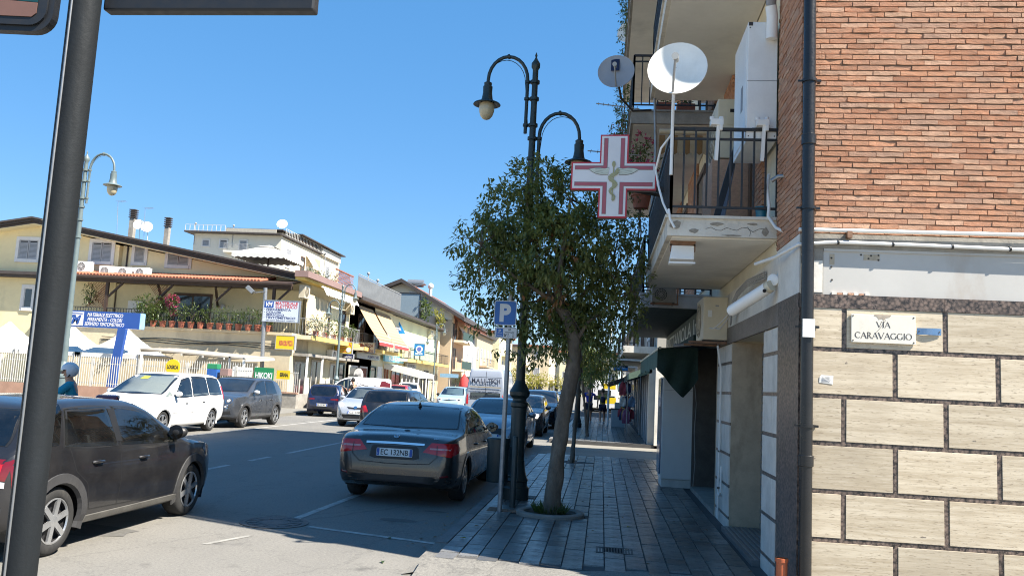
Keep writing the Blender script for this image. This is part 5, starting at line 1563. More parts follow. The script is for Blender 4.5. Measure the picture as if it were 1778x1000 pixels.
# ================================================================ cars
def paint_mat(name, col, metal=.55, rough=.32, dust=.12):
 m, nt, bs = newmat(name)
 co = nd(nt, 'ShaderNodeTexCoord').outputs['Object']
 geo = nd(nt, 'ShaderNodeNewGeometry')
 n1 = noise_tex(nt, co, 2.2, 5, .65)
 n2 = noise_tex(nt, co, 340, 2, .5)
 c = mixc(nt, ramp(nt, n2, .3, .7, 0, .35), col, [min(1, x * 1.5 + .008) for x in col])
 c = mixc(nt, ramp(nt, n1, .42, .8, 0, dust * 2), c, (.24, .225, .20))
 nt.links.new(c, bs.inputs['Base Color'])
 bs.inputs['Metallic'].default_value = metal
 nt.links.new(ramp(nt, n1, .3, .8, rough - .06, rough + .16), bs.inputs['Roughness'])
 bs.inputs['Coat Weight'].default_value = .85
 bs.inputs['Coat Roughness'].default_value = .045
 return m
def glass_mat(name, tint):
 m, nt, bs = newmat(name)
 nt.nodes.remove(bs)
 tr = nd(nt, 'ShaderNodeBsdfTransparent'); tr.inputs[0].default_value = (*tint, 1)
 gl = nd(nt, 'ShaderNodeBsdfGlossy', i_Roughness=.015); gl.inputs[0].default_value = (1, 1, 1, 1)
 co = nd(nt, 'ShaderNodeTexCoord').outputs['Object']
 df = nd(nt, 'ShaderNodeBsdfDiffuse'); df.inputs[0].default_value = (.30, .29, .27, 1)
 fr = nd(nt, 'ShaderNodeFresnel', i_IOR=1.52)
 fm = nd(nt, 'ShaderNodeMath', operation='MULTIPLY_ADD', i_1=1.35, i_2=.02)
 nt.links.new(fr.outputs[0], fm.inputs[0])
 m1 = nd(nt, 'ShaderNodeMixShader'); m2 = nd(nt, 'ShaderNodeMixShader')
 nt.links.new(ramp(nt, noise_tex(nt, co, 2.5, 5, .65), .4, .8, .008, .05), m1.inputs[0])
 nt.links.new(tr.outputs[0], m1.inputs[1]); nt.links.new(df.outputs[0], m1.inputs[2])
 nt.links.new(fm.outputs[0], m2.inputs[0]); nt.links.new(m1.outputs[0], m2.inputs[1]); nt.links.new(gl.outputs[0], m2.inputs[2])
 nt.links.new(m2.outputs[0], nt.nodes['Material Output'].inputs[0])
 return m
CARGLASS = glass_mat('car_glass', (.52, .56, .55))
CARGLASS_D = glass_mat('privacy_glass', (.07, .08, .085))
TRIM = mat('black_trim', (.014, .014, .015), .45, var=.15, scale=8)
CLAD = mat('dark_cladding', (.035, .035, .037), .7, var=.2, scale=6, stain=(.10, .095, .085), stain_amt=.4, stain_scale=3)
TYRE = mat('tyre_rubber', (.022, .022, .022), .85, var=.25, scale=9, stain=(.09, .085, .075), stain_amt=.5, stain_scale=5)
RIM = mat('alloy_rim', (.50, .51, .52), .32, metal=.75, var=.12, scale=9, stain=(.14, .12, .10), stain_amt=.4, stain_scale=6)
RIM_D = mat('dark_rim', (.06, .06, .065), .4, metal=.6, var=.15)
CHROME = mat('chrome', (.72, .73, .75), .1, metal=1.0, var=.03)
SEATM = mat('seat_cloth', (.03, .03, .033), .9)
LAMP_R = mat('red_lens', (.52, .010, .014), .12, var=.12, scale=14, spec=.8)
LAMP_RD = mat('dark_red_lens', (.13, .004, .008), .12, var=.12, scale=14, spec=.8)
LAMP_W = mat('clear_lens', (.50, .51, .52), .12, var=.25, scale=16, spec=.9)
LAMP_O = mat('amber_lens', (.50, .18, .03), .15, var=.1)
LAMP_D = mat('lens_inner', (.05, .05, .055), .1, var=.2, spec=.9)
PLATEW = mat('plate_white', (.66, .66, .64), .4, var=.04)
PLATEB = mat('plate_blue', (.02, .07, .32), .4, var=.04)
def interp(tab, y):
 """smooth (monotone cubic) interpolation through (y, value)"""
 if y <= tab[0][0]: return tab[0][1]
 if y >= tab[-1][0]: return tab[-1][1]
 for i in range(len(tab) - 1):
  if y <= tab[i + 1][0]:
   (a, va), (b, vb) = tab[i], tab[i + 1]
   h = b - a
   dl = (vb - va) / h
   def slope(j):
    if j <= 0 or j >= len(tab) - 1: return dl
    d0 = (tab[j][1] - tab[j - 1][1]) / (tab[j][0] - tab[j - 1][0])
    d1 = (tab[j + 1][1] - tab[j][1]) / (tab[j + 1][0] - tab[j][0])
    return 0 if d0 * d1 <= 0 else 2 * d0 * d1 / (d0 + d1)
   m0, m1 = slope(i), slope(i + 1)
   t = (y - a) / h
   return va * (2 * t ** 3 - 3 * t * t + 1) + m0 * h * (t ** 3 - 2 * t * t + t) + vb * (3 * t * t - 2 * t ** 3) + m1 * h * (t ** 3 - t * t)
def smooth01(t):
 t = max(0, min(1, t)); return t * t * (3 - 2 * t)
def cr(p, n=3, sharp=()):
 """points -> denser points (Catmull-Rom)"""
 out = []
 for i in range(len(p) - 1):
  p0 = p[i - 1] if i > 0 and i not in sharp else p[i]
  p3 = p[i + 2] if i + 2 < len(p) and (i + 1) not in sharp else p[i + 1]
  for k in range(n):
   t = k / n
   out.append(tuple(.5 * (2 * p[i][d] + (p[i + 1][d] - p0[d]) * t + (2 * p0[d] - 5 * p[i][d] + 4 * p[i + 1][d] - p3[d]) * t * t + (3 * p[i][d] - p0[d] - 3 * p[i + 1][d] + p3[d]) * t ** 3) for d in (0, 1)))
 out.append(p[-1])
 return out
class Car:
 """Body lofted from side profile, plan outline and cross sections; local axes: x right, y forward, z up, origin on the ground under the middle of the rear axle."""
 def __init__(s, label, spec, loc, rz, paint, cat='car', group=None, name='parked_car', detail=2):
  s.sp = spec
  s.t = thing(name, label, cat, loc, group, rz=rz)
  s.paint = paint
  s.detail = detail
  s.body()
 def dims(s, y):
  sp = s.sp
  t = interp(sp['top'], y); b = interp(sp['belt'], y); bo = interp(sp['bot'], y); w = interp(sp['wid'], y)
  return t, b, bo, w
 def edge(s, y):
  t, b, bo, w = s.dims(y)
  gh = max(t - b, 0)
  k = smooth01(gh / .14)
  tum = s.sp.get('tumble', .30)
  ex = w * .86 * (1 - k) + (w * .965 - tum * gh - .02) * k
  ez = (t - .012) * (1 - k) + (t - .055) * k
  return ex, ez, k
 def section(s, y):
  t, b, bo, w = s.dims(y)
  ex, ez, k = s.edge(y)
  sh = min(b, t - .02)
  hh = sh - bo
  pts = [(0, bo), (w * .80, bo), (w * .93, bo + .03), (w * .985, bo + min(.16, hh * .3)), (w, bo + hh * .50), (w * .995, bo + hh * .74), (w * .965, sh)]
  mx, mz = (pts[-1][0] + ex) / 2 + .018 * k, (sh + ez) / 2
  pts += [(mx, mz), (ex, ez), (ex * .62, t - .010 - .006 * k), (0, t)]
  return cr(pts, 3, sharp=(1, 6))
 def body(s):
  sp = s.sp
  y0, y1 = sp['top'][0][0], sp['top'][-1][0]
  ys = []
  for d in (0, .012, .03, .055, .085, .12, .16): ys += [y0 + d, y1 - d]
  n = int((y1 - y0 - .32) / .055)
  ys += [y0 + .16 + (y1 - y0 - .32) * i / n for i in range(1, n)]
  ys = sorted(set(round(y, 4) for y in ys))
  secs = [s.section(y) for y in ys]
  m = len(secs[0])
  vs = []
  for y, sec in zip(ys, secs):
   for x, z in sec: vs.append((x, y, z))
   for x, z in sec[1:-1]: vs.append((-x, y, z))
  W = m + m - 2
  R_ = lambda i, j: i * W + j
  L_ = lambda i, j: i * W + (j if j in (0, m - 1) else m + j - 1)
  fs = []
  for i in range(len(ys) - 1):
   for j in range(m - 1):
    fs.append((R_(i, j), R_(i, j + 1), R_(i + 1, j + 1), R_(i + 1, j)))
    fs.append((L_(i, j), L_(i + 1, j), L_(i + 1, j + 1), L_(i, j + 1)))
  for i, fl in ((0, False), (len(ys) - 1, True)):
   for j in range(m - 1):
    f = (R_(i, j), L_(i, j), L_(i, j + 1), R_(i, j + 1))
    f = tuple(dict.fromkeys(f))
    fs.append(f[::-1] if fl else f)
  s.bvh = BVHTree.FromPolygons([V(v) for v in vs], fs)
  s.y0, s.y1 = y0, y1
  # wheel openings
  ra = sp['arch']
  keep, low = [], []
  clad = sp.get('clad', -1)
  s.windows = []
  holes = s.plan_windows()
  for f in fs:
   c = sum((V(vs[i]) for i in f), V()) / len(f)
   w = interp(sp['wid'], c.y)
   cut = False
   for ya in (0.0, sp['wb']):
    if math.hypot(c.y - ya, c.z - sp['wr']) < ra and (abs(c.x) > w - .32): cut = True
   if not cut and c.z > sp['belt'][0][1] - .25:
    nn = (V(vs[f[1]]) - V(vs[f[0]])).cross(V(vs[f[2]]) - V(vs[f[0]]))
    if nn.length > 0: nn.normalize()
    for (kind, poly) in holes:
     if kind == 'side' and abs(nn.x) > .45 and abs(c.x) > .3 and inside(poly, c.y, c.z, .028): cut = True
     if kind == 'front' and nn.y > .22 and c.y > sp['mid'] and inside(poly, c.x, c.z, .035): cut = True
     if kind == 'rear' and nn.y < -.22 and c.y < sp['mid'] and inside(poly, c.x, c.z, .035): cut = True
   if cut: continue
   (low if c.z < clad else keep).append(f)
  b = MB(); b.v = vs; b.f = keep
  s.bo = b.build('body', s.paint, s.t, 38)
  if low:
   b = MB(); b.v = list(vs); b.f = low
   b.build('lower_trim', CLAD, s.t, 38)
  for kind, poly in holes:
   if kind == 'side':
    for sd in (1, -1): s.pane(poly, 'side', sd)
   else:
    s.pane(poly, kind, 1)
  s.cabin()
  s.wheels()
 def hit(s, kind, a, b, sd=1):
  if kind == 'side': o, d = V((3 * sd, a, b)), V((-sd, 0, 0))
  elif kind == 'front': o, d = V((a, s.y1 + 3, b)), V((0, -1, 0))
  elif kind == 'rear': o, d = V((a, s.y0 - 3, b)), V((0, 1, 0))
  else: o, d = V((a, b, 4)), V((0, 0, -1))
  r = s.bvh.ray_cast(o, d)
  if r[0] is None:
   r = s.bvh.find_nearest(o + d * (3 + (0 if kind == 'side' else .3)))
  p, nn = r[0], r[1]
  if nn.dot(d) > 0: nn = -nn
  return p, nn
 def patch(s, poly, kind, sd, off, name, m, rings=5, parent=None, step=.06, thick=.012, smooth=40, hole=None):
  """A sheet laid on the body: poly in (y,z) for sides, (x,z) for the ends, (x,y) from above."""
  pts = []
  n = len(poly)
  for i in range(n):
   a, b = V(poly[i]).to_2d() if len(poly[i]) > 2 else V((poly[i][0], poly[i][1])), V((poly[(i + 1) % n][0], poly[(i + 1) % n][1]))
   k = max(1, int((b - a).length / step))
   for q in range(k): pts.append(a.lerp(b, q / k))
  cx_ = sum(p.x for p in pts) / len(pts); cy_ = sum(p.y for p in pts) / len(pts)
  c = V((cx_, cy_))
  N = len(pts)
  rl = [1 - r / rings for r in range(rings)] if hole is None else None
  vs, nr = [], []
  if hole is None:
   for f in rl:
    for p in pts:
     q = c + (p - c) * f
     h, nn = s.hit(kind, q.x, q.y, sd)
     vs.append(h); nr.append(nn)
   h, nn = s.hit(kind, c.x, c.y, sd); vs.append(h); nr.append(nn)
  else:
   for j in range(3):
    for i, p in enumerate(pts):
     q = p + (c - p).normalized() * (hole * j / 2)
     h, nn = s.hit(kind, q.x, q.y, sd)
     vs.append(h); nr.append(nn)
  R_ = rings if hole is None else 3
  out = [v + n_ * off for v, n_ in zip(vs, nr)]
  fs = []
  for r in range(R_ - 1):
   for i in range(N):
    fs.append((r * N + i, r * N + (i + 1) % N, (r + 1) * N + (i + 1) % N, (r + 1) * N + i))
  if hole is None:
   for i in range(N): fs.append(((R_ - 1) * N + i, (R_ - 1) * N + (i + 1) % N, R_ * N))
  base = len(out)
  out += [vs[i] - nr[i] * thick for i in range(N)]
  for i in range(N): fs.append((i, base + i, base + (i + 1) % N, (i + 1) % N))
  # orientation
  f = fs[0]
  nn = (out[f[1]] - out[f[0]]).cross(out[f[2]] - out[f[0]])
  if nn.dot(nr[0]) < 0: fs = [g[::-1] for g in fs]
  b = MB(); b.v = [tuple(v) for v in out]; b.f = fs
  return b.build(name, m, parent or s.t, smooth)
 def line(s, poly, kind, sd, w, m=None, off=.0015, name='panel_gap', parent=None):
  """thin strip along a polyline on the body"""
  pts = []
  for a, b in zip(poly, poly[1:]):
   a, b = V(a), V(b)
   k = max(1, int((b - a).length / .06))
   pts += [a.lerp(b, q / k) for q in range(k)]
  pts.append(V(poly[-1]))
  b_ = MB()
  prev = None
  for i, p in enumerate(pts):
   d = (pts[min(i + 1, len(pts) - 1)] - pts[max(i - 1, 0)])
   d = d.normalized() if d.length else V((1, 0))
   t = V((-d.y, d.x)) * w / 2
   h1, n1 = s.hit(kind, (p + t).x, (p + t).y, sd); h2, n2 = s.hit(kind, (p - t).x, (p - t).y, sd)
   cur = (h1 + n1 * off, h2 + n2 * off, n1)
   if prev:
    q = (prev[0], cur[0], cur[1], prev[1])
    nn = (q[1] - q[0]).cross(q[2] - q[0])
    b_.quad(*(q if nn.dot(prev[2]) > 0 else q[::-1]))
   prev = cur
  return b_.build(name, m or TRIM, parent or s.t)
 def plan_windows(s):
  """window outlines worked out from the profile"""
  sp = s.sp
  holes = []
  for (ya, yb, yat, ybt) in sp['sides']:
   lo, hi = [], []
   n = 8
   for i in range(n + 1):
    f = i / n
    y = ya + (yb - ya) * f
    lo.append((y, interp(sp['belt'], y) + .025))
    yt = yat + (ybt - yat) * f
    zt = interp(sp['top'], yt) - sp.get('wtop', .10)
    hi.append((yt, max(zt, interp(sp['belt'], yt) + .055)))
   holes.append(('side', lo + hi[::-1]))
  for kind, key in (('front', 'fscr'), ('rear', 'rscr')):
   if key not in sp: continue
   za, zb = sp[key]
   rt = []
   n = 6
   ysr = [sp['mid'] + (s.y1 - sp['mid']) * k / 300 if kind == 'front' else sp['mid'] - (sp['mid'] - s.y0) * k / 300 for k in range(301)]
   for i in range(n + 1):
    z = za + (zb - za) * i / n
    yy = next((y for y in ysr if interp(sp['top'], y) < z), ysr[-1])
    ex = s.edge(yy)[0] - sp.get('pillar', .075)
    rt.append((ex, z))
   holes.append((kind, rt + [(-x, z) for x, z in rt[::-1]]))
  return holes
 def pane(s, poly, kind, sd):
  dark = kind != 'front' and s.sp.get('privacy', False)
  s.patch(poly, kind, sd, .0025, 'window_seal', TRIM, hole=-.022, thick=.004, step=.08)
  s.patch(poly, kind, sd, .0032, 'window_seal', TRIM, hole=.04, thick=.004, step=.08)
  s.patch(poly, kind, sd, .0055, 'window', CARGLASS_D if dark else CARGLASS, rings=4, thick=.004, step=.09)
 def cabin(s):
  sp = s.sp
  ym = sp['mid']
  q = MB()
  w = interp(sp['wid'], ym)
  bz = interp(sp['belt'], ym)
  for x in (-.37, .37):
   for y in (ym - .05, ym - .95):
    if y < s.y0 + .6: continue
    bt = min(bz + .12, interp(sp['top'], y - .30) - .12)
    q.add([(x - .23, y - .02, .45), (x + .23, y - .02, .45), (x + .23, y + .45, .5), (x - .23, y + .45, .5), (x - .23, y - .12, .6), (x + .23, y - .12, .6), (x + .23, y + .42, .62), (x - .23, y + .42, .62)], [(0, 1, 5, 4), (1, 2, 6, 5), (2, 3, 7, 6), (3, 0, 4, 7), (4, 5, 6, 7)])
    q.add([(x - .22, y - .02, .5), (x + .22, y - .02, .5), (x + .2, y - .22, bt), (x - .2, y - .22, bt), (x - .22, y - .14, .5), (x + .22, y - .14, .5), (x + .18, y - .30, bt), (x - .18, y - .30, bt)], [(0, 1, 2, 3), (7, 6, 5, 4), (0, 4, 5, 1), (1, 5, 6, 2), (2, 6, 7, 3), (3, 7, 4, 0)])
    hz = min(bz + .22, interp(sp['top'], y - .27) - .22)
    if hz > bz + .02: q.sphere((x, y - .27, hz), .11, 8, 6, (1.1, .55, .9))
  o = q.build('seats', SEATM, s.t, 40)
  q = MB()
  ye = sp['dash']
  q.box(-w * .88, w * .88, ye - .35, ye + .25, .55, bz - .02)
  for k in range(16):
   a0, a1 = 2 * math.pi * k / 16, 2 * math.pi * (k + 1) / 16
   f = lambda a: V((-.37 + .18 * math.cos(a), ye - .45 - .05 * math.sin(a), bz + .02 + .17 * math.sin(a)))
   q.beam(f(a0), f(a1), .025, .025)
  q.build('dashboard', TRIM, s.t, 40)
  q = MB()
  q.box(-w * .86, w * .86, s.y0 + .35, s.y1 - .5, .24, .30)
  q.build('cabin_floor', TRIM, s.t)
 def wheels(s):
  sp = s.sp
  r, wd = sp['wr'], sp.get('tw', .205)
  for ya in (0.0, sp['wb']):
   w = interp(sp['wid'], ya)
   # inner wheel housing
   for sd in (1, -1):
    x1 = sd * (w - .02)
    x0 = sd * (w - .36)
    q = MB()
    n = 14
    ra = sp['arch'] + .012
    vs = []
    for k in range(n + 1):
     a = math.pi * (-.12 + 1.24 * k / n)
     for x in (x1 - sd * .03, x0): vs.append((x, ya + ra * math.cos(a), r + ra * math.sin(a)))
    q.add(vs, [(2 * k, 2 * k + 1, 2 * k + 3, 2 * k + 2) for k in range(n)])
    q.add([(x0, ya + ra * math.cos(math.pi * (-.12 + 1.24 * k / n)), r + ra * math.sin(math.pi * (-.12 + 1.24 * k / n))) for k in range(n + 1)], [tuple(range(n + 1))])
    q.build('wheel_housing', TRIM, s.t)
    s.wheel(sd * (w - .035 - sp.get('tin', 0)), ya, r, wd, sd)
    # lip round the opening
    lip = sp.get('lip', .03)
    lm = CLAD if sp.get('cladlip') else s.paint
    poly = []
    b = MB()
    prev = None
    n = 22
    for k in range(n + 1):
     a = math.pi * (-.10 + 1.20 * k / n)
     ring = []
     for rr_, of in ((sp['arch'] - .045, -.025), (sp['arch'] - .028, .010), (sp['arch'] + lip, .010), (sp['arch'] + lip + .006, -.004)):
      yy, zz = ya + rr_ * math.cos(a), r + rr_ * math.sin(a)
      t_, b_, bo, w_ = s.dims(yy)
      h, nn = s.hit('side', yy, max(zz, bo + .05), sd)
      ring.append(V((h.x, yy, zz)) + V((sd * of, 0, 0)))
     if prev:
      for j in range(3):
       f = (prev[j], prev[j + 1], ring[j + 1], ring[j])
       b.quad(*(f if sd > 0 else f[::-1]))
     prev = ring
    b.build('wheel_arch', lm, s.t, 50)
 def wheel(s, x, ya, r, wd, sd):
  sp = s.sp
  q = MB()
  rr_ = r - sp.get('sw', .095)
  q.lathe((x, ya, r), [(rr_, -wd), (r - .03, -wd - .006), (r - .004, -wd + .03), (r, -wd * .5), (r - .004, -.03), (r - .03, -.002), (rr_ + .012, .002), (rr_, -.006), (rr_ - .004, -.02), (rr_ - .01, -wd * .7)], 34, (sd, 0, 0), caps=False)
  tr = q.build('wheel', TYRE, s.t, 50)
  q = MB()
  q.lathe((x, ya, r), [(.001, -.06), (rr_ - .02, -.055), (rr_ - .006, -.06), (rr_ - .004, -.02)], 30, (sd, 0, 0), caps=False)
  o = q.build('brake_dish', RIM_D, tr); o.location = (0, 0, 0)
  q = MB()
  q.lathe((x, ya, r), [(rr_ - .004, -.03), (rr_ - .003, -.003), (rr_ - .016, .001), (rr_ - .022, -.014)], 34, (sd, 0, 0), caps=False)
  ns = sp.get('spokes', 5)
  tw = sp.get('twin', True)
  for k in range(ns):
   a0 = 2 * math.pi * k / ns + .3
   for da in ((-.17, .17) if tw else (0,)):
    a = a0 + da
    ai = a0 + da * .55
    p0 = V((x - sd * .012, ya + .035 * math.cos(ai), r + .035 * math.sin(ai)))
    p1 = V((x - sd * .010, ya + (rr_ - .012) * math.cos(a), r + (rr_ - .012) * math.sin(a)))
    sw = sp.get('spw', .034)
    q.beam(p0, p1, sw, .022, up=(sd, 0, 0))
  q.lathe((x, ya, r), [(.062, -.03), (.06, -.004), (.035, .002), (.001, .003)], 16, (sd, 0, 0), caps=False)
  o = q.build('rim', sp.get('rimmat', RIM), tr, 35); o.location = (0, 0, 0)
 def mirror(s, y, z, m=None, cap=None, size=1.0):
  for sd in (1, -1):
   h, n = s.hit('side', y, z, sd)
   q = MB()
   c = h + V((sd * .115, -.03, .045))
   q.sphere(c, .105 * size, 14, 9, (1.05, .62, .68))
   o = q.build('mirror', cap or m or s.paint, s.t, 60)
   q = MB()
   q.beam(h - V((sd * .01, 0, .0)), h + V((sd * .07, -.02, .02)), .05, .028)
   e = q.build('mirror_arm', TRIM, o); e.location = (0, 0, 0)
   q = MB(); q.lathe(c + V((0, -.058 * size, 0)), [(.085 * size, 0), (.08 * size, -.004), (.001, -.005)], 14, (0, -1, 0)); e = q.build('mirror_glass', CARGLASS_D, o, 40); e.location = (0, 0, 0)
 def handle(s, y, z, m=None, sides=(1, -1), w=.16):
  for sd in sides:
   s.patch([(y - w * .5, z - .028), (y + w * .2, z - .032), (y + w * .2, z + .028), (y - w * .5, z + .028)], 'side', sd, .001, 'handle_recess', TRIM, rings=2, thick=.002)
   q = MB()
   a, n1 = s.hit('side', y - w * .62, z + .006, sd); b, n2 = s.hit('side', y + w * .38, z + .006, sd)
   q.tube([a + n1 * .0, a + n1 * .028 + V((0, .02, 0)), b + n2 * .028 - V((0, .02, 0)), b], [.012, .014, .014, .012], 8)
   q.build('door_handle', m or s.paint, s.t, 50)
 def plate(s, kind, x, z, txt=None, w=.52, h=.112, tilt=True):
  p, n = s.hit(kind, x, z)
  n = V((0, n.y, min(max(n.z, -.2), .25))).normalized() if tilt else V((0, -1 if kind == 'rear' else 1, 0))
  ex = V((1, 0, 0)) if kind == 'rear' else V((-1, 0, 0))
  up = n.cross(ex)
  if up.z < 0: up = -up
  fr = Fr(p + n * .014, ex, up, n)
  t = MB().prism(fr, rrect(w, h, .012, 3), -.012, .004).build('number_plate', PLATEW, s.t)
  o = MB().fbox(fr, -w / 2 + .004, -w / 2 + .042, -h / 2 + .006, h / 2 - .006, .0042, .0055).build('blue_band', PLATEB, t); o.location = (0, 0, 0)
  o = MB().fbox(fr, w / 2 - .042, w / 2 - .004, -h / 2 + .006, h / 2 - .006, .0042, .0055).build('blue_band', PLATEB, t); o.location = (0, 0, 0)
  if txt:
   o = text(fr, 0, 0, h * .66, txt, BLACKINK, t, d=.0042, depth=.001, width=w * .76, bold=.015); o.location = (0, 0, 0)
   o = text(fr, -w / 2 + .023, -.02, h * .25, 'I', PLATEW, t, d=.0057, depth=.0008); o.location = (0, 0, 0)
  return fr
def inside(poly, a, b, shrink=0.0):
 """point in polygon, at least `shrink` inside"""
 n = len(poly)
 c = False
 dmin = 9
 for i in range(n):
  (x0, y0), (x1, y1) = poly[i], poly[(i + 1) % n]
  if (y0 > b) != (y1 > b) and a < (x1 - x0) * (b - y0) / (y1 - y0) + x0: c = not c
  dx, dy = x1 - x0, y1 - y0
  L = dx * dx + dy * dy
  t = max(0, min(1, ((a - x0) * dx + (b - y0) * dy) / L)) if L else 0
  dmin = min(dmin, math.hypot(a - x0 - t * dx, b - y0 - t * dy))
 return c and dmin > shrink
# ---- shapes (y measured forward from the rear axle)
HATCH = dict(wb=2.54, wr=.312, arch=.372, mid=1.15, dash=1.95, sw=.10,
 top=[(-.62, .55), (-.60, .78), (-.565, .93), (-.50, 1.02), (-.44, 1.16), (-.34, 1.335), (-.18, 1.425), (.25, 1.468), (.75, 1.475), (1.25, 1.455), (1.55, 1.39), (1.95, 1.205), (2.38, 1.01), (2.62, .955), (2.95, .885), (3.18, .79), (3.31, .66), (3.36, .50)],
 belt=[(-.62, .98), (-.3, .99), (.6, .96), (1.6, .925), (2.3, .91), (3.36, .84)],
 bot=[(-.62, .36), (-.45, .27), (0, .22), (2.6, .20), (3.1, .22), (3.36, .27)],
 wid=[(-.62, .62), (-.58, .70), (-.48, .80), (-.2, .86), (.3, .878), (1.2, .88), (2.3, .875), (2.8, .85), (3.1, .78), (3.28, .66), (3.36, .52)],
 sides=[(.03, .88, .12, .80), (.96, 2.12, .90, 1.55)], fscr=(1.02, 1.385), rscr=(1.04, 1.36))
SEDAN = dict(wb=2.87, wr=.325, arch=.375, mid=1.3, dash=2.15, sw=.11,
 top=[(-.98, .50), (-.97, .66), (-.95, .80), (-.92, .925), (-.86, .985), (-.70, 1.015), (-.30, 1.045), (.10, 1.19), (.45, 1.335), (.80, 1.41), (1.25, 1.44), (1.60, 1.415), (1.95, 1.31), (2.35, 1.13), (2.68, 1.0), (3.1, .94), (3.5, .86), (3.75, .74), (3.83, .60), (3.86, .46)],
 belt=[(-.98, .86), (-.6, .93), (0, .965), (1.0, .95), (2.4, .91), (3.86, .80)],
 bot=[(-.98, .34), (-.8, .26), (0, .2), (3.0, .19), (3.86, .24)],
 wid=[(-.98, .66), (-.95, .74), (-.88, .81), (-.6, .875), (0, .91), (1.2, .925), (2.6, .915), (3.2, .88), (3.6, .78), (3.8, .64), (3.86, .5)],
 sides=[(.12, 1.02, .52, 1.00), (1.10, 2.45, 1.08, 1.85)], fscr=(1.03, 1.375), rscr=(1.075, 1.37), tumble=.36, pillar=.085, wtop=.09)
def shape(base, **kw):
 d = dict(base)
 sy, sz, sx = kw.pop('sy', 1), kw.pop('sz', 1), kw.pop('sx', 1)
 for k in ('top', 'belt', 'bot', 'wid'):
  f = sx if k == 'wid' else sz
  d[k] = [(y * sy, v * f) for y, v in d[k]]
 d['sides'] = [tuple(v * sy for v in q) for q in d['sides']]
 d['wb'] *= sy; d['mid'] *= sy; d['dash'] *= sy
 if 'fscr' in d: d['fscr'] = tuple(v * sz for v in d['fscr'])
 if 'rscr' in d: d['rscr'] = tuple(v * sz for v in d['rscr'])
 d.update(kw)
 return d
# ---- the dark grey hatchback driving off on the left
c3 = Car('dark grey five-door hatchback in the near lane behind the leaning pole', shape(HATCH, sz=.968, clad=.30, cladlip=True, lip=.055, spokes=6, twin=False, spw=.05, privacy=False), (-5.77, 7.36, 0), 0, paint_mat('charcoal_paint', (.017, .0165, .0185), .45, .34, .04), name='hatchback')
c3.mirror(1.98, .985, cap=TRIM); c3.handle(.55, .80); c3.handle(1.38, .785)
for sd in (1, -1):
 c3.line([(.46, .36), (.38, .62), (.20, .74), (.10, .98)], 'side', sd, .012)
 c3.line([(.93, .34), (.95, .6), (.93, .95)], 'side', sd, .012)
 c3.line([(2.06, .36), (2.14, .62), (2.12, .9)], 'side', sd, .012)
 c3.line([(.46, .36), (1.2, .34), (2.06, .36)], 'side', sd, .010)
 c3.patch([(.42, .245), (2.18, .245), (2.16, .305), (.44, .305)], 'side', sd, .016, 'sill_trim', mat('sill_dusty', (.13, .125, .115), .6, metal=.3, var=.2), rings=2)
 c3.patch([(.87, .98), (.97, .98), (.93, 1.30), (.81, 1.31)], 'side', sd, .0062, 'door_pillar', TRIM, rings=2)
 c3.patch([(-.42, .98), (-.04, 1.0), (.10, 1.36), (.02, 1.37), (-.16, 1.22)], 'side', sd, .004, 'quarter_window', CARGLASS_D, rings=3)
 c3.patch([(2.90, .70), (3.06, .80), (2.86, .83), (2.78, .80)], 'side', sd, .003, 'side_lamp', LAMP_D, rings=2)
 c3.patch([(-.53, .66), (-.40, .70), (-.28, .86), (-.46, .88), (-.54, .84)], 'side', sd, .006, 'tail_light', LAMP_RD, rings=3)
for sx in (1, -1):
 p = [(sx * .40, .76), (sx * .72, .72), (sx * .76, .90), (sx * .46, .90)]
 c3.patch(p, 'rear', 1, .008, 'tail_light', LAMP_RD, rings=4)
 c3.patch([(sx * .5, .79), (sx * .68, .77), (sx * .69, .86), (sx * .53, .87)], 'rear', 1, .010, 'tail_light_core', LAMP_R, rings=3)
 c3.patch([(sx * .46, .69), (sx * .72, .66), (sx * .72, .71), (sx * .44, .745)], 'rear', 1, .008, 'reverse_light', LAMP_W, rings=3)
 c3.patch([(sx * .46, .66), (sx * .76, .74), (sx * .74, .80), (sx * .5, .76)], 'front', 1, .006, 'headlight', LAMP_W, rings=4)
c3.plate('rear', 0, .58)
c3.patch([(-.70, .36), (.70, .36), (.72, .50), (-.72, .50)], 'rear', 1, .008, 'bumper_trim', CLAD, rings=4)
q = MB(); q.tube([(.0, -.05, 1.43), (.0, -.12, 1.55), (.0, -.22, 1.68)], [.012, .006, .003], 6); q.sphere((0, -.05, 1.44), .035, 8, 5, (1, 1.4, .6)); q.build('antenna', TRIM, c3.t, 40)
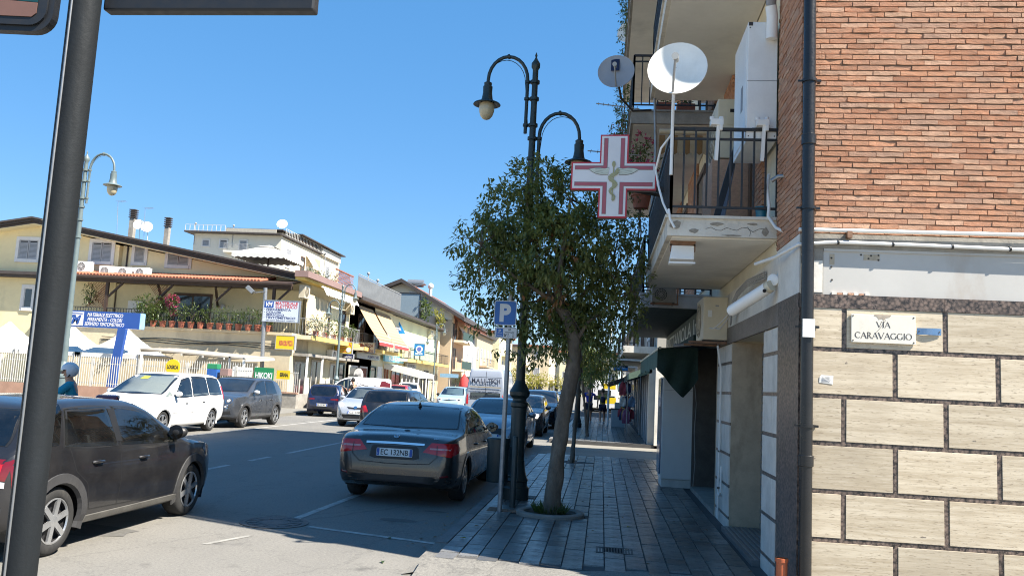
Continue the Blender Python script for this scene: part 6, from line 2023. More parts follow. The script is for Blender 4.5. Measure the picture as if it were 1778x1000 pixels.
# ---- brown-grey saloon parked in front of it
mb = Car('brown-grey saloon parked by the kerb with plate EC 132NB and red tail lamps', shape(SEDAN, sz=.985, spokes=5, twin=True, spw=.03), (-2.88, 12.72, 0), R(.2), paint_mat('brown_grey_paint', (.052, .047, .043), .7, .26, .06), name='parked_saloon')
mb.mirror(2.2, .97); mb.handle(.72, .80); mb.handle(1.72, .785)
for sd in (1, -1):
 mb.line([(.42, .36), (.36, .60), (.14, .74), (.06, .96)], 'side', sd, .011)
 mb.line([(1.06, .32), (1.08, .6), (1.06, .94)], 'side', sd, .011)
 mb.line([(2.36, .34), (2.42, .62), (2.42, .9)], 'side', sd, .011)
 mb.line([(.36, .84), (1.2, .835), (2.9, .78)], 'side', sd, .014, mb.paint, .006, 'crease')
 mb.line([(.06, .975), (1.0, .97), (2.46, .93)], 'side', sd, .016, CHROME, .006, 'window_chrome')
 mb.line([(1.06, .98), (1.06, 1.31)], 'side', sd, .08, TRIM, .004, 'door_pillar')
 mb.patch([(-.14, 1.0), (.06, .99), (.42, 1.22), (.36, 1.24), (.12, 1.13)], 'side', sd, .004, 'quarter_window', CARGLASS_D, rings=3)
 mb.patch([(-.86, .72), (-.66, .75), (-.55, .80), (-.64, .88), (-.86, .885)], 'side', sd, .006, 'tail_light', LAMP_R, rings=3)
 mb.line([(-.95, .62), (-.6, .63), (-.39, .60)], 'side', sd, .010)
 mb.line([(.36, .27), (1.4, .25), (2.5, .27)], 'side', sd, .018, CHROME, .008, 'sill_chrome')
for sx in (1, -1):
 mb.patch([(sx * .40, .76), (sx * .80, .70), (sx * .83, .885), (sx * .52, .89)], 'rear', 1, .009, 'tail_light', LAMP_R, rings=5)
 mb.patch([(sx * .50, .80), (sx * .78, .795), (sx * .79, .825), (sx * .50, .822)], 'rear', 1, .011, 'reverse_light', mat('pink_lens', (.55, .30, .29), .15, var=.2, scale=18), rings=3)
 mb.line([(sx * .61, .70), (sx * .60, .90)], 'rear', 1, .010, TRIM, .0125)
 mb.line([(sx * .61, .90), (sx * .72, .99)], 'rear', 1, .010)
 mb.line([(sx * .61, .70), (sx * .50, .60), (sx * .1, .585)], 'rear', 1, .012)
 mb.line([(sx * .0, .585), (sx * .2, .585)], 'rear', 1, .012)
 mb.patch([(sx * .66, .42), (sx * .78, .43), (sx * .77, .46), (sx * .66, .45)], 'rear', 1, .004, 'reflector', LAMP_RD, rings=2)
 mb.patch([(sx * .45, .65), (sx * .78, .69), (sx * .80, .75), (sx * .52, .72)], 'front', 1, .006, 'headlight', LAMP_W, rings=3)
mb.patch([(-.40, .655), (-.30, .625), (.30, .625), (.40, .655), (.38, .80), (.34, .845), (-.34, .845), (-.38, .80)], 'rear', 1, .003, 'plate_recess', mb.paint, rings=4)
mb.patch([(-.36, .67), (-.28, .645), (.28, .645), (.36, .67), (.34, .80), (.31, .83), (-.31, .83), (-.34, .80)], 'rear', 1, .0045, 'plate_recess', TRIM, rings=4)
mb.line([(-.42, .862), (0, .868), (.42, .862)], 'rear', 1, .030, CHROME, .016, 'boot_chrome')
fr_ = mb.plate('rear', 0, .735, 'EC 132NB')
mb.patch([(-.74, .32), (.74, .32), (.80, .40), (.76, .43), (-.76, .43), (-.80, .40)], 'rear', 1, .006, 'bumper_insert', TRIM, rings=4)
mb.line([(-.80, .585), (-.4, .55), (0, .545), (.4, .55), (.80, .585)], 'rear', 1, .016, mb.paint, .010, 'bumper_step')
h_, n_ = mb.hit('rear', 0, .955)
SFb = Fr(h_ + n_ * .004, (1, 0, 0), n_.cross(V((1, 0, 0))), n_)
q = MB()
q.lathe(SFb.o, [(.036, 0), (.041, .004), (.041, .008), (.036, .010)], 24, n_, caps=False)
for a in (90, 210, 330): q.beam(SFb.p(0, 0, .006), SFb.p(.037 * math.cos(R(a)), .037 * math.sin(R(a)), .006), .009, .006, up=n_)
q.build('star_badge', CHROME, mb.t, 40)
for x, s_ in ((-.56, 'E 250'), (.57, 'CDI')):
 h_, n_ = mb.hit('rear', x, .945)
 text(Fr(h_ + n_ * .003, (1, 0, 0), n_.cross(V((1, 0, 0))), n_), 0, 0, .03, s_, CHROME, mb.t, d=.001, depth=.003, bold=.01, name='badge')
q = MB(); h_, n_ = mb.hit('top', 0, .62); q.add([h_ + V((-.03, -.07, 0)), h_ + V((.03, -.07, 0)), h_ + V((.0, .09, -.0)), h_ + V((0, -.08, .07)), h_ + V((0, -.02, .05))], [(0, 1, 3), (0, 3, 4, 2), (1, 2, 4, 3)]); q.build('antenna', TRIM, mb.t)
h_, n_ = mb.hit('top', .04, -.42)
q = MB(); q.lathe(h_, [(.05, 0), (.035, .012), (.0, .016)], 12, n_); q.build('boot_knob', TRIM, mb.t, 40)
def lamps(c, kind, head, tail, lm=None, tm=None):
 for sx in (1, -1):
  if head: c.patch([(sx * x, z) for x, z in head], 'front', 1, .007, 'headlight', lm or LAMP_W, rings=4)
  if tail: c.patch([(sx * x, z) for x, z in tail], 'rear', 1, .007, 'tail_light', tm or LAMP_R, rings=4)
def doors(c, ys, z0=.32):
 for sd in (1, -1):
  for y in ys:
   c.line([(y, z0), (y + .02, .6), (y, interp(c.sp['belt'], y))], 'side', sd, .014)
# ---- black hatchback driving ahead
bk_ = Car('black hatchback with dark windows driving off beyond the parked brown saloon', shape(HATCH, sy=1.02, sz=1.0, sx=1.0, privacy=True, rimmat=RIM), (-6.70, 26.3, 0), R(-1), paint_mat('black_paint', (.012, .013, .017), .3, .2, .06), name='hatchback')
lamps(bk_, 0, None, [(.50, .72), (.78, .70), (.78, .90), (.60, .92)]); bk_.mirror(1.98, .98); doors(bk_, (.45, .95, 2.1)); bk_.plate('rear', 0, .52)
bk_.patch([(-.62, .36), (.62, .36), (.66, .46), (-.66, .46)], 'rear', 1, .006, 'bumper_trim', TRIM, rings=3)
# ---- small silver car coming towards us
ay = Car('small silver hatchback with a wide dark grille coming towards the camera', shape(HATCH, sy=.92, sz=1.0, sx=.93, clad=.0), (-8.78, 32.6, 0), R(180), paint_mat('silver_paint', (.50, .51, .52), .5, .3, .05), name='hatchback')
lamps(ay, 0, [(.40, .74), (.66, .62), (.72, .76), (.62, .88)], [(.55, .7), (.76, .7), (.76, .95)]); ay.mirror(1.83, .97)
ay.patch([(-.52, .30), (.52, .30), (.60, .40), (.5, .445), (-.5, .445), (-.60, .40)], 'front', 1, .006, 'grille', TRIM, rings=4)
ay.patch([(-.24, .64), (.24, .64), (.33, .71), (.10, .695), (-.10, .695), (-.33, .71)], 'front', 1, .006, 'upper_grille', TRIM, rings=3)
h_, n_ = ay.hit('front', 0, .69); q = MB(); q.lathe(h_ + n_ * .008, [(.055, 0), (.062, .006), (.05, .01), (.001, .008)], 16, n_); q.build('badge', CHROME, ay.t, 40)
ay.plate('front', 0, .52, 'CZ 108'); doors(ay, (.5, .95, 1.95))
h_, n_ = ay.hit('top', 0, .6); q = MB(); q.sphere(h_, .03, 8, 5); q.build('antenna', TRIM, ay.t, 40)
# ---- cars parked along the right kerb, facing us
sv = Car('blue-grey saloon parked nose to nose with the brown saloon by the kerb', shape(SEDAN, sy=.97, sz=.98, sx=.96), (-2.78, 24.75, 0), R(180), paint_mat('blue_grey_paint', (.20, .23, .27), .6, .28, .06), name='parked_saloon', group=None)
lamps(sv, 0, [(.42, .66), (.74, .70), (.76, .80), (.52, .75)], None); sv.mirror(2.15, .96); doors(sv, (.42, 1.05, 2.3)); sv.plate('front', 0, .48)
sv.patch([(-.36, .52), (.36, .52), (.40, .68), (-.40, .68)], 'front', 1, .006, 'grille', TRIM, rings=3)
dk = Car('dark grey hatchback with clear headlamps parked behind the blue-grey saloon', shape(HATCH, sy=1.03, sz=1.0, sx=1.02), (-2.92, 33.2, 0), R(180), paint_mat('dark_grey_paint', (.045, .048, .055), .5, .26, .08), name='parked_hatchback')
lamps(dk, 0, [(.42, .70), (.70, .64), (.77, .80), (.60, .84)], None); dk.mirror(2.0, .97); doors(dk, (.45, .95, 2.1)); dk.plate('front', 0, .50)
dk.patch([(-.45, .30), (.45, .30), (.5, .42), (-.5, .42)], 'front', 1, .006, 'grille', TRIM, rings=3)
SUVS = shape(HATCH, sy=1.04, sz=1.12, sx=1.03, wr=.345, arch=.41, privacy=True)
s_ = Car('tall black four-by-four parked behind the dark grey hatchback', SUVS, (-2.75, 39.4, 0), R(180), bk_.paint, name='parked_car')
lamps(s_, 0, [(.42, .80), (.72, .76), (.77, .90), (.55, .93)], None); s_.mirror(2.05, 1.1); s_.plate('front', 0, .52)
s_ = Car('pale blue-grey hatchback parked beyond the black four-by-four', shape(HATCH, sz=1.05), (-2.7, 46, 0), R(180), paint_mat('pale_blue_paint', (.30, .38, .46), .4, .28, .05), name='parked_car')
lamps(s_, 0, [(.42, .72), (.70, .66), (.77, .80), (.60, .84)], None); s_.mirror(2.0, 1.0)
# ---- left side of the road
MPV = shape(HATCH, sz=1.0, sx=1.04, wr=.325, arch=.385, wb=2.73, mid=1.3, dash=2.2,
 top=[(-.95, .55), (-.93, .85), (-.90, 1.05), (-.80, 1.30), (-.68, 1.52), (-.45, 1.615), (.3, 1.655), (1.0, 1.655), (1.5, 1.60), (1.95, 1.45), (2.5, 1.18), (2.85, 1.04), (3.2, .95), (3.45, .80), (3.56, .62), (3.59, .46)],
 belt=[(-.95, 1.03), (0, 1.03), (1.6, .98), (2.8, .94), (3.59, .86)], bot=[(-.95, .36), (-.6, .26), (0, .21), (2.8, .20), (3.59, .27)],
 wid=[(-.95, .70), (-.9, .78), (-.75, .85), (-.3, .90), (.5, .915), (2.4, .91), (3.0, .87), (3.35, .76), (3.55, .60), (3.59, .5)],
 sides=[(-.62, .22, -.50, .26), (.30, 1.20, .32, 1.14), (1.28, 2.25, 1.22, 1.72)], fscr=(1.07, 1.57), rscr=(1.10, 1.52), wtop=.11)
mp = Car('white people carrier parked on the left in front of the iron fence', MPV, (-12.22, 23.7, 0), R(180), paint_mat('white_paint', (.74, .74, .73), .0, .3, .04), name='parked_people_carrier')
lamps(mp, 0, [(.40, .78), (.72, .68), (.80, .84), (.66, .95)], None); mp.mirror(2.25, 1.04); mp.handle(.65, .86); mp.handle(1.62, .84); doors(mp, (.36, 1.24, 2.36))
for sd in (1, -1):
 mp.line([(.36, .62), (1.3, .60), (2.35, .60)], 'side', sd, .03, mp.paint, .010, 'rubbing_strip')
 mp.patch([(2.32, 1.03), (2.72, 1.0), (2.38, 1.17)], 'side', sd, .004, 'quarter_window', CARGLASS, rings=3)
 mp.patch([(-.86, .92), (-.74, .92), (-.62, 1.30), (-.74, 1.32)], 'side', sd, .006, 'tail_light', LAMP_R, rings=3)
mp.plate('front', 0, .5)
mp.patch([(-.5, .34), (.5, .34), (.56, .44), (-.56, .44)], 'front', 1, .006, 'grille', TRIM, rings=3)
mp.patch([(.1, 1.44), (.32, 1.44), (.30, 1.52), (.12, 1.52)], 'front', 1, .009, 'windscreen_sticker', mat('lime_sticker', (.40, .45, .05), .5), rings=2)
XS = shape(HATCH, sy=1.0, sz=1.08, sx=1.02, wb=2.57, wr=.335, arch=.40, clad=.36, cladlip=True, lip=.05, spokes=5, twin=True, spw=.03,
 top=[(-.74, .60), (-.72, .85), (-.67, 1.02), (-.58, 1.16), (-.44, 1.38), (-.25, 1.52), (.3, 1.59), (.9, 1.60), (1.35, 1.56), (1.75, 1.42), (2.2, 1.20), (2.5, 1.07), (2.9, 1.01), (3.2, .90), (3.36, .72), (3.42, .52)],
 belt=[(-.74, 1.06), (0, 1.06), (1.2, 1.02), (2.4, 1.0), (3.42, .92)],
 wid=[(-.74, .66), (-.68, .76), (-.5, .84), (0, .885), (.6, .895), (2.3, .895), (2.9, .86), (3.2, .76), (3.36, .62), (3.42, .48)],
 bot=[(-.74, .42), (-.5, .32), (0, .26), (2.6, .25), (3.1, .27), (3.42, .32)],
 sides=[(.05, .92, .18, .86), (1.0, 2.12, .94, 1.58)], fscr=(1.13, 1.50), rscr=(1.14, 1.46))
fx = Car('slate grey crossover with round headlamps parked behind the white people carrier', XS, (-12.12, 28.4, 0), R(180), paint_mat('slate_paint', (.075, .082, .095), .55, .28, .1), name='parked_crossover')
for sx in (1, -1):
 for (cx_, cz_, r_, m_) in ((.60, .845, .095, LAMP_W), (.56, .665, .065, LAMP_W)):
  fx.patch([(sx * cx_ + (r_ + .018) * math.cos(R(k * 30)), cz_ + (r_ + .018) * .8 * math.sin(R(k * 30))) for k in range(12)], 'front', 1, .006, 'headlight_rim', CHROME, rings=2)
  fx.patch([(sx * cx_ + r_ * math.cos(R(k * 30)), cz_ + r_ * .8 * math.sin(R(k * 30))) for k in range(12)], 'front', 1, .010, 'headlight', LAMP_D, rings=3)
  fx.patch([(sx * cx_ + r_ * .55 * math.cos(R(k * 30)), cz_ + r_ * .45 * math.sin(R(k * 30))) for k in range(12)], 'front', 1, .013, 'headlight_core', m_, rings=3)
 fx.patch([(sx * .42, .40), (sx * .70, .44), (sx * .68, .54), (sx * .46, .52)], 'front', 1, .006, 'fog_recess', TRIM, rings=2)
fx.patch([(-.36, .38), (.36, .38), (.40, .50), (-.40, .50)], 'front', 1, .006, 'grille', TRIM, rings=3)
fx.mirror(2.05, 1.08, cap=LAMP_W); fx.handle(.62, .88); fx.handle(1.45, .87); doors(fx, (.45, .97, 2.15)); fx.plate('front', 0, .60)
SE = shape(HATCH, sy=.87, sz=.98, sx=.86, wr=.27, arch=.32,
 rscr=(.92, 1.30))
se = Car('small dark blue hatchback seen from behind at the left edge of the road', SE, (-12.15, 36.2, 0), R(7), paint_mat('navy_paint', (.006, .011, .045), .3, .25, .06), name='parked_hatchback')
lamps(se, 0, None, [(.34, .74), (.66, .72), (.66, .80), (.36, .81)], tm=LAMP_RD); se.plate('rear', -.02, .52, 'BK 527MT', w=.48); se.mirror(1.7, .95); doors(se, (.85, 1.85))
se.patch([(-.6, .34), (.6, .34), (.64, .44), (-.64, .44)], 'rear', 1, .006, 'bumper_trim', TRIM, rings=3)
VANS = shape(HATCH, sz=1.0, sx=1.0, wb=2.6, mid=1.6, dash=2.0, wr=.30, arch=.36,
 top=[(-.85, .5), (-.84, 1.0), (-.82, 1.6), (-.78, 1.76), (-.5, 1.80), (.8, 1.81), (1.35, 1.78), (1.65, 1.68), (2.05, 1.42), (2.4, 1.16), (2.75, 1.02), (3.0, .90), (3.14, .72), (3.18, .5)],
 belt=[(-.85, 1.06), (1.0, 1.06), (2.3, 1.0), (3.18, .9)], bot=[(-.85, .3), (0, .22), (3.18, .26)],
 wid=[(-.85, .80), (-.8, .83), (.5, .86), (2.2, .86), (2.8, .82), (3.1, .66), (3.18, .5)],
 sides=[(1.25, 2.3, 1.22, 1.72)], fscr=(1.18, 1.66), tumble=.12)
vn = Car('small white van parked crosswise with a burgundy tail end before the shops', VANS, (-11.6, 42.3, 0), R(104), paint_mat('van_white', (.70, .70, .70), .0, .35, .05), cat='van', name='parked_van')
vn.mirror(2.2, 1.1); doors(vn, (1.2, 2.3))
for sd in (1, -1):
 vn.patch([(-.78, .7), (-.30, .7), (-.20, 1.2), (-.32, 1.66), (-.78, 1.68)], 'side', sd, .004, 'burgundy_panel', mat('burgundy', (.13, .012, .02), .4), rings=4)
 pts = [(.75 + .42 * math.cos(R(a)), 1.42 + .07 * math.sin(R(a * 2)) + .05 * math.sin(R(a))) for a in range(0, 361, 12)]
 vn.line(pts, 'side', sd, .022, mat('dark_logo', (.05, .03, .035), .5), .003, 'logo')
lamps(vn, 0, [(.42, .72), (.70, .66), (.77, .84), (.62, .9)], None)
BIGVAN = shape(HATCH, wb=3.6, mid=2.8, dash=3.6, wr=.34, arch=.41,
 top=[(-1.0, .5), (-.99, 1.3), (-.97, 2.1), (-.93, 2.45), (-.8, 2.52), (2.6, 2.52), (3.0, 2.44), (3.4, 2.05), (3.8, 1.55), (4.15, 1.25), (4.5, 1.1), (4.7, .8), (4.75, .5)],
 belt=[(-1.0, 1.3), (3, 1.3), (4.75, 1.1)], bot=[(-1, .42), (0, .3), (4.75, .3)],
 wid=[(-1.0, .90), (-.9, .97), (0, 1.0), (3.4, 1.0), (4.2, .94), (4.6, .75), (4.75, .6)],
 sides=[(2.75, 3.6, 2.75, 3.2)], fscr=(1.4, 2.25), tumble=.13)
bv = Car('tall white van with its shade painted in, lettered M.A.L.I.-TECH on its rear doors', BIGVAN, (-5.55, 41.0, 0), R(0), paint_mat('van_shaded_white', (.30, .33, .39), .0, .35, .05), cat='van', name='panel_van')  # white van; the shade on it is put into the paint colour
for sx in (1, -1):
 bv.patch([(sx * .80, .8), (sx * .90, .8), (sx * .90, 1.3), (sx * .82, 1.3)], 'rear', 1, .006, 'tail_light', LAMP_R, rings=2)
bv.line([(0, .5), (0, 2.4)], 'rear', 1, .02); bv.line([(-.88, 2.1), (.88, 2.1)], 'rear', 1, .015); bv.plate('rear', -.3, .7)
BF = Fr((-5.55, 41 - 1.018, 0), (1, 0, 0))
bfl = Fr((0, -1.012, 0), (1, 0, 0))
for (z, h_, s_, w_, b_) in ((1.93, .22, 'M.A.L.I.-TECH', 1.36, .02), (1.74, .06, 'ELETTRONICA', .55, 0), (1.50, .06, 'VENDITA ASSISTENZA RIPARAZIONI INSTALLAZIONI', 1.5, 0), (1.38, .08, 'TEL 0827.61 - 349.77.87', 1.2, 0), (1.15, .12, 'CONSEGNA A DOMICILIO', 1.52, .01)):
 text(bfl, 0, z, h_, s_, mat('navy_letters', (.03, .035, .06), .5), bv.t, width=w_, d=.004, depth=.004, bold=b_)
MB().fbox(bfl, -.75, .75, 1.61, 1.66, .003, .006).build('stripe', mat('stripe_tan', (.30, .26, .18), .6), bv.t)
bv.mirror(3.55, 1.5, cap=TRIM, size=1.5)
tw = Car('pale blue city car with white-ringed headlamps coming on beside the big van', shape(HATCH, sy=.95, sz=1.06, sx=.93), (-8.55, 50.0, 0), R(180), s_.paint if hasattr(s_, 'paint') else paint_mat('sky_paint', (.33, .45, .55), .2, .3, .05), name='hatchback')
for sx in (1, -1):
 tw.patch([(sx * .55 + .13 * math.cos(R(k * 30)), .80 + .09 * math.sin(R(k * 30))) for k in range(12)], 'front', 1, .008, 'headlight', LAMP_W, rings=3)
 tw.patch([(sx * .55 + .07 * math.cos(R(k * 30)), .80 + .05 * math.sin(R(k * 30))) for k in range(12)], 'front', 1, .012, 'headlight_core', LAMP_D, rings=3)
tw.patch([(-.42, .78), (0, .74), (.42, .78), (.42, .80), (0, .80), (-.42, .80)], 'front', 1, .006, 'grille', TRIM, rings=2)
h_, n_ = tw.hit('front', 0, .79); q = MB(); q.prism(Fr(h_ + n_ * .012, (-1, 0, 0), (0, 0, 1), (0, 1, 0)), [(0, .08), (.05, 0), (0, -.08), (-.05, 0)], 0, .01); q.build('badge', CHROME, tw.t)
tw.mirror(1.85, 1.02, cap=TRIM); tw.plate('front', 0, .5)
for (lab, x, y, rz, pm, sc_) in (('white car with its boot to the road parked under the white shop canopy', -14.2, 61, 10, mp.paint, 1.12), ('red hatchback parked beyond the silver car', -13.6, 55, 4, paint_mat('red_paint', (.35, .02, .03), .2, .3, .05), 1.0), ('dark grey estate parked behind the silver car', -13.3, 48.5, 180, dk.paint, 1.0), ('far dark car at the end of the street', -3.0, 62, 180, dk.paint, 1.05), ('far silver car at the end of the street', -6.0, 78, 0, ay.paint, 1.0), ('white car far along the left kerb', -12.6, 84, 180, mp.paint, 1.05)):
 cc_ = Car(lab, shape(HATCH, sz=sc_), (x, y, 0), R(rz), pm, name='parked_car')
 lamps(cc_, 0, [(.42, .70), (.70, .66), (.77, .80), (.60, .84)], [(.50, .72), (.76, .70), (.76, .90), (.60, .92)])
# ================================================================ the houses across the road
YEL = mat('yellow_render', (.74, .64, .39), .9, var=.07, scale=.8, stain=(.42, .38, .25), stain_amt=.6, stain_scale=.45)
YEL2 = mat('pale_yellow_render', (.76, .68, .45), .9, var=.06, scale=.8, stain=(.5, .44, .3), stain_amt=.4, stain_scale=.5)
SAND = mat('sand_render', (.60, .51, .35), .9, var=.08, scale=.8, stain=(.34, .29, .21), stain_amt=.6, stain_scale=.5)
CREAMR = mat('cream_render', (.73, .645, .49), .9, var=.05, scale=.8, stain=(.5, .44, .34), stain_amt=.4, stain_scale=.4)
PEACH = mat('peach_render', (.58, .38, .24), .9, var=.06, scale=.8)
TAN = mat('tan_render', (.47, .37, .255), .9, var=.06, scale=.8, stain=(.36, .29, .2), stain_amt=.4)
WALLW = mat('white_render', (.66, .63, .55), .9, var=.05, scale=.8, stain=(.5, .47, .40), stain_amt=.4, stain_scale=.5)
YTRIM = mat('yellow_edge', (.70, .50, .14), .8, var=.06, scale=2)
MAUVE = mat('mauve_cornice', (.25, .165, .15), .8, var=.1, scale=2)
ROOFD = mat('dark_roof_edge', (.055, .045, .042), .7, var=.2, scale=3)
TILER = mat('terracotta_tiles', (.36, .13, .075), .85, var=.3, scale=4, stain=(.22, .11, .08), stain_amt=.6, stain_scale=2)
WOODD = mat('dark_timber', (.045, .026, .018), .7, var=.25, scale=5)
SHUT = mat('grey_shutter', (.33, .34, .36), .6, var=.08, scale=3)
GLASSW = mat('window_glass', (.035, .045, .055), .06, var=.2, scale=2, spec=.9)
SURR = mat('white_surround', (.62, .62, .62), .7, var=.05)
IRONB = mat('black_rail', (.02, .02, .022), .5, var=.1)
GREYB = mat('grey_balustrade', (.30, .31, .32), .6, var=.1)
CANVW = mat('white_canvas', (.72, .70, .64), .85, var=.05, scale=2)
BROWNB = mat('red_brown_brick', (.26, .10, .06), .9, var=.2, scale=4)
DKG = mat('dark_shop_glass', (.018, .022, .024), .1, var=.2, spec=.8)
DOORG = mat('dark_green_door', (.015, .05, .035), .5, var=.1)
MARB = mat('pale_marble', (.55, .52, .46), .6, var=.1, scale=3)
XL = -17.0
GF = lambda Y: Fr((0, Y, 0), (1, 0, 0), (0, 0, 1), (0, -1, 0))       # faces the camera; u = X
LF = lambda X: Fr((X, 0, 0), (0, 1, 0), (0, 0, 1), (1, 0, 0))        # faces the road from the left; u = Y
def yz(u, v, X=XL):
 p = atx(u, v, X); return p.y, p.z
def xz(u, v, Y):
 p = at(u, v, Y); return p.x, p.z
def sub(o):
 o.location = (0, 0, 0); return o
def window(fr, u0, u1, v0, v1, parent, kind='shutter', surround=.12, sm=None, leaves=2, name=None):
 q = MB()
 s = surround
 q.fbox(fr, u0 - s, u0, v0 - s, v1 + s, -.02, .05); q.fbox(fr, u1, u1 + s, v0 - s, v1 + s, -.02, .05)
 q.fbox(fr, u0, u1, v1, v1 + s, -.02, .05); q.fbox(fr, u0 - s * .3, u1 + s * .3, v0 - s, v0, -.02, .085)
 o = q.build(name or ('balcony_door' if kind == 'door' else 'window'), sm or SURR, parent)
 if kind == 'shutter':
  wd = (u1 - u0) / leaves
  for k in range(leaves):
   q = MB()
   a, b = u0 + k * wd + .015, u0 + (k + 1) * wd - .015
   q.fbox(fr, a, a + .06, v0, v1, -.01, .03); q.fbox(fr, b - .06, b, v0, v1, -.01, .03); q.fbox(fr, a + .06, b - .06, v0, v0 + .06, -.01, .03); q.fbox(fr, a + .06, b - .06, v1 - .06, v1, -.01, .03)
   n = int((v1 - v0 - .12) / .075)
   for i in range(n):
    z = v0 + .065 + i * .075
    p = [fr.p(a + .06, z, .028), fr.p(b - .06, z, .028), fr.p(b - .06, z + .066, .012), fr.p(a + .06, z + .066, .012)]
    q.quad(*p)
   sub(q.build('shutter', SHUT, o))
  sub(MB().fbox(fr, u0, u1, v0, v1, -.02, .006).build('backing', DARK, o))
 else:
  wd = (u1 - u0) / leaves
  for k in range(leaves):
   a, b = u0 + k * wd, u0 + (k + 1) * wd
   sub(MB().fbox(fr, a + .05, b - .05, v0 + .05, v1 - .05, -.01, .012).build('pane', GLASSW, o))
  q = MB()
  for k in range(leaves + 1):
   c = u0 + k * wd
   q.fbox(fr, max(u0, c - .04), min(u1, c + .04), v0, v1, -.01, .022)
  q.fbox(fr, u0, u1, v0, v0 + .05, -.01, .021); q.fbox(fr, u0, u1, v1 - .05, v1, -.01, .021)
  sub(q.build('sash', sm or SURR, o))
 return o
def railing(mb, fr, u0, u1, v0, v1, d, step=.12, w=.016):
 mb.fbox(fr, u0, u1, v1 - .04, v1, d - .02, d + .02); mb.fbox(fr, u0, u1, v0 + .06, v0 + .09, d - .012, d + .012)
 n = max(1, int(abs(u1 - u0) / step))
 for i in range(n + 1):
  u = u0 + (u1 - u0) * i / n
  mb.fbox(fr, u - w / 2, u + w / 2, v0, v1 - .04, d - w / 2, d + w / 2)
def balc(fr, u0, u1, z, d, parent, rail=None, slabm=None, h=.95, th=.22, edge=None, step=.13, panel=None):
 o = MB().fbox(fr, u0, u1, z - th, z, -.05, d).build('balcony', slabm or CREAMR, parent)
 if edge: sub(MB().fbox(fr, u0 - .02, u1 + .02, z - th - .01, z + .012, d + .001, d + .03).build('slab_edge', edge, o))
 q = MB()
 railing(q, fr, u0 + .04, u1 - .04, z, z + h, d - .05, step)
 for u in (u0 + .05, u1 - .05):
  n = max(1, int(d / step))
  for i in range(n):
   q.fbox(fr, u - .008, u + .008, z, z + h - .04, d * i / n, d * i / n + .016)
  q.fbox(fr, u - .02, u + .02, z + h - .04, z + h, 0, d - .07)
 sub(q.build('railing', rail or IRONB, o))
 if panel: sub(MB().fbox(fr, u0 + .08, u1 - .08, z + .1, z + h - .06, d - .035, d - .028).build('rail_panel', panel, o))
 return o
# ---- the yellow house with the long gable
h1 = thing('yellow_house', 'pale yellow house with a long dark sloping roof edge and a timbered terrace', 'house', (-28, 50, 0))
G1 = GF(46.5)
q = MB()
q.prism(G1, [(-44, 0), (-28.95, 0), (-28.95, 8.9), (-34.1, 9.95), (-44, 8.3)], -14, 0)
q.build('wall', YEL, h1)
q = MB()
q.prism(G1, [(-28.94, 0), (XL, 0), (XL, 7.1), (-28.94, 8.95)], -14, -.35)
q.build('wall', YEL2, h1)
# stepped roof edge
for k, (dz, t0, t1, m_) in enumerate(((0, -.2, .95, ROOFD), (.13, -.2, 1.05, ROOFD), (.26, -.2, 1.15, ROOFD))):
 q = MB()
 q.prism(G1, [(-44, 8.25 + dz), (-34.1, 9.95 + dz), (-16.6, 7.02 + dz), (-16.6, 7.13 + dz), (-34.1, 10.06 + dz), (-44, 8.36 + dz)], -14.3, .75 + .12 * k)
 q.build('roof', m_, h1)
q = MB(); q.prism(G1, [(-44, 8.2), (-34.1, 9.9), (-16.9, 7.0), (-16.9, 7.04), (-34.1, 9.95), (-44, 8.25)], .0, .7); q.build('eaves_board', YEL2, h1)
# string course on the left
q = MB(); q.box(-44, -30.6, 45.9, 46.49, 6.72, 6.98); q.box(-44, -30.6, 45.8, 45.895, 6.86, 7.04); q.build('string_course', ROOFD, h1)
for (u0, u1, v0, v1, k, lv) in ((33, 66, 417, 450, 'shutter', 2), (160, 194, 421, 454, 'shutter', 2), (229, 246, 421, 454, 'shutter', 1), (287, 323, 438, 459, 'shutter', 2)):
 a, c = xz(u0, (v0 + v1) / 2, 46.5), xz(u1, (v0 + v1) / 2, 46.5)
 zt_, zb_ = xz((u0 + u1) / 2, v0, 46.5)[1], xz((u0 + u1) / 2, v1, 46.5)[1]
 fr = G1 if a[0] < -28.96 else GF(46.85)
 window(fr, a[0], c[0], zb_, zt_, h1, k, .2, leaves=lv)
a, c = xz(42, 516, 46.5), xz(56, 516, 46.5)
window(G1, a[0], c[0], xz(48, 534, 46.5)[1], xz(48, 500, 46.5)[1], h1, 'glass', .2, leaves=1)
q = MB(); q.tube([(-28.6, 46.80, 8.9), (-28.6, 46.80, 7.3)], .05, 8); q.build('gutter_pipe', ROOFD, h1)
# ground floor block with the terrace on top
YT = 44.2
q = MB(); q.box(-31.5, XL, YT, 46.9, -.02, 3.86); q.build('lower_wall', SAND, h1)
q = MB(); q.box(-31.6, XL + .05, YT - .1, 46.9, 3.865, 4.02); q.build('terrace', SAND, h1)
for k in range(3):
 q = MB(); q.tube([(-28 + i * 1.05, YT - .05, 3.35 - k * .09 - .05 * math.sin(i * 1.3 + k)) for i in range(11)], .018, 5); q.build('wall_cable', IRONB, h1)
q = MB(); q.box(-31.4, -17.4, 46.6, 46.84, 4.03, 6.6); q.build('terrace_wall', YEL2, h1)
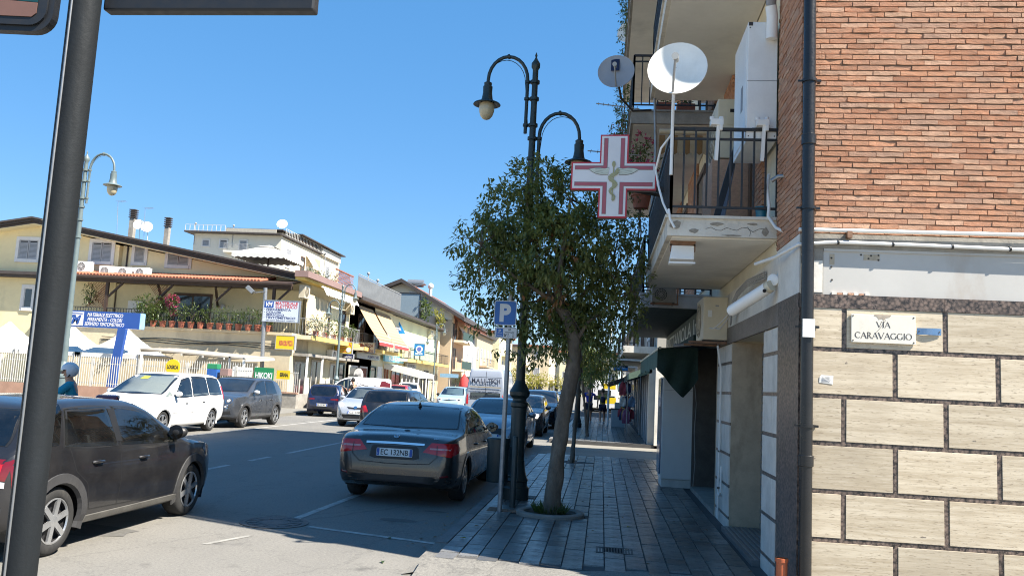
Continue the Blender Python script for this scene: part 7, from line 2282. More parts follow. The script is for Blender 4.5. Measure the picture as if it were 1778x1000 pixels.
# pergola roof
q = MB(); q.box(-31.6, -17.2, YT - .15, YT + .12, 6.42, 6.60); q.box(-31.7, -17.1, YT - .3, YT - .16, 6.55, 6.70); q.build('pergola_beam', WOODD, h1)
q = MB()
q.add([(-31.7, YT - .35, 6.62), (-17.1, YT - .35, 6.62), (-17.6, 46.8, 7.1), (-31.5, 46.8, 7.1), (-31.7, YT - .35, 6.72), (-17.1, YT - .35, 6.72), (-17.6, 46.8, 7.2), (-31.5, 46.8, 7.2)], [(3, 2, 1, 0), (4, 5, 6, 7), (0, 1, 5, 4), (1, 2, 6, 5), (2, 3, 7, 6), (3, 0, 4, 7)])
q.build('pergola_roof', WOODD, h1)
pt = MB()
x = -31.3
while x < -19.2:
 pt.tube([(x, YT + .35, 6.86), (x, 46.8, 7.30)], .085, 7)
 x += .2
o = pt.build('roof_tiles', TILER, h1, 50); o['kind'] = 'stuff'
for x in (-31.2, -28.0, -25.0, -21.6, -18.2):
 q = MB(); q.box(x - .08, x + .08, YT - .05, YT + .08, 4.03, 6.42) if x in (-31.2, -28.0, -18.2) else q.beam((x - .9, 46.5, 5.5), (x, YT, 6.42), .12, .14)
 q.build('pergola_post', WOODD, h1)
 q = MB(); q.beam((x + .08, YT + .02, 5.6), (x + .9, YT + .02, 6.42), .1, .1); q.build('pergola_brace', WOODD, h1)
GT = GF(46.6)
window(GT, -25.2, -23.0, 4.05, 6.1, h1, 'door', .1, FRAME_BR)
window(GT, -30.2, -29.0, 4.05, 6.1, h1, 'door', .1, FRAME_BR)
q = MB(); q.box(-28.0, -27.0, 46.4, 46.59, 4.03, 5.6); q.build('cupboard', WHITE_MET, h1)
for x in (-22.2, -19.6):
 q = MB(); q.lathe((x, 46.59, 5.5), [(.12, 0), (.14, .1), (.02, .14)], 10, (0, -1, 0)); q.build('wall_lamp', SURR, h1)
tr_ = MB()
railing(tr_, GF(YT), -31.4, XL - .05, 4.03, 4.98, .02, .16, .025)
o = tr_.build('railing', IRONB, h1); o['kind'] = 'stuff'
for k in range(2):
 q = MB()
 for i in range(12):
  xx = -29.4 + k * 3.7
  q.beam((xx + i * .1, YT + .3, 5.0), (xx + 1.1 - i * .0, YT + .3, 5.0 + 1.35 * (1 - i / 12)), .02, .02); q.beam((xx + i * .1, YT + .3, 6.4), (xx + 1.1, YT + .3, 6.4 - 1.35 * (1 - i / 12)), .02, .02)
 q.build('trellis', BROWNB, h1)
for i, (u, v) in enumerate(((146, 463), (186, 471), (217, 473), (247, 474))):
 x, z = xz(u, v, 45.6)
 ac_unit(['white air conditioner standing alone highest on the tiled terrace roof', 'first of three white air conditioners in a row on the tiled terrace roof', 'middle one of three white air conditioners in a row on the tiled terrace roof', 'third of three white air conditioners in a row on the tiled terrace roof'][i], x - .45, x + .45, 45.5, 45.85, z - .32, z + .30, '-Y', 'air conditioners on the yellow house', WHITE_MET)
# chimneys, dishes, aerials on the roof
def chimney(label, u, v0, v1, Y, wdt):
 x, zb_ = xz(u, v1, Y); zt_ = xz(u, v0, Y)[1]
 t = thing('chimney', label, 'chimney', (x, Y, zb_), 'roof chimneys')
 w2 = wdt / 2
 q = MB(); q.box(x - w2 * .75, x + w2 * .75, Y - w2 * .75, Y + w2 * .75, zb_ - 1.2, zb_ + (zt_ - zb_) * .45); q.build('stack', CEMENT, t)
 q = MB()
 for k in range(5):
  z = zb_ + (zt_ - zb_) * (.47 + k * .11)
  q.box(x - w2, x + w2, Y - w2, Y + w2, z, z + (zt_ - zb_) * .05)
 q.box(x - w2 * .6, x + w2 * .6, Y - w2 * .6, Y + w2 * .6, zb_ + (zt_ - zb_) * .45, zb_ + (zt_ - zb_) * .9)
 q.build('louvred_cap', ROOFD, t)
chimney('pale chimney with a louvred cap on the sloping roof, upper one', 230, 363, 393, 50, .42)
chimney('dark chimney with a louvred cap lower down the sloping roof', 290, 377, 409, 50, .38)
for i, (u, v, r) in enumerate(((241, 390, .34), (255, 394, .36))):
 p = at(u, v, 49)
 dish(['white dish half hidden beside the upper chimney', 'white dish just right of the upper chimney'][i], p, (.3, -1, .3), r, DISHW, [p + V((0, .2, -.5)), p + V((0, .25, -1.6))], 'roof dishes')
for i, (u, v0, v1) in enumerate(((205, 350, 388), (252, 362, 392))):
 p = at(u, v0, 49); b_ = at(u, v1, 49)
 aerial(['taller roof aerial left of the upper chimney', 'roof aerial with a white panel right of the upper chimney'][i], p, (1, -.3, 0), .7, 7, .3, 'roof aerials', mast=[b_ - V((0, 0, .8)), p])
# street face of the yellow house
S1 = LF(XL)
q = MB(); q.box(-31, XL - .001, 46.91, 54.4, -.02, 7.1); q.build('street_wall', YEL2, h1)
q = MB(); q.box(XL - .02, XL + .75, 44.0, 54.4, 7.12, 7.46); q.build('cornice', MAUVE, h1)
q = MB(); q.box(XL - .01, XL + .55, 44.1, 54.4, 6.98, 7.115); q.build('cornice_soffit', YTRIM, h1)
balc(S1, 44.6, 53.8, 3.95, 1.0, h1, GREYB, YEL2, edge=YTRIM, step=.2)
window(S1, 46.2, 47.4, 3.98, 6.2, h1, 'door', .1, FRAME_BR); window(S1, 48.6, 50.2, 3.98, 6.2, h1, 'door', .1, FRAME_BR); window(S1, 52.2, 53.4, 3.98, 6.0, h1, 'door', .1, FRAME_BR)
q = MB()
for i in range(14):
 y = 45.4 + i * .26
 q.add([(XL + .25, y, 6.35), (XL + .25 + .05 * (i % 2), y + .26, 6.35), (XL + .3 + .05 * (i % 2), y + .26, 4.1), (XL + .3, y, 4.1)], [(0, 1, 2, 3)])
q.build('door_curtain', mat('curtain_cream', (.60, .51, .35), .9, var=.15, scale=3), h1)
va = thing('awning', 'short white scalloped awning under the mauve cornice', 'awning', (XL + .5, 49, 6.6), 'awnings on the left')
for k in range(22):
 y = 46.6 + k * .3
 MB().add([(XL + .75, y, 6.85), (XL + .75, y + .29, 6.85), (XL + .95, y + .29, 6.5), (XL + .96, y + .145, 6.4), (XL + .95, y, 6.5)], [(0, 1, 2, 3, 4)]).build('valance', CANVW if k % 2 else mat('valance_grey', (.40, .40, .38), .8), va)
q = MB(); q.tube([(XL + .72, 46.5, 6.88), (XL + .72, 53.2, 6.88)], .06, 8); q.build('roller', WHITE_MET, va)
ac_unit('air conditioner high on the street face of the yellow house', XL + .02, XL + .38, 44.7, 45.5, 6.0, 6.75, '+X', 'air conditioners over the shops', CREAM_MET)
ac_unit('air conditioner over the balcony near the first lamp of the pizzeria', XL + .02, XL + .38, 53.3, 54.2, 5.9, 6.6, '+X', 'air conditioners over the shops', CREAM_MET)
ac_unit('air conditioner under the yellow-edged balcony', XL + .02, XL + .40, 50.2, 51.2, 2.75, 3.4, '+X', 'air conditioners over the shops', WHITE_MET)
# ground floor of the yellow house
def shopfront(fr, u0, u1, v1, parent, frame=None, glass=None, n=2, name='shop_front'):
 q = MB()
 q.fbox(fr, u0, u0 + .1, .1, v1, -.02, .06); q.fbox(fr, u1 - .1, u1, .1, v1, -.02, .06); q.fbox(fr, u0 + .1, u1 - .1, v1 - .12, v1, -.02, .06)
 for k in range(1, n):
  u = u0 + (u1 - u0) * k / n
  q.fbox(fr, u - .04, u + .04, .1, v1 - .12, -.02, .05)
 o = q.build(name, frame or GREYB, parent)
 for k in range(n):
  a, b = u0 + (u1 - u0) * k / n, u0 + (u1 - u0) * (k + 1) / n
  sub(MB().fbox(fr, a + .1 if k == 0 else a + .04, b - .1 if k == n - 1 else b - .04, .1, v1 - .12, -.01, .012).build('pane', glass or DKG, o))
 return o
shopfront(S1, 45.0, 46.8, 2.5, h1, MARB); shopfront(S1, 47.6, 49.6, 2.7, h1, MARB, n=2); shopfront(S1, 51.0, 52.0, 2.6, h1, MARB, DKG, 1); shopfront(S1, 52.8, 54.0, 2.7, h1, DOORG, DKG, 1)
q = MB(); q.fbox(S1, 44.6, 54.3, 2.80, 2.95, 0, .9); q.build('shop_canopy', CEMENT, h1)
for y in (44.7, 47.2, 50.0):
 MB().box(XL + .75, XL + .85, y, y + .1, -.02, 2.8).build('canopy_post', WHITE_MET, h1)
q = MB(); q.fbox(S1, 49.7, 50.9, .1, 1.5, .0, .04); q.fbox(S1, 46.9, 47.5, .1, 1.2, 0, .04); q.build('stone_facing', MARB, h1)
# ---- roof terrace with the big parasol
q = MB(); q.box(-26, XL + .2, 47.5, 54.3, 7.1, 7.24); q.build('roof_terrace', CEMENT, h1)
gz_ = thing('parasol', 'big white square parasol on the roof terrace behind the sloping roof', 'parasol', at(468, 470, 52))
pk_ = at(468, 428, 52)
q = MB()
hw, dp_ = 1.75, 1.7
c4 = [pk_ + V((sx * hw, sy * dp_, -.72)) for sx, sy in ((-1, -1), (1, -1), (1, 1), (-1, 1))]
t4 = [pk_ + V((sx * .45, sy * .45, -.14)) for sx, sy in ((-1, -1), (1, -1), (1, 1), (-1, 1))]
q.add(c4 + t4, [(i, (i + 1) % 4, (i + 1) % 4 + 4, i + 4) for i in range(4)])
q.build('canopy', CANVW, gz_)
q = MB(); t5 = [pk_ + V((sx * .6, sy * .6, -.12)) for sx, sy in ((-1, -1), (1, -1), (1, 1), (-1, 1))]; q.add(t5 + [pk_ + V((0, 0, .08))], [(i, (i + 1) % 4, 4) for i in range(4)]); q.build('vent', CANVW, gz_)
q = MB()
for i in range(4):
 a, b = c4[i], c4[(i + 1) % 4]
 for k in range(8):
  p, r_ = a.lerp(b, k / 8), a.lerp(b, (k + 1) / 8)
  q.add([p, r_, r_ + V((0, 0, -.22)), p.lerp(r_, .5) + V((0, 0, -.30)), p + V((0, 0, -.22))], [(0, 1, 2, 3, 4)])
q.build('valance', CANVW, gz_)
q = MB(); q.tube([pk_, pk_ + V((0, 0, -2.6))], .05, 8); q.build('pole', WOODD, gz_)
for i in range(3):
 p = (XL - .5, 48.2 + i * 1.6, 7.24)
 pot_plant(['shrub in a pot at the near end of the roof terrace edge', 'middle potted shrub on the roof terrace edge', 'potted shrub at the far end of the roof terrace edge'][i], p, .8, .45, .22, .3, n=160, L=.14, W=.06, seed=60 + i, group='roof terrace plants')
lt = thing('lattice_fence', 'dark diamond lattice fence on the roof terrace edge', 'fence', (XL + .1, 52, 7.46))
q = MB()
for i in range(16):
 for s_ in (0, 1):
  a = 50.6 + i * .24; b_ = a + (.9 if s_ else -.9)
  b_ = min(max(b_, 50.6), 54.3);
  q.beam((XL + .1 + s_ * .015, a, 7.48), (XL + .1 + s_ * .015, b_, 7.48 + abs(b_ - a) * 1.1), .03, .015)
q.build('lattice', BROWNB, lt)
q = MB(); q.box(XL + .06, XL + .14, 50.55, 54.35, 8.46, 8.54); q.build('top_rail', BROWNB, lt)
# ---- pots along the terrace
for i in range(13):
 x = -24.9 + i * .55
 pot_plant('potted plant on the terrace of the yellow house, ' + ['first from the bush', 'second from the bush', 'third from the bush', 'fourth from the bush', 'fifth from the bush', 'sixth from the bush', 'seventh from the bush', 'eighth, behind the white sign', 'ninth, behind the white sign', 'tenth, behind the white sign', 'third from the street corner', 'second from the street corner', 'at the street corner'][i], (x, YT - .28, 4.02), random.uniform(.6, 1.25), random.uniform(.28, .42), .19, .34, n=210, L=.13, W=.05, seed=80 + i, group='pots along the terrace rail')
def bush(label, blobs, n, L, W, seed, leafm=None, flower=0, group='terrace plants'):
 rr = random.Random(seed)
 c = blobs[0][0]
 t = thing('bush', label, 'bush', (c[0], c[1], c[2] - blobs[0][1][2]), group)
 q = MB()
 for k in range(5): q.tube([(c[0], c[1], c[2] - blobs[0][1][2]), (c[0] + rr.uniform(-.4, .4), c[1], c[2])], .02, 5)
 q.build('stem', BARK, t)
 q = MB(); foliage(q, blobs, n, L, W, rr, shell=.2, tw=5); o = q.build('foliage', leafm or LEAF_B, t); o['kind'] = 'stuff'
 if flower:
  q = MB(); foliage(q, blobs, flower, L * .8, L * .6, rr, shell=.7, tw=3); o = q.build('flowers', PINKF, t); o['kind'] = 'stuff'
bl_ = [blob(262, 530, 28, 20, YT - .2), blob(250, 545, 22, 16, YT - .2), blob(275, 548, 18, 18, YT - .2)]
bush('big leafy bush on the terrace above the blue hardware sign', bl_, 1500, .16, .07, 91)
bush('pink flowering bush in the middle of the terrace', [blob(299, 522, 11, 11, YT - .2), blob(302, 538, 7, 9, YT - .2)], 260, .14, .06, 92, flower=420)
bush('trailing green plant at the shaded left end of the terrace', [blob(158, 512, 14, 20, YT + .4)], 420, .15, .06, 93)
for i in range(5):
 pot_plant('leafy pot plant on the yellow-edged street balcony, ' + ['nearest', 'second', 'third', 'fourth', 'farthest'][i], (XL + .85, 45.6 + i * 1.6, 3.96), random.uniform(.6, 1.2), .42, .17, .3, n=220, L=.16, W=.06, seed=120 + i, group='plants on the street balcony')
# ---- the yard in front: fence, market tents, signs
FEN = mat('white_iron_fence', (.55, .54, .50), .5, var=.1, scale=4, stain=(.32, .25, .18), stain_amt=.4, stain_scale=2)
fe = thing('iron_fence', 'white iron picket fence with spear tops round the hardware yard', 'fence', (-22, 38, 0))
q = MB(); q.box(-32, -16.2, 37.9, 38.1, -.02, .72); q.build('base_wall', mat('fence_wall', (.36, .22, .16), .9, var=.15, scale=2), fe)
q = MB(); q.box(-32, -16.2, 37.98, 38.02, .86, .90); q.build('rail', FEN, fe); q = MB(); q.box(-32, -16.2, 37.98, 38.02, 1.80, 1.84); q.build('rail', FEN, fe)
pk = MB(); pk.box(-.012, .012, -.012, .012, 0, 1.33); pk.add([(-.03, 0, 1.33), (.03, 0, 1.33), (0, 0, 1.48), (0, .012, 1.36), (0, -.012, 1.36)], [(0, 4, 1), (4, 2, 1), (0, 2, 4), (0, 1, 3), (3, 1, 2), (0, 3, 2)])
pm_ = pk.mesh('picket'); pm_.materials.append(FEN)
x = -31.5
while x < -16.3:
 o = bpy.data.objects.new('picket', pm_); COL.objects.link(o); o.parent = fe; o.location = V((x, 37.96, .74)) - LOC[fe]
 x += .118
for x in (-31.6, -29.2, -26.8, -24.4, -22.0, -19.6, -17.2, -16.2):
 MB().box(x - .05, x + .05, 37.94, 38.06, -.02, 2.06).build('fence_post', FEN, fe)
fe2 = thing('side_fence', 'shorter run of white railings on a low grey wall behind the slate crossover', 'fence', (-15.4, 41, 0))
q = MB(); q.box(-16.1, -14.9, 40.0, 40.2, -.02, .82); q.box(-15.1, -14.9, 40.2, 42.5, -.02, .82); q.build('base_wall', CEMENT, fe2)
q = MB(); q.box(-16.1, -14.88, 39.96, 40.24, .82, .90); q.build('coping', mat('fence_wall', (.36, .22, .16)), fe2)
q = MB()
for i in range(12): q.box(-16.05 + i * .1, -16.03 + i * .1, 40.09, 40.11, .9, 1.9)
q.box(-16.1, -14.9, 40.09, 40.115, 1.82, 1.85)
o = q.build('railings', FEN, fe2); o['kind'] = 'stuff'
def tent(label, u, v, Y, w_):
 p = at(u, v, Y)
 ze = 2.35
 t = thing('market_tent', label, 'market tent', (p.x, Y, 0), 'white market tents')
 q = MB()
 n = 6
 prof = [(1 - k / n, (k / n) ** 1.55) for k in range(n + 1)]
 vs = []
 for f, hz in prof:
  for sx, sy in ((-1, -1), (1, -1), (1, 1), (-1, 1)): vs.append((p.x + sx * w_ * max(f, .01), Y + sy * w_ * max(f, .01), ze + (p.z - ze) * hz))
 q.add(vs, [(i * 4 + k, i * 4 + (k + 1) % 4, (i + 1) * 4 + (k + 1) % 4, (i + 1) * 4 + k) for i in range(n) for k in range(4)])
 q.build('roof', CANVW, t, 50)
 q = MB()
 for sx, sy, ex_, ey_ in ((-1, -1, 1, -1), (1, -1, 1, 1), (1, 1, -1, 1), (-1, 1, -1, -1)):
  q.quad((p.x + sx * w_, Y + sy * w_, ze), (p.x + ex_ * w_, Y + ey_ * w_, ze), (p.x + ex_ * w_, Y + ey_ * w_, ze - .22), (p.x + sx * w_, Y + sy * w_, ze - .22))
 q.build('valance', CANVW, t)
 for sx, sy in ((-1, -1), (1, -1), (1, 1), (-1, 1)):
  MB().box(p.x + sx * w_ - .03, p.x + sx * w_ + .03, Y + sy * w_ - .03, Y + sy * w_ + .03, 0, ze).build('leg', GALV, t)
tent('white peaked market tent at the left end of the yard', 18, 558, 41.3, 1.7)
tent('white peaked market tent behind the blue hardware sign', 128, 566, 41.3, 1.7)
tent('white peaked market tent right of the blue sign post', 222, 570, 41.3, 1.7)
cp = thing('carport', 'pale flat-roofed carport frame against the yellow house', 'carport', (-19.5, 40.6, 0))
q = MB()
a, c = at(250, 610, 40), at(432, 628, 40)
q.add([(a.x, 39.6, 2.62), (c.x, 39.6, 2.38), (c.x, 43.2, 2.55), (a.x, 43.2, 2.8), (a.x, 39.6, 2.69), (c.x, 39.6, 2.45), (c.x, 43.2, 2.62), (a.x, 43.2, 2.87)], [(3, 2, 1, 0), (4, 5, 6, 7), (0, 1, 5, 4), (1, 2, 6, 5), (2, 3, 7, 6), (3, 0, 4, 7)])
q.build('roof', mat('carport_sheet', (.40, .36, .30), .6, var=.1, scale=3), cp)
for i in range(6):
 f = i / 5
 MB().beam((a.x + (c.x - a.x) * f, 39.55, 2.56 - .24 * f), (a.x + (c.x - a.x) * f, 43.2, 2.74 - .24 * f), .06, .1).build('rafter', FEN, cp)
for x in (a.x + .1, -18.3, c.x - .1):
 MB().box(x - .05, x + .05, 39.6, 39.7, 0, 2.5).build('post', GALV if x == -18.3 else WHITE_MET, cp)
q = MB(); q.box(-18.0, -17.0, 39.4, 39.45, .3, 2.0); q.build('side_panel', WHITE_MET, cp)
# big blue totem sign
bs_ = thing('hardware_sign', 'blue board on a blue post lettered MATERIALE ELETTRICO with a white VM badge', 'sign', (-24.2, 39.2, 0))
YS = 39.2
xl, zt_ = xz(112, 540, YS); xr, zb_ = xz(241, 571.5, YS)
BLUES = mat('sign_royal_blue', (.02, .075, .30), .4, var=.05)
zt_ = xz(180, 541, YS)[1]; zb_ = xz(180, 569, YS)[1]
BFR = Fr((xl, YS, 0), V((1, .0, 0)), V((0, 0, 1)))
MB().fbox(BFR, 0, xr - xl, zb_, zt_, -.45, 0).build('board', BLUES, bs_)
MB().fbox(BFR, xr - xl + .001, xr - xl + .03, zb_ + .01, zt_ - .01, -.44, -.01).build('end_panel', mat('sign_light_blue', (.25, .45, .65), .4), bs_)
MB().fbox(BFR, .1, 1.06, zb_ + .06, zt_ - .06, .001, .012).build('badge', SIGNW, bs_)
text(BFR, .56, (zb_ + zt_) / 2 - .05, .42, 'VM', BLUES, bs_, d=.013, width=.78, shear=.3, bold=.05)
MB().fbox(BFR, .30, 1.0, zt_ - .17, zt_ - .12, .0125, .016).build('badge_bar', BLUES, bs_)
hz = zt_ - zb_
for k, s_ in enumerate(('MATERIALE ELETTRICO', 'FERRAMENTA - COLORI', 'SERVIZIO TINTOMETRICO')):
 text(BFR, 2.2, zt_ - hz * (.22 + .285 * k), .17, s_, SIGNW, bs_, d=.002, width=(1.9, 1.85, 2.1)[k], shear=.2, bold=.02)
q = MB(); q.beam((-24.1, YS - .1, 0), (-23.72, YS - .1, zb_), .42, .2); q.build('post', BLUES, bs_)
# white sign on a steel pole
ws = thing('shop_board', 'white board on a steel pole reading MATERIALE ELETTRICO with a blue VM logo', 'sign', (-17.4, 43.2, 0))
YW = 43.0
x0_, z1_ = xz(458.5, 521, YW); x1_, z0_ = xz(518, 560, YW)
WF = Fr((x0_, YW, 0), V((1, .0, 0)), (0, 0, 1))
Ww, Hh = x1_ - x0_, z1_ - z0_
MB().fbox(WF, 0, Ww, z0_, z1_, -.12, 0).build('board', mat('board_white', (.55, .60, .68), .5, var=.03), ws)
q = MB(); q.fbox(WF, -.03, 0, z0_ - .03, z1_ + .03, -.13, .02); q.fbox(WF, Ww, Ww + .03, z0_ - .03, z1_ + .03, -.13, .02); q.fbox(WF, 0, Ww, z1_, z1_ + .03, -.13, .02); q.fbox(WF, 0, Ww, z0_ - .03, z0_, -.13, .02); q.build('frame', GALV, ws)
MB().fbox(WF, .05, Ww * .28, z1_ - Hh * .34, z1_ - .05, .001, .01).build('badge', BLUES, ws)
text(WF, Ww * .155, z1_ - Hh * .19, Hh * .2, 'VM', SIGNW, ws, d=.011, width=Ww * .19, shear=.25, bold=.03)
REDL = mat('red_letters', (.50, .07, .08), .5)
NAVY = mat('navy_letters', (.03, .035, .06), .5)
BLUEL = mat('dark_blue_letters', (.03, .05, .16), .5)
text(WF, Ww * .64, z1_ - Hh * .12, Hh * .14, 'MATERIALE', REDL, ws, d=.002, width=Ww * .62, bold=.02)
text(WF, Ww * .64, z1_ - Hh * .28, Hh * .14, 'ELETTRICO', REDL, ws, d=.002, width=Ww * .60, bold=.02)
for k, (s_, w_) in enumerate((('· FERRAMENTA', .74), ('· COLORI', .47), ('· SERVIZIO', .56), ('· TINTOMETRICO', .88))):
 text(WF, .06, z1_ - Hh * (.43 + .128 * k), Hh * .10, s_, BLUEL, ws, d=.002, width=Ww * w_, bold=.02, align='LEFT')
text(WF, Ww * .5, z1_ - Hh * .94, Hh * .06, 'HITACHI  DEWALT  MAKITA', NAVY, ws, d=.002, width=Ww * .8)
q = MB(); q.tube([at(452, 700, YW + .15), at(461, 500, YW + .15)], .11, 10); q.build('pole', GALV, ws, 40)
p = at(441, 505, YW); q = MB(); q.beam(p + V((-.35, -.1, .2)), p + V((.0, -.05, -.1)), .3, .2); q.beam(p + V((0, 0, -.1)), at(461, 506, YW), .05, .05); q.build('floodlight', GALV, ws)
# yard banners
def flatsign(name, label, u0, v0, u1, v1, Y, m, cat, lines, lm, group=None, d=.03, frame=None, **kw):
 a, c = at(u0, (v0 + v1) / 2, Y), at(u1, (v0 + v1) / 2, Y)
 um = (u0 + u1) / 2
 za, zb2 = at(um, v1, Y).z, at(um, v0, Y).z
 t = thing(name, label, cat, ((a.x + c.x) / 2, Y, za), group)
 fr = Fr((a.x, Y, 0), (1, 0, 0))
 W_ = c.x - a.x
 MB().fbox(fr, 0, W_, za, zb2, -d, 0).build('board', m, t)
 if frame:
  q = MB(); q.fbox(fr, -.03, 0, za - .03, zb2 + .03, -d - .01, .012); q.fbox(fr, W_, W_ + .03, za - .03, zb2 + .03, -d - .01, .012); q.fbox(fr, 0, W_, zb2, zb2 + .03, -d - .01, .012); q.fbox(fr, 0, W_, za - .03, za, -d - .01, .012); q.build('frame', frame, t)
 for s_, fu, fv, fh, fw in lines:
  text(fr, W_ * fu, za + (zb2 - za) * fv, (zb2 - za) * fh, s_, lm, t, d=.002, width=W_ * fw, bold=.03, **kw)
 return t, fr, W_, za, zb2
flatsign('banner', 'green banner lettered HIKOKI hung on the yard fence', 441, 638, 475, 662, 37.8, mat('banner_green', (.01, .20, .075), .6, var=.06), 'banner', [('HIKOKI', .5, .42, .42, .86)], SIGNW)
t, fr, W_, za, zb2 = flatsign('banner', 'yellow banner half folded over, lettered ERNA, on the yard fence', 480, 643, 503, 658, 39.9, mat('banner_yellow', (.70, .50, .01), .6, var=.06), 'banner', [('ERNA', .58, .5, .42, .62)], BLACKINK)
lg = thing('round_sign', 'round yellow sign lettered LOGICA standing above the white people carrier', 'sign', at(300, 660, 34))
c = at(300, 637, 34)
MB().lathe(c, [(.32, -.03), (.33, -.02), (.33, .0), (.32, .006), (.001, .007)], 28, (0, -1, 0)).build('disc', mat('banner_yellow', (.70, .50, .01)), lg, 30)
text(Fr(c, (1, 0, 0)), 0, -.0, .15, 'LOGICA', BLACKINK, lg, d=.01, width=.5, bold=.03)
MB().tube([c + V((0, .03, 0)), V((c.x, 34.03, 0))], .03, 8).build('pole', GALV, lg)
cr_ = thing('crate_stack', 'green and blue plastic crates stacked in the yard behind the crossover', 'crate', at(367, 655, 37.2))
for k, (u0, u1, v0, v1, m_) in enumerate(((359, 378, 632, 640, mat('crate_green', (.02, .22, .10), .5)), (358, 377, 641, 655, mat('crate_blue', (.02, .10, .35), .5)), (381, 397, 640, 652, MAUVE))):
 a, c = at(u0, v1, 37.2), at(u1, v0, 37.2)
 MB().box(a.x, c.x, 37.2, 37.6, a.z, c.z).build('crate', m_, cr_, bevel=.02)
MB().box(at(357, 650, 37.2).x, at(398, 650, 37.2).x, 37.15, 37.7, 0, at(370, 655, 37.2).z - .003).build('pallet', WOODD, cr_)
# ---- apartment block standing behind
ap = thing('apartment_block', 'pale apartment block with roof terraces standing behind the yellow house', 'building', (-38, 92, 0))
YA = 90.0
AF = GF(YA)
X0, X1 = xz(335, 430, YA)[0], xz(488, 430, YA)[0]
zr = xz(430, 408, YA)[1]
MB().box(X0, X1 - .52, YA, YA + 14, -.02, zr).build('wall', WALLW, ap)
MB().box(X1 - .519, X1 - .002, YA, YA + .4, -.02, zr).build('wall_corner', WALLW, ap)
MB().box(X0 - .8, X1 + .3, YA - .9, YA + 14, zr + .001, zr + .16).build('roof_slab', ROOFD, ap)
for (u0, u1, v0, v1) in ((352, 363, 417, 427), (382, 394, 417, 430), (416, 428, 418, 436)):
 a, c = xz(u0, (v0 + v1) / 2, YA), xz(u1, (v0 + v1) / 2, YA)
 window(AF, a[0], c[0], xz((u0 + u1) / 2, v1, YA)[1], xz((u0 + u1) / 2, v0, YA)[1], ap, 'shutter', .12, leaves=1)
x_, z_ = xz(415, 437, YA)
balc(AF, x_ - 1.5, x_ + 1.3, z_, .9, ap, GREYB, WALLW, h=.8)
q = MB(); railing(q, GF(YA - .8), X0 - .7, xz(396, 405, YA)[0], zr + .17, zr + .9, 0, .5, .05); q.build('roof_railing', FEN, ap)
a, c = xz(396, 402, YA)[0], X1
MB().box(a, c - .5, YA - .6, YA - .45, zr + .17, zr + .62).build('roof_parapet', mat('grey_parapet', (.40, .37, .31), .8, var=.1), ap)
MB().box(a + .2, c - .8, YA + 2, YA + 12, zr + .17, zr + .78).build('penthouse', CREAMR, ap)
MB().box(a - .6, c - .3, YA + .9, YA + 13, zr + .785, zr + .92).build('penthouse_roof', ROOFD, ap)
# the wing that turns to the street
WX = X1
WFm = LF(WX + .002)
q = MB(); q.box(X1 - .5, WX, YA + .401, 111, -.02, zr - .05); q.build('wing_wall', CREAMR, ap)
for (y0, y1, z0, z1, k, m_) in ((91.5, 93, zr - 3.2, zr - 1.2, 'shutter', None), (96.5, 97.6, zr - 3.7, zr - 1.4, 'glass', FRAME_BR), (105.5, 107, zr - 3, zr - 1.2, 'shutter', None)):
 window(WFm, y0, y1, z0, z1, ap, k, .15, m_)
MB().box(WX + .003, WX + 1.4, 95, 101, zr - 4.0, zr - 3.7).build('balcony', CREAMR, ap)
q = MB(); railing(q, LF(WX + 1.3), 95, 101, zr - 3.7, zr - 2.7, 0, .4, .05); q.build('railing', GREYB, ap)
MB().box(WX - 2.5, WX - .4, 95, 102, zr + .17, zr + 1.0).build('stair_tower', BROWNB, ap)
MB().box(WX - 2.4, WX + .3, 103, 110.5, zr - .049, zr + .9).build('penthouse', WALLW, ap)
MB().box(WX - 2.8, WX + .7, 94.6, 111.4, zr + 1.001, zr + 1.12).build('penthouse_roof', ROOFD, ap)
MB().box(WX + .003, WX + .02, 101.3, 103.2, zr - 3.7, zr - .8).build('orange_panel', PEACH, ap)
q = MB(); railing(q, LF(WX + .25), 90.5, 103, zr + .17, zr + .95, 0, .5, .05); q.build('roof_railing', FEN, ap)
q = MB(); q.add([(WX + .05, 98, zr - .9), (WX + .05, 100.5, zr - .9), (WX + 1.3, 100.5, zr - 2.6), (WX + 1.3, 98, zr - 2.6)], [(0, 1, 2, 3)]); q.build('sun_blind', CANVW, ap)
p = at(490, 389, YA + 3)
dish('white dish on the very top of the apartment block', p, (.2, -1, .4), .62, DISHW, [p + V((0, .3, -.8)), p + V((0, .3, -2.2))], 'roof dishes')
for i, (u, v) in enumerate(((340, 388), (406, 392), (565, 440), (656, 487), (640, 475))):
 pp = at(u, v, YA - 20 if i > 2 else YA)
 q = MB(); q.tube([pp, pp - V((0, 0, 2.5))], .05, 6); q.sphere(pp, .14, 8, 5)
 solo(q, 'roof_mast', GREYB, ['thin mast at the left end of the apartment roof', 'thin mast above the penthouse of the apartment block', 'thin mast at the right end of the apartment block', 'white aerial mast over the wire-screened terrace', 'thin aerial mast over the wire-screened terrace'][i], 'mast', 'roof masts')
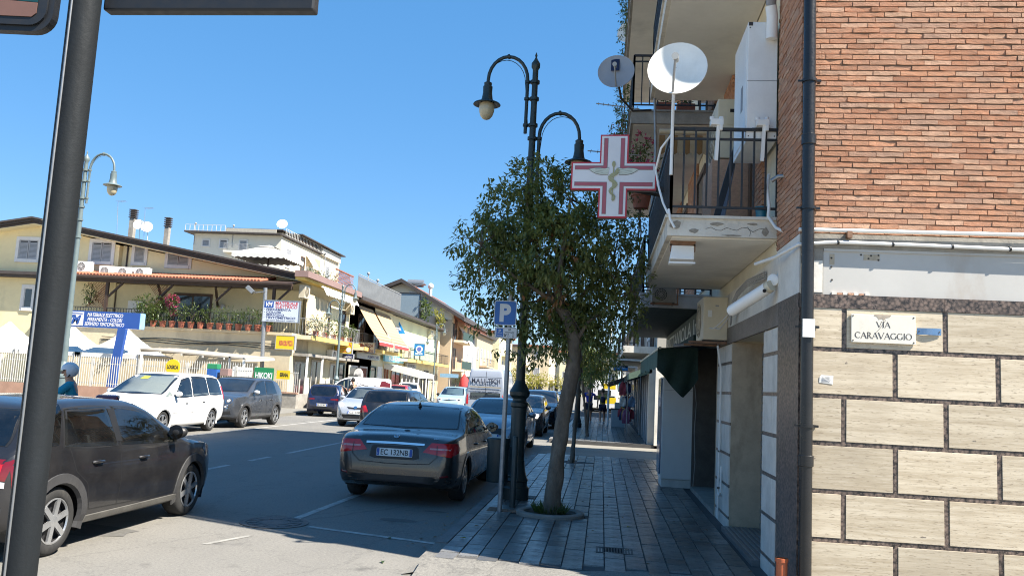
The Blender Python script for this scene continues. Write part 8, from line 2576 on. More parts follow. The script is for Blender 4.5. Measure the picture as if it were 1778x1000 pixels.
# ---- second house of the row, flat roof with a wire screen
h2 = thing('row_house', 'flat-roofed house over the pizzeria with a grey wire screen along its roof', 'house', (-20, 60, 0))
MB().box(-30, XL, 54.41, 66, -.02, 7.0).build('wall', YEL2, h2)
MB().box(-30, XL + .8, 54.41, 86, 7.001, 7.22).build('roof', ROOFD, h2)
q = MB()
y0_, y1_ = 54.5, 66.5
railing(q, LF(XL + .4), y0_, y1_, 7.24, 8.75, 0, .25, .03)
q.build('roof_screen', GREYB, h2)
MB().box(XL + .37, XL + .375, y0_, y1_, 7.3, 8.6).build('screen_mesh', mat('grey_mesh', (.16, .175, .19), .7, var=.15, scale=3), h2)
S2 = LF(XL)
balc(S2, 55, 65.4, 3.85, 1.0, h2, IRONB, YEL2, edge=YTRIM, step=.16)
window(S2, 56.5, 58.0, 3.9, 6.1, h2, 'door', .1, FRAME_BR); window(S2, 60.5, 62, 3.9, 6.1, h2, 'door', .1, FRAME_BR); window(S2, 63.4, 64.6, 4.3, 6.0, h2, 'shutter', .1)
AWN = None
def striped_mat():
 m, nt, bs = newmat('red_striped_canvas')
 geo = nd(nt, 'ShaderNodeNewGeometry').outputs['Position']
 sp_ = nd(nt, 'ShaderNodeSeparateXYZ'); nt.links.new(geo, sp_.inputs[0])
 wv = nd(nt, 'ShaderNodeMath', operation='FRACT')
 ml = nd(nt, 'ShaderNodeMath', operation='MULTIPLY', i_1=4.2); nt.links.new(sp_.outputs[2], ml.inputs[0]); nt.links.new(ml.outputs[0], wv.inputs[0])
 gt = nd(nt, 'ShaderNodeMath', operation='GREATER_THAN', i_1=.5); nt.links.new(wv.outputs[0], gt.inputs[0])
 low = ramp(nt, sp_.outputs[2], 5.3, 4.3, .15, 1)
 mm = nd(nt, 'ShaderNodeMath', operation='MULTIPLY'); nt.links.new(gt.outputs[0], mm.inputs[0]); nt.links.new(low, mm.inputs[1])
 c = mixc(nt, mm.outputs[0], (.50, .345, .185), (.52, .12, .09))
 nt.links.new(c, bs.inputs['Base Color']); bs.inputs['Roughness'].default_value = .85
 return m
STRIPE = striped_mat()
for i, (ya, yb) in enumerate(((55.6, 59.4), (59.9, 64.2))):
 t = thing('sun_awning', ['beige sun awning with red stripes let down over the balcony, left one', 'beige sun awning with red stripes let down over the balcony, right one'][i], 'awning', (XL + .8, (ya + yb) / 2, 5), 'awnings on the left')
 q = MB(); n = 8
 for k in range(n):
  f0, f1 = k / n, (k + 1) / n
  g = lambda f: (XL + .15 + 1.7 * f, 6.75 - 2.45 * f - .12 * math.sin(math.pi * f))
  (xa, za), (xb, zb2) = g(f0), g(f1)
  q.quad((xa, ya, za), (xb, ya, zb2), (xb, yb, zb2), (xa, yb, za))
 q.build('canvas', STRIPE, t, 60)
 q = MB(); q.tube([(XL + 1.85, ya, 4.29), (XL + 1.85, yb, 4.29)], .04, 6); q.build('front_bar', WHITE_MET, t)
 MB().quad((XL + 1.86, ya, 4.28), (XL + 1.86, yb, 4.28), (XL + 1.87, yb, 4.05), (XL + 1.87, ya, 4.05)).build('valance', mat('red_canvas', (.50, .05, .05), .85), t)
for (u0, u1, v1, fm, gm_, n) in ((55.0, 57.0, 2.6, MARB, DKG, 1), (57.5, 59.4, 2.6, MARB, BROWNB, 1), (60.2, 61.8, 2.7, DOORG, DKG, 1), (62.2, 63.6, 2.7, WHITE_MET, WHITE_MET, 1), (64.0, 65.6, 2.7, MARB, BROWNB, 2)):
 shopfront(S2, u0, u1, v1, h2, fm, gm_, n)
def facade_sign(name, label, u0, v0, u1, v1, X, m, lines, lm, cat='sign', group='shop signs on the left', perp=False, d=.12):
 """sign in the street: flat on the facade, or standing out from it (perp) to face the camera"""
 if perp:
  Y = atx((u0 + u1) / 2, (v0 + v1) / 2, X).y
  return flatsign(name, label, u0, v0, u1, v1, Y, m, cat, lines, lm, group, d=.18, frame=GREYB)
 um, vm = (u0 + u1) / 2, (v0 + v1) / 2
 ya, yb = atx(u0, vm, X).y, atx(u1, vm, X).y
 z0, z1 = atx(um, v1, X).z, atx(um, v0, X).z
 t = thing(name, label, cat, (X, (ya + yb) / 2, z0), group)
 fr = Fr((X, ya, 0), (0, 1, 0), (0, 0, 1), (1, 0, 0))
 MB().fbox(fr, 0, yb - ya, z0, z1, -d, 0).build('board', m, t)
 for s_, fu, fv, fh, fw in lines:
  text(fr, (yb - ya) * fu, z0 + (z1 - z0) * fv, (z1 - z0) * fh, s_, lm, t, d=.002, width=(yb - ya) * fw, bold=.03)
 return t, fr, yb - ya, z0, z1
SYEL = mat('sign_yellow', (.72, .52, .02), .4, var=.04)
flatsign('pizza_sign', 'yellow board reading NON SOLO PIZZA in red beside the white hardware board', 479, 583, 511, 606, 44.1, SYEL, 'sign', [('NON SOLO PIZZA', .55, .45, .36, .74)], REDL, 'shop signs on the left', d=.25, frame=GREYB)
t, fr, W_, za, zb2 = facade_sign('pizza_sign', 'yellow projecting board reading PIZZERIA by the lamp post', 581, 594, 611, 613, -16.3, SYEL, [('PIZZERIA', .5, .78, .26, .9), ('FRIGGITORIA', .38, .44, .16, .62), ('TAVOLA CALDA', .38, .18, .16, .62)], REDL, perp=True)
MB().lathe(fr.p(W_ * .82, za + (zb2 - za) * .32, .002), [(.16, 0), (.16, .01), (.001, .011)], 16, (0, -1, 0)).build('emblem', SIGNW, t)
facade_sign('street_board', 'dark blue board hanging under the yellow pizzeria sign', 595, 615, 613, 622, -16.3, mat('board_navy', (.02, .03, .13), .5), [('MAGAZZINO', .5, .35, .4, .8)], SIGNW, perp=True)
t, fr, W_, za, zb2 = facade_sign('pizza_sign', 'cream board with a brown picture reading PIZZA DA ASPORTO', 620, 595, 650, 612, -16.2, mat('sign_cream', (.62, .54, .42), .5), [('PIZZA', .68, .72, .3, .5), ('DA', .68, .42, .18, .2), ('ASPORTO', .68, .16, .24, .5)], mat('brown_letters', (.22, .05, .03), .5), perp=True)
MB().lathe(fr.p(W_ * .2, za + (zb2 - za) * .5, .002), [(.28, 0), (.28, .01), (.001, .011)], 16, (0, -1, 0)).build('picture', mat('brown_letters', (.22, .05, .03), .5), t)
facade_sign('shop_sign', 'grey shop fascia with red and white panels under the cream pizza board', 620, 614, 660, 624, XL + .25, mat('fascia_grey', (.42, .47, .45), .5), [('ALIMENTARI', .68, .5, .5, .5)], BLUEL)
facade_sign('shop_sign', 'blue and white shop fascia over the white canopy', 668, 617, 701, 629, XL + .35, mat('sky_blue_sign', (.10, .38, .58), .4), [('BLU CASA', .55, .5, .5, .7)], SIGNW)
facade_sign('shop_sign', 'grey fascia beside the black shop front', 706, 631, 723, 639, XL + .3, mat('fascia_pale', (.45, .45, .44), .5), [('STUDIO', .5, .5, .5, .7)], NAVY)
t, fr, W_, za, zb2 = facade_sign('pharmacy_board', 'round-cornered blue board with a pale emblem hung on the far balcony', 719, 597, 737, 617, -15.6, mat('sign_mid_blue', (.01, .17, .42), .4), [('FARMACIA', .5, .15, .15, .7)], SIGNW, perp=True)
MB().lathe(fr.p(W_ * .5, za + (zb2 - za) * .55, .002), [(.30, 0), (.30, .012), (.001, .013)], 16, (0, -1, 0)).build('emblem', SIGNW, t)
MB().lathe(fr.p(W_ * .5, za + (zb2 - za) * .55, .016), [(.19, 0), (.19, .012), (.001, .013)], 16, (0, -1, 0)).build('emblem_core', mat('emblem_blue', (.10, .13, .40), .4), t)
# slanted blue banner
bn = thing('banner', 'slanting bright blue banner with a white stroke hung from the cornice', 'banner', (XL + .9, 68, 5.4), 'shop signs on the left')
BB = mat('banner_blue', (.02, .26, .62), .5)
cs = [at(680, 552, 68), at(691, 554, 68), at(704, 580, 68), at(693, 580, 68)]
q = MB(); q.add(cs + [c + V((0, .05, 0)) for c in cs], [(3, 2, 1, 0), (4, 5, 6, 7), (0, 1, 5, 4), (1, 2, 6, 5), (2, 3, 7, 6), (3, 0, 4, 7)]); q.build('cloth', BB, bn)
cc2 = [at(687.5, 558, 67.97), at(690, 558, 67.97), at(697, 574, 67.97), at(694, 574, 67.97)]
MB().quad(cc2[3], cc2[2], cc2[1], cc2[0]).build('stroke', SIGNW, bn)
q = MB(); q.tube([at(681, 553, 68.1), V((XL, 68.1, 6.6))], .03, 6); q.build('pole', GALV, bn)
os2 = thing('oval_sign', 'white oval sign standing out from the green shop door', 'sign', atx(622, 652, -16.3), 'shop signs on the left')
p = atx(622, 652, -16.3)
q = MB(); q.prism(Fr(p, (1, 0, 0)), [(.33 * math.cos(R(k * 18)), .50 * math.sin(R(k * 18))) for k in range(20)], -.05, 0); q.build('disc', SIGNW, os2)
text(Fr(p, (1, 0, 0)), 0, .05, .14, 'BAR', GREYB, os2, width=.4)
q = MB(); q.tube([p, V((XL, p.y, p.z))], .03, 6); q.build('arm', IRONB, os2)
pb = solo(MB().lathe(atx(623, 668, -15.8) - V((0, 0, .9)), [(.05, 0), (.5, .02), (.42, .6), (.30, 1.1), (.05, 1.25)], 14), 'yellow_stand', mat('stand_yellow', (.60, .44, .10), .6), 'rounded yellow stand on the pavement before the green shop door', 'stand', smooth=40)
# ---- third house of the row
h3 = thing('row_house', 'pale yellow house with arched green canopies behind its balcony rail', 'house', (-20, 76, 0))
MB().box(-30, XL, 66.01, 86, -.02, 6.95).build('wall', YEL2, h3)
balc(S2, 67.5, 85.6, 3.55, 1.1, h3, IRONB, YEL2, edge=YTRIM, step=.3)
window(S2, 67.0, 68.2, 4.2, 6.0, h3, 'shutter', .1); window(S2, 80.6, 81.8, 3.7, 5.9, h3, 'door', .1); window(S2, 83.4, 84.6, 3.7, 5.9, h3, 'door', .1, FRAME_BR)
GRC = mat('pale_green_canvas', (.50, .60, .46), .7, var=.05, scale=2)
for i, ya in enumerate((69.0, 72.6, 76.2)):
 q = MB(); n = 12; vs = []
 for k in range(n + 1):
  a = math.pi * k / n
  for x in (XL + .05, XL + .95): vs.append((x, ya + 1.65 + 1.65 * -math.cos(a), 4.4 + 1.35 * math.sin(a)))
 q.add(vs, [(2 * k, 2 * k + 1, 2 * k + 3, 2 * k + 2) for k in range(n)])
 q.add([(XL + .95, ya + 1.65 + 1.65 * -math.cos(math.pi * k / n), 4.4 + 1.35 * math.sin(math.pi * k / n)) for k in range(n + 1)] + [(XL + .95, ya + 3.3, 3.6), (XL + .95, ya, 3.6)], [tuple(range(n + 3))[::-1]])
 t = thing('arched_canopy', ['arched pale green canopy on the balcony, nearest of three', 'arched pale green canopy on the balcony, middle of three', 'arched pale green canopy on the balcony, farthest of three'][i], 'canopy', (XL + .5, ya + 1.65, 3.6), 'green balcony canopies')
 q.build('canvas', GRC, t, 40)
ac_unit('air conditioner high on the pale yellow house beyond the green canopies', XL + .02, XL + .38, 79.6, 80.6, 5.9, 6.7, '+X', 'air conditioners over the shops', CREAM_MET)
ac_unit('air conditioner at the near end of the balcony with green canopies', XL + .5, XL + 1.0, 67.7, 68.6, 3.6, 4.3, '+X', 'air conditioners over the shops', CREAM_MET)
for (u0, u1, v1, fm, gm_, n) in ((66.4, 69.6, 2.6, BROWNB, DKG, 2), (70.4, 74.6, 2.6, WHITE_MET, DKG, 3), (75.4, 78.4, 2.7, IRONB, DKG, 2), (79, 81, 2.8, IRONB, DARK, 1), (82, 85.4, 2.6, TAN, TAN, 1)):
 shopfront(S2, u0, u1, v1, h3, fm, gm_, n)
wc_ = thing('shop_canopy', 'white fabric canopy on white posts in front of the red shop', 'canopy', (XL + 1.5, 66, 0))
q = MB(); q.quad((XL + .1, 63.8, 3.0), (XL + 2.9, 63.8, 2.35), (XL + 2.9, 69.8, 2.35), (XL + .1, 69.8, 3.0)); q.build('canvas', CANVW, wc_)
q = MB(); q.quad((XL + 2.9, 63.8, 2.35), (XL + 2.9, 63.8, 2.0), (XL + 2.9, 69.8, 2.0), (XL + 2.9, 69.8, 2.35)); q.quad((XL + .1, 63.8, 3.0), (XL + .1, 63.8, 2.6), (XL + 2.9, 63.8, 2.0), (XL + 2.9, 63.8, 2.35)); q.build('valance', CANVW, wc_)
for y in (63.9, 66.8, 69.7): MB().box(XL + 2.82, XL + 2.9, y, y + .1, 0, 2.3).build('post', WHITE_MET, wc_)
q = MB(); q.box(XL + .2, XL + .3, 74.2, 86, 7.24, 8.2); q.build('hedge_screen', IRONB, h3)
bush('green hedge plant on the roof beyond the wire screen', [((XL + .4, 75.5, 8.3), (.5, 1.6, .8))], 500, .3, .14, 131, group='roof plants')
bush('yellow-green plant on the roof by the dark railing', [((XL + .4, 82.0, 8.1), (.5, .9, .8))], 300, .3, .14, 132, LEAF_Y, group='roof plants')
gr_ = thing('glass_screen', 'framed glass wind screen on the flat roof beside the gabled house', 'screen', (XL - 3, 74.2, 7.24))
MB().box(XL - 4, XL + .3, 74.15, 74.2, 7.3, 9.6).build('glass', mat('smoked_glass', (.20, .25, .28), .1, var=.05, spec=.8), gr_)
q = MB(); q.box(XL - 4.05, XL + .35, 74.1, 74.25, 9.6, 9.7); q.box(XL + .28, XL + .36, 74.1, 74.25, 7.24, 9.6); q.box(XL - 1.7, XL - 1.62, 74.1, 74.25, 7.24, 9.6); q.build('frame', IRONB, gr_)
# ---- gabled house, then the street runs on
h4 = thing('gabled_house', 'cream gabled house with a tan street side and stacked balconies', 'house', (-21, 95, 0))
YG4 = 87.0
G4 = GF(YG4)
gx0 = xz(655, 540, YG4)[0]
XA, ZA = xz(700, 492, YG4)
XE = -16.0
ZE = xz(778, 545, YG4)[1]
MB().prism(G4, [(gx0, 0), (XE, 0), (XE, ZE), (XA, ZA), (gx0, ZA - (XA - gx0) * .42)], -18, 0).build('wall', CREAMR, h4)
sl = (ZA - ZE) / (XE - XA)
MB().prism(G4, [(gx0 - .5, ZA - (XA - gx0) * .42 - .2), (XA, ZA + .02), (XE + 1.4, ZE - 1.4 * sl + .02), (XE + 1.4, ZE - 1.4 * sl + .4), (XA, ZA + .42), (gx0 - .5, ZA - (XA - gx0) * .42 + .2)], -18.5, .9).build('roof', ROOFD, h4)
MB().prism(G4, [(XA + 1.5, ZA - 1.0), (XE + 1.2, ZE - 1.2 * sl - .4), (XE + 1.2, ZE - 1.2 * sl - .1), (XA + 1.0, ZA - .1)], -18.4, -1.0).build('roof_tiles', TILER, h4)
for (u0, u1, v0, v1, k, lv) in ((712, 721, 508, 523, 'shutter', 1), (731, 743, 515, 525, 'glass', 2)):
 a, c = xz(u0, (v0 + v1) / 2, YG4), xz(u1, (v0 + v1) / 2, YG4)
 window(G4, a[0], c[0], xz((u0 + u1) / 2, v1, YG4)[1], xz((u0 + u1) / 2, v0, YG4)[1], h4, k, .12, leaves=lv)
MB().fbox(G4, XA + 2.8, XE - .001, .1, ZE - .6, .001, .03).build('tan_wall', TAN, h4)
S4 = LF(XE)
MB().fbox(S4, YG4 + .8, YG4 + 8, .1, ZE - .2, .001, .02).build('peach_wall', PEACH, h4)
MB().fbox(S4, YG4 + 8, YG4 + 18, .1, ZE - .2, .001, .02).build('yellow_wall', YEL2, h4)
for z in (3.2, 6.3):
 balc(S4, YG4 + .6, YG4 + 7.4, z, 1.2, h4, IRONB, CREAMR, panel=mat('dark_green_panel', (.03, .06, .05), .6), step=.4)
 window(Fr((XE + .02, 0, 0), (0, 1, 0), (0, 0, 1), (1, 0, 0)), YG4 + 1.6, YG4 + 2.8, z + .03, z + 2.2, h4, 'door', .1, FRAME_BR)
 window(Fr((XE + .02, 0, 0), (0, 1, 0), (0, 0, 1), (1, 0, 0)), YG4 + 10, YG4 + 11.2, z + .3, z + 2.0, h4, 'shutter', .1, leaves=1); window(Fr((XE + .02, 0, 0), (0, 1, 0), (0, 0, 1), (1, 0, 0)), YG4 + 14.5, YG4 + 15.7, z + .3, z + 2.0, h4, 'shutter', .1, leaves=1)
q = MB(); q.add([(XE + .1, YG4 + 3.6, ZE - 1.0), (XE + .1, YG4 + 6.6, ZE - 1.0), (XE + 1.5, YG4 + 6.6, ZE - 3.0), (XE + 1.5, YG4 + 3.6, ZE - 3.0)], [(0, 1, 2, 3)]); q.build('sun_blind', CANVW, h4)
shopfront(Fr((XE + .02, 0, 0), (0, 1, 0), (0, 0, 1), (1, 0, 0)), YG4 + 1, YG4 + 7, 2.6, h4, TAN, DKG, 2); shopfront(Fr((XE + .02, 0, 0), (0, 1, 0), (0, 0, 1), (1, 0, 0)), YG4 + 9, YG4 + 16, 2.6, h4, IRONB, DKG, 3)
q = MB(); q.tube([(XE + .15, YG4 + .3, 0), (XE + .15, YG4 + .3, ZE - 1), (XE - .8, YG4 - .1, ZE - .6)], .08, 8); q.build('gutter_pipe', ROOFD, h4)
p = at(748, 497, 92); q = MB(); q.tube([p, p - V((0, 0, 1.8))], .18, 8); q.sphere(p, .35, 8, 6); solo(q, 'roof_vent', WHITE_MET, 'white roof vent cowl on the gabled house', 'vent', smooth=40)
p = at(722, 492, 92); q = MB(); q.tube([p + V((-.9, 0, 0)), p + V((.9, 0, .0))], .42, 12); q.beam(p + V((-1.2, -.3, -.7)), p + V((1.2, -.3, -.1)), .9, .1); solo(q, 'solar_tank', GALV, 'solar water tank lying on the gabled house roof', 'water tank', smooth=40)
def block(name, label, x0, x1, y0, y1, z, wallm, roofm, group, floors, face='R', step=3.2, tz=.35, seed=1):
 rr = random.Random(seed)
 t = thing(name, label, 'building', ((x0 + x1) / 2, (y0 + y1) / 2, 0), group)
 MB().box(x0, x1, y0, y1, -.02, z).build('wall', wallm, t)
 MB().box(x0 - .5, x1 + .5, y0 - .5, y1 + .5, z + .001, z + tz).build('roof', roofm, t)
 fh = z / floors
 frs = []
 if 'L' in face: frs.append((Fr((x1, 0, 0), (0, 1, 0), (0, 0, 1), (1, 0, 0)), y0, y1))
 if 'R' in face: frs.append((Fr((x0, 0, 0), (0, -1, 0), (0, 0, 1), (-1, 0, 0)), -y1, -y0))
 if 'F' in face: frs.append((Fr((0, y0, 0), (1, 0, 0)), x0, x1))
 for fr, a, b in frs:
  n = max(1, int((b - a) / step))
  for f in range(floors):
   zb_ = f * fh
   if f and rr.random() < .8:
    w0 = a + (b - a) * rr.uniform(.05, .3)
    balc(fr, w0, min(b - .3, w0 + (b - a) * .5), zb_ + .12, 1.0, t, IRONB, wallm, step=.5)
   for k in range(n):
    c = a + (b - a) * (k + .5) / n
    if f == 0: shopfront(fr, c - step * .38, c + step * .38, min(2.7, fh - .4), t, rr.choice([MARB, IRONB, GREYB]), DKG, 2)
    else: window(fr, c - .55, c + .55, zb_ + (.2 if k % 2 else .9), zb_ + 2.3, t, 'glass' if k % 3 == 0 else 'shutter', .1, leaves=2)
 return t
block('row_building', 'tan low building next beyond the gabled house', -30, -16.2, 106, 122, 8.2, TAN, ROOFD, 'far buildings on the left', 2, 'LF', seed=2)
block('row_building', 'yellow building with balconies beyond the tan one', -30, -15.5, 124, 142, 9.5, YEL2, TILER, 'far buildings on the left', 3, 'LF', seed=3)
block('row_building', 'cream building farther along the left row', -28, -14.5, 144, 168, 8.5, CREAMR, ROOFD, 'far buildings on the left', 3, 'LF', seed=4, step=4)
block('row_building', 'sand coloured building near the bend of the street', -26, -11, 172, 196, 10, SAND, TILER, 'far buildings on the left', 3, 'LF', seed=5, step=4)
block('row_building', 'pale yellow block closing the view where the street bends', -11, 4, 215, 235, 11, YEL2, TILER, 'far buildings at the bend', 3, 'F', seed=6, step=3)
block('row_building', 'white block closing the view on the right of the bend', 5, 20, 205, 230, 12, WALLW, ROOFD, 'far buildings at the bend', 4, 'F', seed=7, step=3)
block('row_building', 'cream block half hidden beyond the end of the left row', -30, -12, 236, 256, 13, CREAMR, ROOFD, 'far buildings at the bend', 4, 'F', seed=8, step=3)
for i, (x, y) in enumerate(((-11.5, 118), (-11.2, 135), (-10.8, 150), (-9.5, 175))):
 small_tree(['small yellow street tree far along the left side, nearest', 'small yellow street tree far along the left side, second', 'small yellow street tree far along the left side, third', 'small yellow street tree far along the left side, farthest'][i], x, y, 3.0, 1.5, 0, 420, 200 + i, LEAF_Y, L=.45)
p = at(780, 652, 80)
sd_ = thing('direction_sign', 'small pale blue direction plate on a thin post before the gabled house', 'road sign', (p.x, 80, 0))
MB().box(p.x - .9, p.x + .9, 79.95, 80, p.z - .18, p.z + .18).build('plate', mat('pale_blue_plate', (.25, .42, .58), .4), sd_)
MB().box(p.x - .05, p.x + .05, 80.005, 80.1, 0, p.z + .1).build('post', GALV, sd_)
p = at(806, 660, 82)
um_ = thing('closed_parasol', 'red closed parasol beside the big white van', 'parasol', (p.x, 82, 0))
MB().lathe((p.x, 82, 0), [(.1, 1.2), (.5, 1.5), (.4, 2.2), (.05, 2.7)], 10).build('canopy', mat('red_canvas', (.50, .05, .05)), um_, 40)
MB().tube([(p.x, 82, 0), (p.x, 82, 3.2)], .04, 6).build('pole', GALV, um_)
# ================================================================ the right-hand row beyond the side street
b2 = thing('shop_building', 'low grey building with shop awnings and balconies beyond the side street', 'building', (1.7, 40, 0))
GREYW = mat('grey_wall', (.40, .38, .34), .9, var=.1, scale=1.5, stain=(.27, .25, .22), stain_amt=.5)
R2 = Fr((1.70, 0, 0), (0, -1, 0), (0, 0, 1), (-1, 0, 0))
MB().box(1.72, 14, 27.3, 62, -.02, 5.15).build('wall', GREYW, b2)
MB().box(1.45, 14.3, 27.1, 62.2, 5.151, 5.4).build('roof', CEMENT, b2)
MB().box(1.70, 5, 27.27, 27.298, .1, 3.0).build('end_wall', PLASTER_W, b2)
for (ya, yb, z) in ((27.6, 33, 3.25), (35, 42, 3.25), (45, 54, 3.25)):
 balc(R2, -yb, -ya, z, 1.05, b2, IRONB, PLASTER_W, step=.3)
 window(R2, -(ya + 2.6), -(ya + 1.4), z + .03, z + 1.8, b2, 'door', .1, FRAME_BR)
 window(R2, -(yb - 1.4), -(yb - 2.4), z + .5, z + 1.7, b2, 'shutter', .1)
for y in (27.5, 28.6, 29.9, 31.4, 33.4):
 MB().box(1.50, 1.74, y, y + .45, .1, 2.6).build('pilaster', MARB if y == 27.5 else GREYB, b2)
for k, (a, c) in enumerate(((28.0, 28.6), (29.1, 29.9), (30.4, 31.4), (31.9, 33.4), (34, 38), (39, 43), (44, 49), (50, 56))):
 shopfront(R2, -c, -a, 2.5, b2, GREYB, DKG, 1 if k < 4 else 2)
for i, (ya, yb, m_, zz) in enumerate(((27.5, 29.6, GREENV, 2.5), (29.8, 33.4, GREENC, 2.48), (34.2, 38.2, IRONB, 2.45), (39, 44, GREENV, 2.5))):
 t = thing('shop_awning', ['faded green awning at the corner of the low grey building', 'dark awning second along the low grey building', 'black awning jutting far out over the clothes rack', 'pale green awning farthest along the pavement'][i], 'awning', (1.2, (ya + yb) / 2, 2.3), 'awnings on the right')
 ox = .85 if i != 2 else .25
 q = MB(); q.quad((1.65, ya, zz + .15), (ox, ya, zz - .15 - (.2 if i == 2 else 0)), (ox, yb, zz - .15 - (.2 if i == 2 else 0)), (1.65, yb, zz + .15)); q.build('canvas', m_, t)
 q = MB(); z0 = zz - .15 - (.2 if i == 2 else 0); q.quad((ox, ya, z0), (ox, ya, z0 - .2), (ox, yb, z0 - .2), (ox, yb, z0)); q.quad((1.6, ya, zz + .14), (1.6, ya, zz - .1), (ox, ya, z0 - .2), (ox, ya, z0)); q.build('valance', m_, t)
sg2 = thing('shop_sign', 'bright blue lightbox sign standing out over the far pavement', 'sign', (.95, 45, 2.9), 'signs on the right')
MB().box(.58, 1.33, 45, 45.15, 2.86, 3.22).build('box', mat('sign_mid_blue', (.01, .17, .42)), sg2)
text(Fr((.95, 45, 3.04), (1, 0, 0)), 0, 0, .14, 'NUVOLA', SIGNW, sg2, width=.5)
rk = thing('clothes_rack', 'rack crowded with colourful clothes hanging outside the shop', 'clothes rack', (1.05, 33, .12))
q = MB(); q.tube([(.98, 32.4, .12), (.98, 32.4, 2.25), (.98, 34, 2.25), (.98, 34, .12)], .02, 6); q.build('frame', GALV, rk)
rr = random.Random(5)
cols = [(.30, .05, .07), (.12, .20, .32), (.6, .6, .58), (.03, .04, .12), (.55, .28, .10), (.28, .10, .18), (.05, .35, .32)]
for k in range(34):
 x, y, z = .98 + rr.uniform(-.2, .2), 32.3 + rr.uniform(0, 1.6), rr.choice((2.15, 1.6, 1.1))
 m_ = mat('cloth_%s' % 'red blue white navy orange plum teal'.split()[k % 7], cols[k % 7], .9, var=.2, scale=12)
 wd, h = rr.uniform(.09, .15), rr.uniform(.35, .55)
 vs = []
 for j in range(6):
  for i in range(5):
   s_ = (i / 4 - .5) * 2
   vs.append((x + s_ * wd * (.6 + .4 * min(1, j / 2)), y + .03 * math.sin(i * 2.1 + j), z - h * j / 5 - (.05 * abs(s_) if j == 0 else 0)))
 MB().add(vs, [(j * 5 + i, (j + 1) * 5 + i, (j + 1) * 5 + i + 1, j * 5 + i + 1) for j in range(5) for i in range(4)]).build('garment', m_, rk, 60)
tb = thing('stall_table', 'pale draped table with a box on top on the pavement ahead of the walkers', 'table', (.8, 39.6, .12))
q = MB(); q.box(.48, 1.12, 39.3, 40.2, .12, .92); q.build('cover', mat('table_cover', (.50, .52, .54), .8, var=.05), tb)
MB().box(.45, 1.15, 39.27, 40.23, .921, .96).build('tabletop', WOODD, tb)
bx_ = solo(MB().box(.62, .9, 39.5, 39.9, .962, 1.24), 'carton', PAPERM if 'PAPERM' in globals() else mat('carton_white', (.55, .55, .53), .8), 'white carton standing on the draped pavement table', 'box')
fp = solo(MB().tube([(.33, 40.5, .1), (.33, 40.5, 4.4), (.33, 40.5, 5.2)], .05, 10), 'flag_pole', WHITE_MET, 'tall white pole on the pavement beyond the walkers', 'pole', smooth=40)
ty = Car('yellow and white delivery truck standing at the far end of the pavement', shape(BIGVAN, sz=1.0, sx=1.1), (.2, 66, 0), 0, vn.paint, cat='truck', name='delivery_truck')
for (x0, x1, z0, z1, m_) in ((-.1, .85, 1.9, 2.3, SYEL), (.1, .9, .8, 1.25, SYEL), (-.5, .5, 1.4, 1.8, DKG)):
 ty.patch([(x0, z0), (x1, z0), (x1, z1), (x0, z1)], 'rear', 1, .006, 'panel', m_, rings=3)
# ================================================================ people
SKIN = mat('skin', (.42, .22, .14), .55, var=.06, scale=20)
HAIR = mat('dark_hair', (.012, .010, .009), .6, var=.2, scale=30)
def skin_mesh(pts, edges, rad, root=0, lv=2):
 me = bpy.data.meshes.new('s')
 me.from_pydata(pts, edges, [])
 ob = bpy.data.objects.new('s', me)
 COL.objects.link(ob)
 md = ob.modifiers.new('skin', 'SKIN')
 md.use_smooth_shade = True
 for i, v in enumerate(me.skin_vertices[0].data):
  v.radius = (rad[i], rad[i]) if not isinstance(rad[i], tuple) else rad[i]
  v.use_root = (i == root)
 ss = ob.modifiers.new('sub', 'SUBSURF'); ss.levels = lv; ss.render_levels = lv
 dg = bpy.context.evaluated_depsgraph_get()
 out = bpy.data.meshes.new_from_object(ob.evaluated_get(dg))
 bpy.data.objects.remove(ob)
 return out
def add_mesh(mb, me):
 mb.add([tuple(v.co) for v in me.vertices], [tuple(p.vertices) for p in me.polygons])
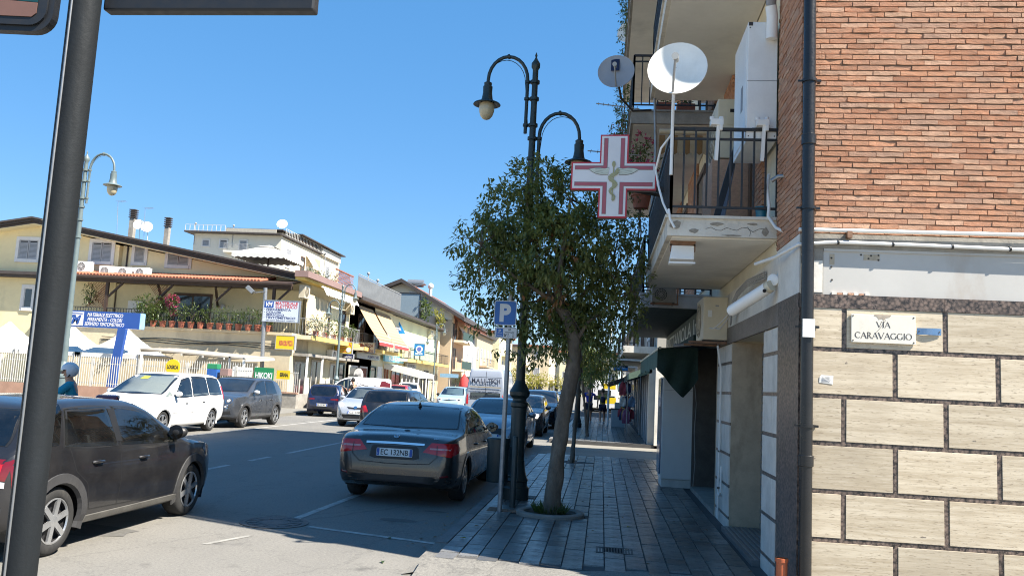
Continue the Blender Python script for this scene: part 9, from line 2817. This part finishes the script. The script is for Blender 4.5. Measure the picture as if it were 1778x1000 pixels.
def person(label, loc, rz, J, shirt, lower, hair=HAIR, sleeve=.55, leg_cover=.5, name='person', shoes=None, helmet=None, skin_arms=True):
 """J: joints in local space (x right, y forward, z up)."""
 t = thing(name, label, 'person', loc, None, rz=rz)
 J = {k: V(v) for k, v in J.items()}
 names = ['pelvis', 'waist', 'chest', 'neck', 'chin', 'crown']
 pts = [J[n] for n in names]; rad = [(.135, .10), (.12, .09), (.15, .10), .055, .075, .07]
 edges = [(0, 1), (1, 2), (2, 3), (3, 4), (4, 5)]
 def chain(start, nm, rs):
  prev = start
  for n, r_ in zip(nm, rs):
   pts.append(J[n]); rad.append(r_); edges.append((prev, len(pts) - 1)); prev = len(pts) - 1
 for s in 'lr':
  chain(2, [s + 'sho', s + 'elb', s + 'wri', s + 'hand'], [.058, .042, .030, .034])
  chain(0, [s + 'hip', s + 'knee', s + 'ank', s + 'toe'], [.092, .060, .040, .036])
 q = MB(); add_mesh(q, skin_mesh(pts, edges, rad))
 for s in 'lr':
  w, h = J[s + 'wri'], J[s + 'hand']
  d = (h - w).normalized(); sd = d.cross(V((0, 1, .2))).normalized(); nn = sd.cross(d)
  for k, (o, L) in enumerate(((-.030, .062), (-.010, .075), (.010, .070), (.028, .055))):
   a = h + sd * o * .8
   q.tube([a, a + d * L * .5 + nn * .008, a + d * L * .85 + nn * .026], [.009, .0085, .006], 6)
  q.tube([h - d * .03 + sd * -.03, h + sd * -.052 + d * .012, h + sd * -.055 + d * .04 + nn * .01], [.011, .010, .007], 6)
 hd = J['crown'] - J['chin']; hc = J['chin'].lerp(J['crown'], .5)
 fwd = J.get('face', V((0, 1, 0))).normalized(); sdv = fwd.cross(V((0, 0, 1))).normalized(); upv = V((0, 0, 1))
 q.sphere(hc + upv * .03, .1, 14, 10, (.78, .92, 1.18))
 q.tube([hc + fwd * .085 + upv * .035, hc + fwd * .112 + upv * .0, hc + fwd * .09 - upv * .012], [.010, .016, .012], 6)
 for s_ in (-1, 1):
  q.sphere(hc + sdv * (.082 * s_) + upv * .01, .028, 8, 6, (.4, .6, 1.1))
 q.build('body', SKIN, t, 60)
 for s_ in (-1, 1):
  MB().sphere(hc + fwd * .083 + sdv * (.032 * s_) + upv * .042, .013, 8, 6).build('eye', BLACKINK, t, 60)
 MB().sphere(hc + fwd * .084 - upv * .042, .02, 8, 5, (1.2, .5, .35)).build('mouth', mat('lip', (.30, .09, .08), .5), t, 60)
 if helmet:
  q = MB(); q.sphere(hc + upv * .055 - fwd * .012, .142, 20, 12, (.92, 1.0, .96))
  q.v = [tuple(V(v)) for v in q.v]
  keep = [f for f in q.f if not ((sum((V(q.v[i]) for i in f), V()) / len(f) - hc).dot(fwd) > .055 and (sum((V(q.v[i]) for i in f), V()) / len(f) - hc).z < .065) and (sum((V(q.v[i]) for i in f), V()) / len(f) - hc).z > -.06]
  q.f = keep
  q.build('helmet', helmet, t, 60)
  q = MB()
  for k in range(4):
   z = .02 + k * .035
   q.tube([hc + upv * z - fwd * (.125) + sdv * .02, hc + upv * (z + .0) - fwd * .07 + sdv * .118, hc + upv * z + fwd * .0 + sdv * .137], .011, 5)
  q.build('helmet_stripe', mat('stripe_red', (.45, .05, .06), .4), t, 60)
  q = MB(); q.tube([hc - upv * .03 + sdv * .11, hc - upv * .10 + fwd * .03, hc - upv * .03 - sdv * .11], .012, 6); q.build('chin_strap', BLACKINK, t, 60)
 else:
  q = MB(); q.sphere(hc + upv * .052 - fwd * .014, .108, 14, 10, (.84, .96, 1.08))
  q.f = [f for f in q.f if not ((sum((V(q.v[i]) for i in f), V()) / len(f) - hc).dot(fwd) > .035 and (sum((V(q.v[i]) for i in f), V()) / len(f) - hc).z < .10) and (sum((V(q.v[i]) for i in f), V()) / len(f) - hc).z > -.03]
  q.build('hair', hair, t, 60)
 # shirt
 p2 = [J['pelvis'] + V((0, 0, -.02)), J['waist'], J['chest'], J['chest'].lerp(J['neck'], .62)]; r2 = [(.158, .122), (.142, .112), (.172, .122), .070]
 e2 = [(0, 1), (1, 2), (2, 3)]
 for s in 'lr':
  p2 += [J[s + 'sho'], J[s + 'sho'].lerp(J[s + 'elb'], sleeve) if sleeve <= 1 else J[s + 'elb']]; r2 += [.073, .066]
  e2 += [(2, len(p2) - 2), (len(p2) - 2, len(p2) - 1)]
  if sleeve > 1: p2.append(J[s + 'elb'].lerp(J[s + 'wri'], .9)); r2.append(.045); e2.append((len(p2) - 2, len(p2) - 1))
 me = skin_mesh(p2, e2, r2); me.name = 'shirt'; link('shirt', me, shirt, t)
 p3 = [J['pelvis'] + V((0, 0, .02))]; r3 = [(.163, .128)]; e3 = []
 for s in 'lr':
  p3 += [J[s + 'hip'], J[s + 'hip'].lerp(J[s + 'knee'], min(1, leg_cover * 1.4))]; r3 += [.112, .098]
  e3 += [(0, len(p3) - 2), (len(p3) - 2, len(p3) - 1)]
  if leg_cover > .8: p3.append(J[s + 'knee'].lerp(J[s + 'ank'], .95)); r3.append(.062); e3.append((len(p3) - 2, len(p3) - 1))
 me = skin_mesh(p3, e3, r3); me.name = 'trousers'; link('trousers' if leg_cover > .8 else 'shorts', me, lower, t)
 for s in 'lr':
  a, b_ = J[s + 'ank'], J[s + 'toe']
  q = MB(); add_mesh(q, skin_mesh([a + V((0, -.05, -.05)), a.lerp(b_, .5) + V((0, 0, -.01)), b_], [(0, 1), (1, 2)], [.05, .05, .042], lv=1))
  q.build('shoe', shoes or mat('white_shoe', (.5, .5, .48), .6), t, 60)
 return t
def walk(step=.26, arm=.15, h=1.0):
 return {k: tuple(x * h for x in v) for k, v in dict(pelvis=(0, 0, .93), waist=(0, .01, 1.10), chest=(0, .02, 1.32), neck=(0, .03, 1.49), chin=(0, .045, 1.56), crown=(0, .045, 1.68),
  lsho=(-.19, .02, 1.40), lelb=(-.25, -.05 + arm * .4, 1.13), lwri=(-.25, arm, .90), lhand=(-.25, arm + .03, .82), rsho=(.19, .02, 1.40), relb=(.25, -.06 - arm * .6, 1.13), rwri=(.25, -arm * .7, .90), rhand=(.25, -arm * .7 + .03, .82),
  lhip=(-.095, 0, .88), lknee=(-.10, -step * .2, .48), lank=(-.10, -step, .13), ltoe=(-.10, -step + .14, .045), rhip=(.095, 0, .88), rknee=(.10, step * .75, .49), rank=(.10, step * .8, .085), rtoe=(.10, step * .8 + .17, .045)).items()}
NAVYC = mat('navy_cloth', (.015, .02, .045), .9, var=.1)
BLUEC = mat('royal_blue_cloth', (.02, .04, .30), .85, var=.1)
J1 = walk(.22, .1, 1.03)
J1.update(relb=(.42, .03, 1.27), rwri=(.60, .05, 1.36), rhand=(.68, .06, 1.38))
person('person in a royal blue T-shirt and black shorts walking away, arm on the companion', (-.62, 42.4, PZ), 0, J1, BLUEC, NAVYC)
J2 = walk(.2, .18, .98)
p_ = person('person in an olive yellow shirt with a dark backpack walking away down the pavement', (.06, 42.4, PZ), 0, J2, mat('olive_cloth', (.32, .26, .05), .9, var=.1), NAVYC)
q = MB(); add_mesh(q, skin_mesh([V((0, -.16, 1.02)), V((0, -.18, 1.2)), V((0, -.15, 1.36))], [(0, 1), (1, 2)], [(.12, .07), (.13, .09), (.11, .06)], lv=1)); q.build('backpack', NAVYC, p_, 60)
J3 = walk(.05, .05, .99); J3.update(lelb=(-.26, .12, 1.12), lwri=(-.16, .3, 1.2), lhand=(-.12, .37, 1.24), relb=(.26, .12, 1.12), rwri=(.1, .32, 1.18), rhand=(.05, .38, 1.2), chin=(0, .075, 1.55), crown=(0, .10, 1.66))
person('person in black clothes with dark hair standing behind the small silver car', (-11.6, 38.6, 0), R(75), J3, BLACKC if 'BLACKC' in globals() else mat('black_cloth', (.012, .012, .014), .9), NAVYC, leg_cover=1.0)
# scooter and rider
sr = R(118)
sc_ = thing('motor_scooter', 'maroon motor scooter crossing behind the dark grey hatchback', 'scooter', (-9.3, 13.5, 0), None, rz=sr)
MAROON = paint_mat('maroon_paint', (.12, .015, .03), .3, .3, .05)
for y in (-.62, .66):
 q = MB(); q.lathe((-.05, y, .235), [(.15, -.0), (.225, .005), (.235, .03), (.235, .07), (.225, .095), (.15, .10)], 24, (1, 0, 0), caps=False); w_ = q.build('wheel', TYRE, sc_, 40)
 q = MB(); q.lathe((-.04, y, .235), [(.001, .01), (.15, .01), (.15, .07), (.001, .07)], 20, (1, 0, 0)); sub(q.build('rim', RIM_D, w_, 40))
me = skin_mesh([V((0, -.78, .62)), V((0, -.45, .62)), V((0, -.12, .45)), V((0, .12, .27)), V((0, .38, .30)), V((0, .52, .62)), V((0, .46, .98))], [(i, i + 1) for i in range(6)], [(.10, .10), (.15, .16), (.14, .15), (.15, .06), (.16, .06), (.17, .06), (.11, .07)])
me.name = 'body'; link('body', me, MAROON, sc_)
me = skin_mesh([V((0, -.72, .80)), V((0, -.4, .80)), V((0, -.08, .78))], [(0, 1), (1, 2)], [(.11, .05), (.14, .06), (.11, .045)]); me.name = 'seat'; link('seat', me, TRIM, sc_)
q = MB(); q.tube([(-.33, .40, 1.02), (-.2, .46, 1.0), (0, .47, .98), (.2, .46, 1.0), (.33, .40, 1.02)], .018, 8); q.build('handlebar', TRIM, sc_, 40)
q = MB(); q.tube([(0, .50, .9), (0, .66, .235)], .035, 8); q.build('fork', GALV, sc_, 40)
q = MB(); q.box(-.2, .2, -1.02, -.64, .93, 1.24); q.build('top_case', MAROON, sc_, bevel=.05)
q = MB(); q.sphere((0, .57, .82), .07, 10, 8, (1.2, .6, 1)); q.build('headlight', LAMP_W, sc_, 60)
for s_ in (-1, 1):
 q = MB(); q.tube([(s_ * .22, .44, 1.01), (s_ * .27, .42, 1.18)], .007, 6); q.sphere((s_ * .29, .42, 1.22), .055, 10, 7, (1.1, .3, .8)); q.build('mirror', TRIM, sc_, 60)
JR = dict(pelvis=(0, -.30, .88), waist=(0, -.29, 1.05), chest=(0, -.24, 1.26), neck=(0, -.20, 1.41), chin=(0, -.18, 1.47), crown=(0, -.18, 1.58), face=(-.25, 1, 0),
 lsho=(-.19, -.22, 1.33), lelb=(-.28, .02, 1.10), lwri=(-.28, .30, 1.05), lhand=(-.28, .37, 1.04), rsho=(.19, -.22, 1.33), relb=(.28, .02, 1.10), rwri=(.28, .30, 1.05), rhand=(.28, .37, 1.04),
 lhip=(-.11, -.22, .88), lknee=(-.17, .22, .82), lank=(-.14, .20, .42), ltoe=(-.14, .36, .36), rhip=(.11, -.22, .88), rknee=(.17, .22, .82), rank=(.14, .20, .42), rtoe=(.14, .36, .36))
person('person in a white helmet and turquoise top riding the maroon scooter', (-9.3, 13.5, .06), sr, JR, mat('turquoise_cloth', (.01, .22, .32), .85, var=.08), NAVYC, sleeve=.8, leg_cover=1.0, helmet=mat('helmet_white', (.60, .61, .64), .25, var=.06))
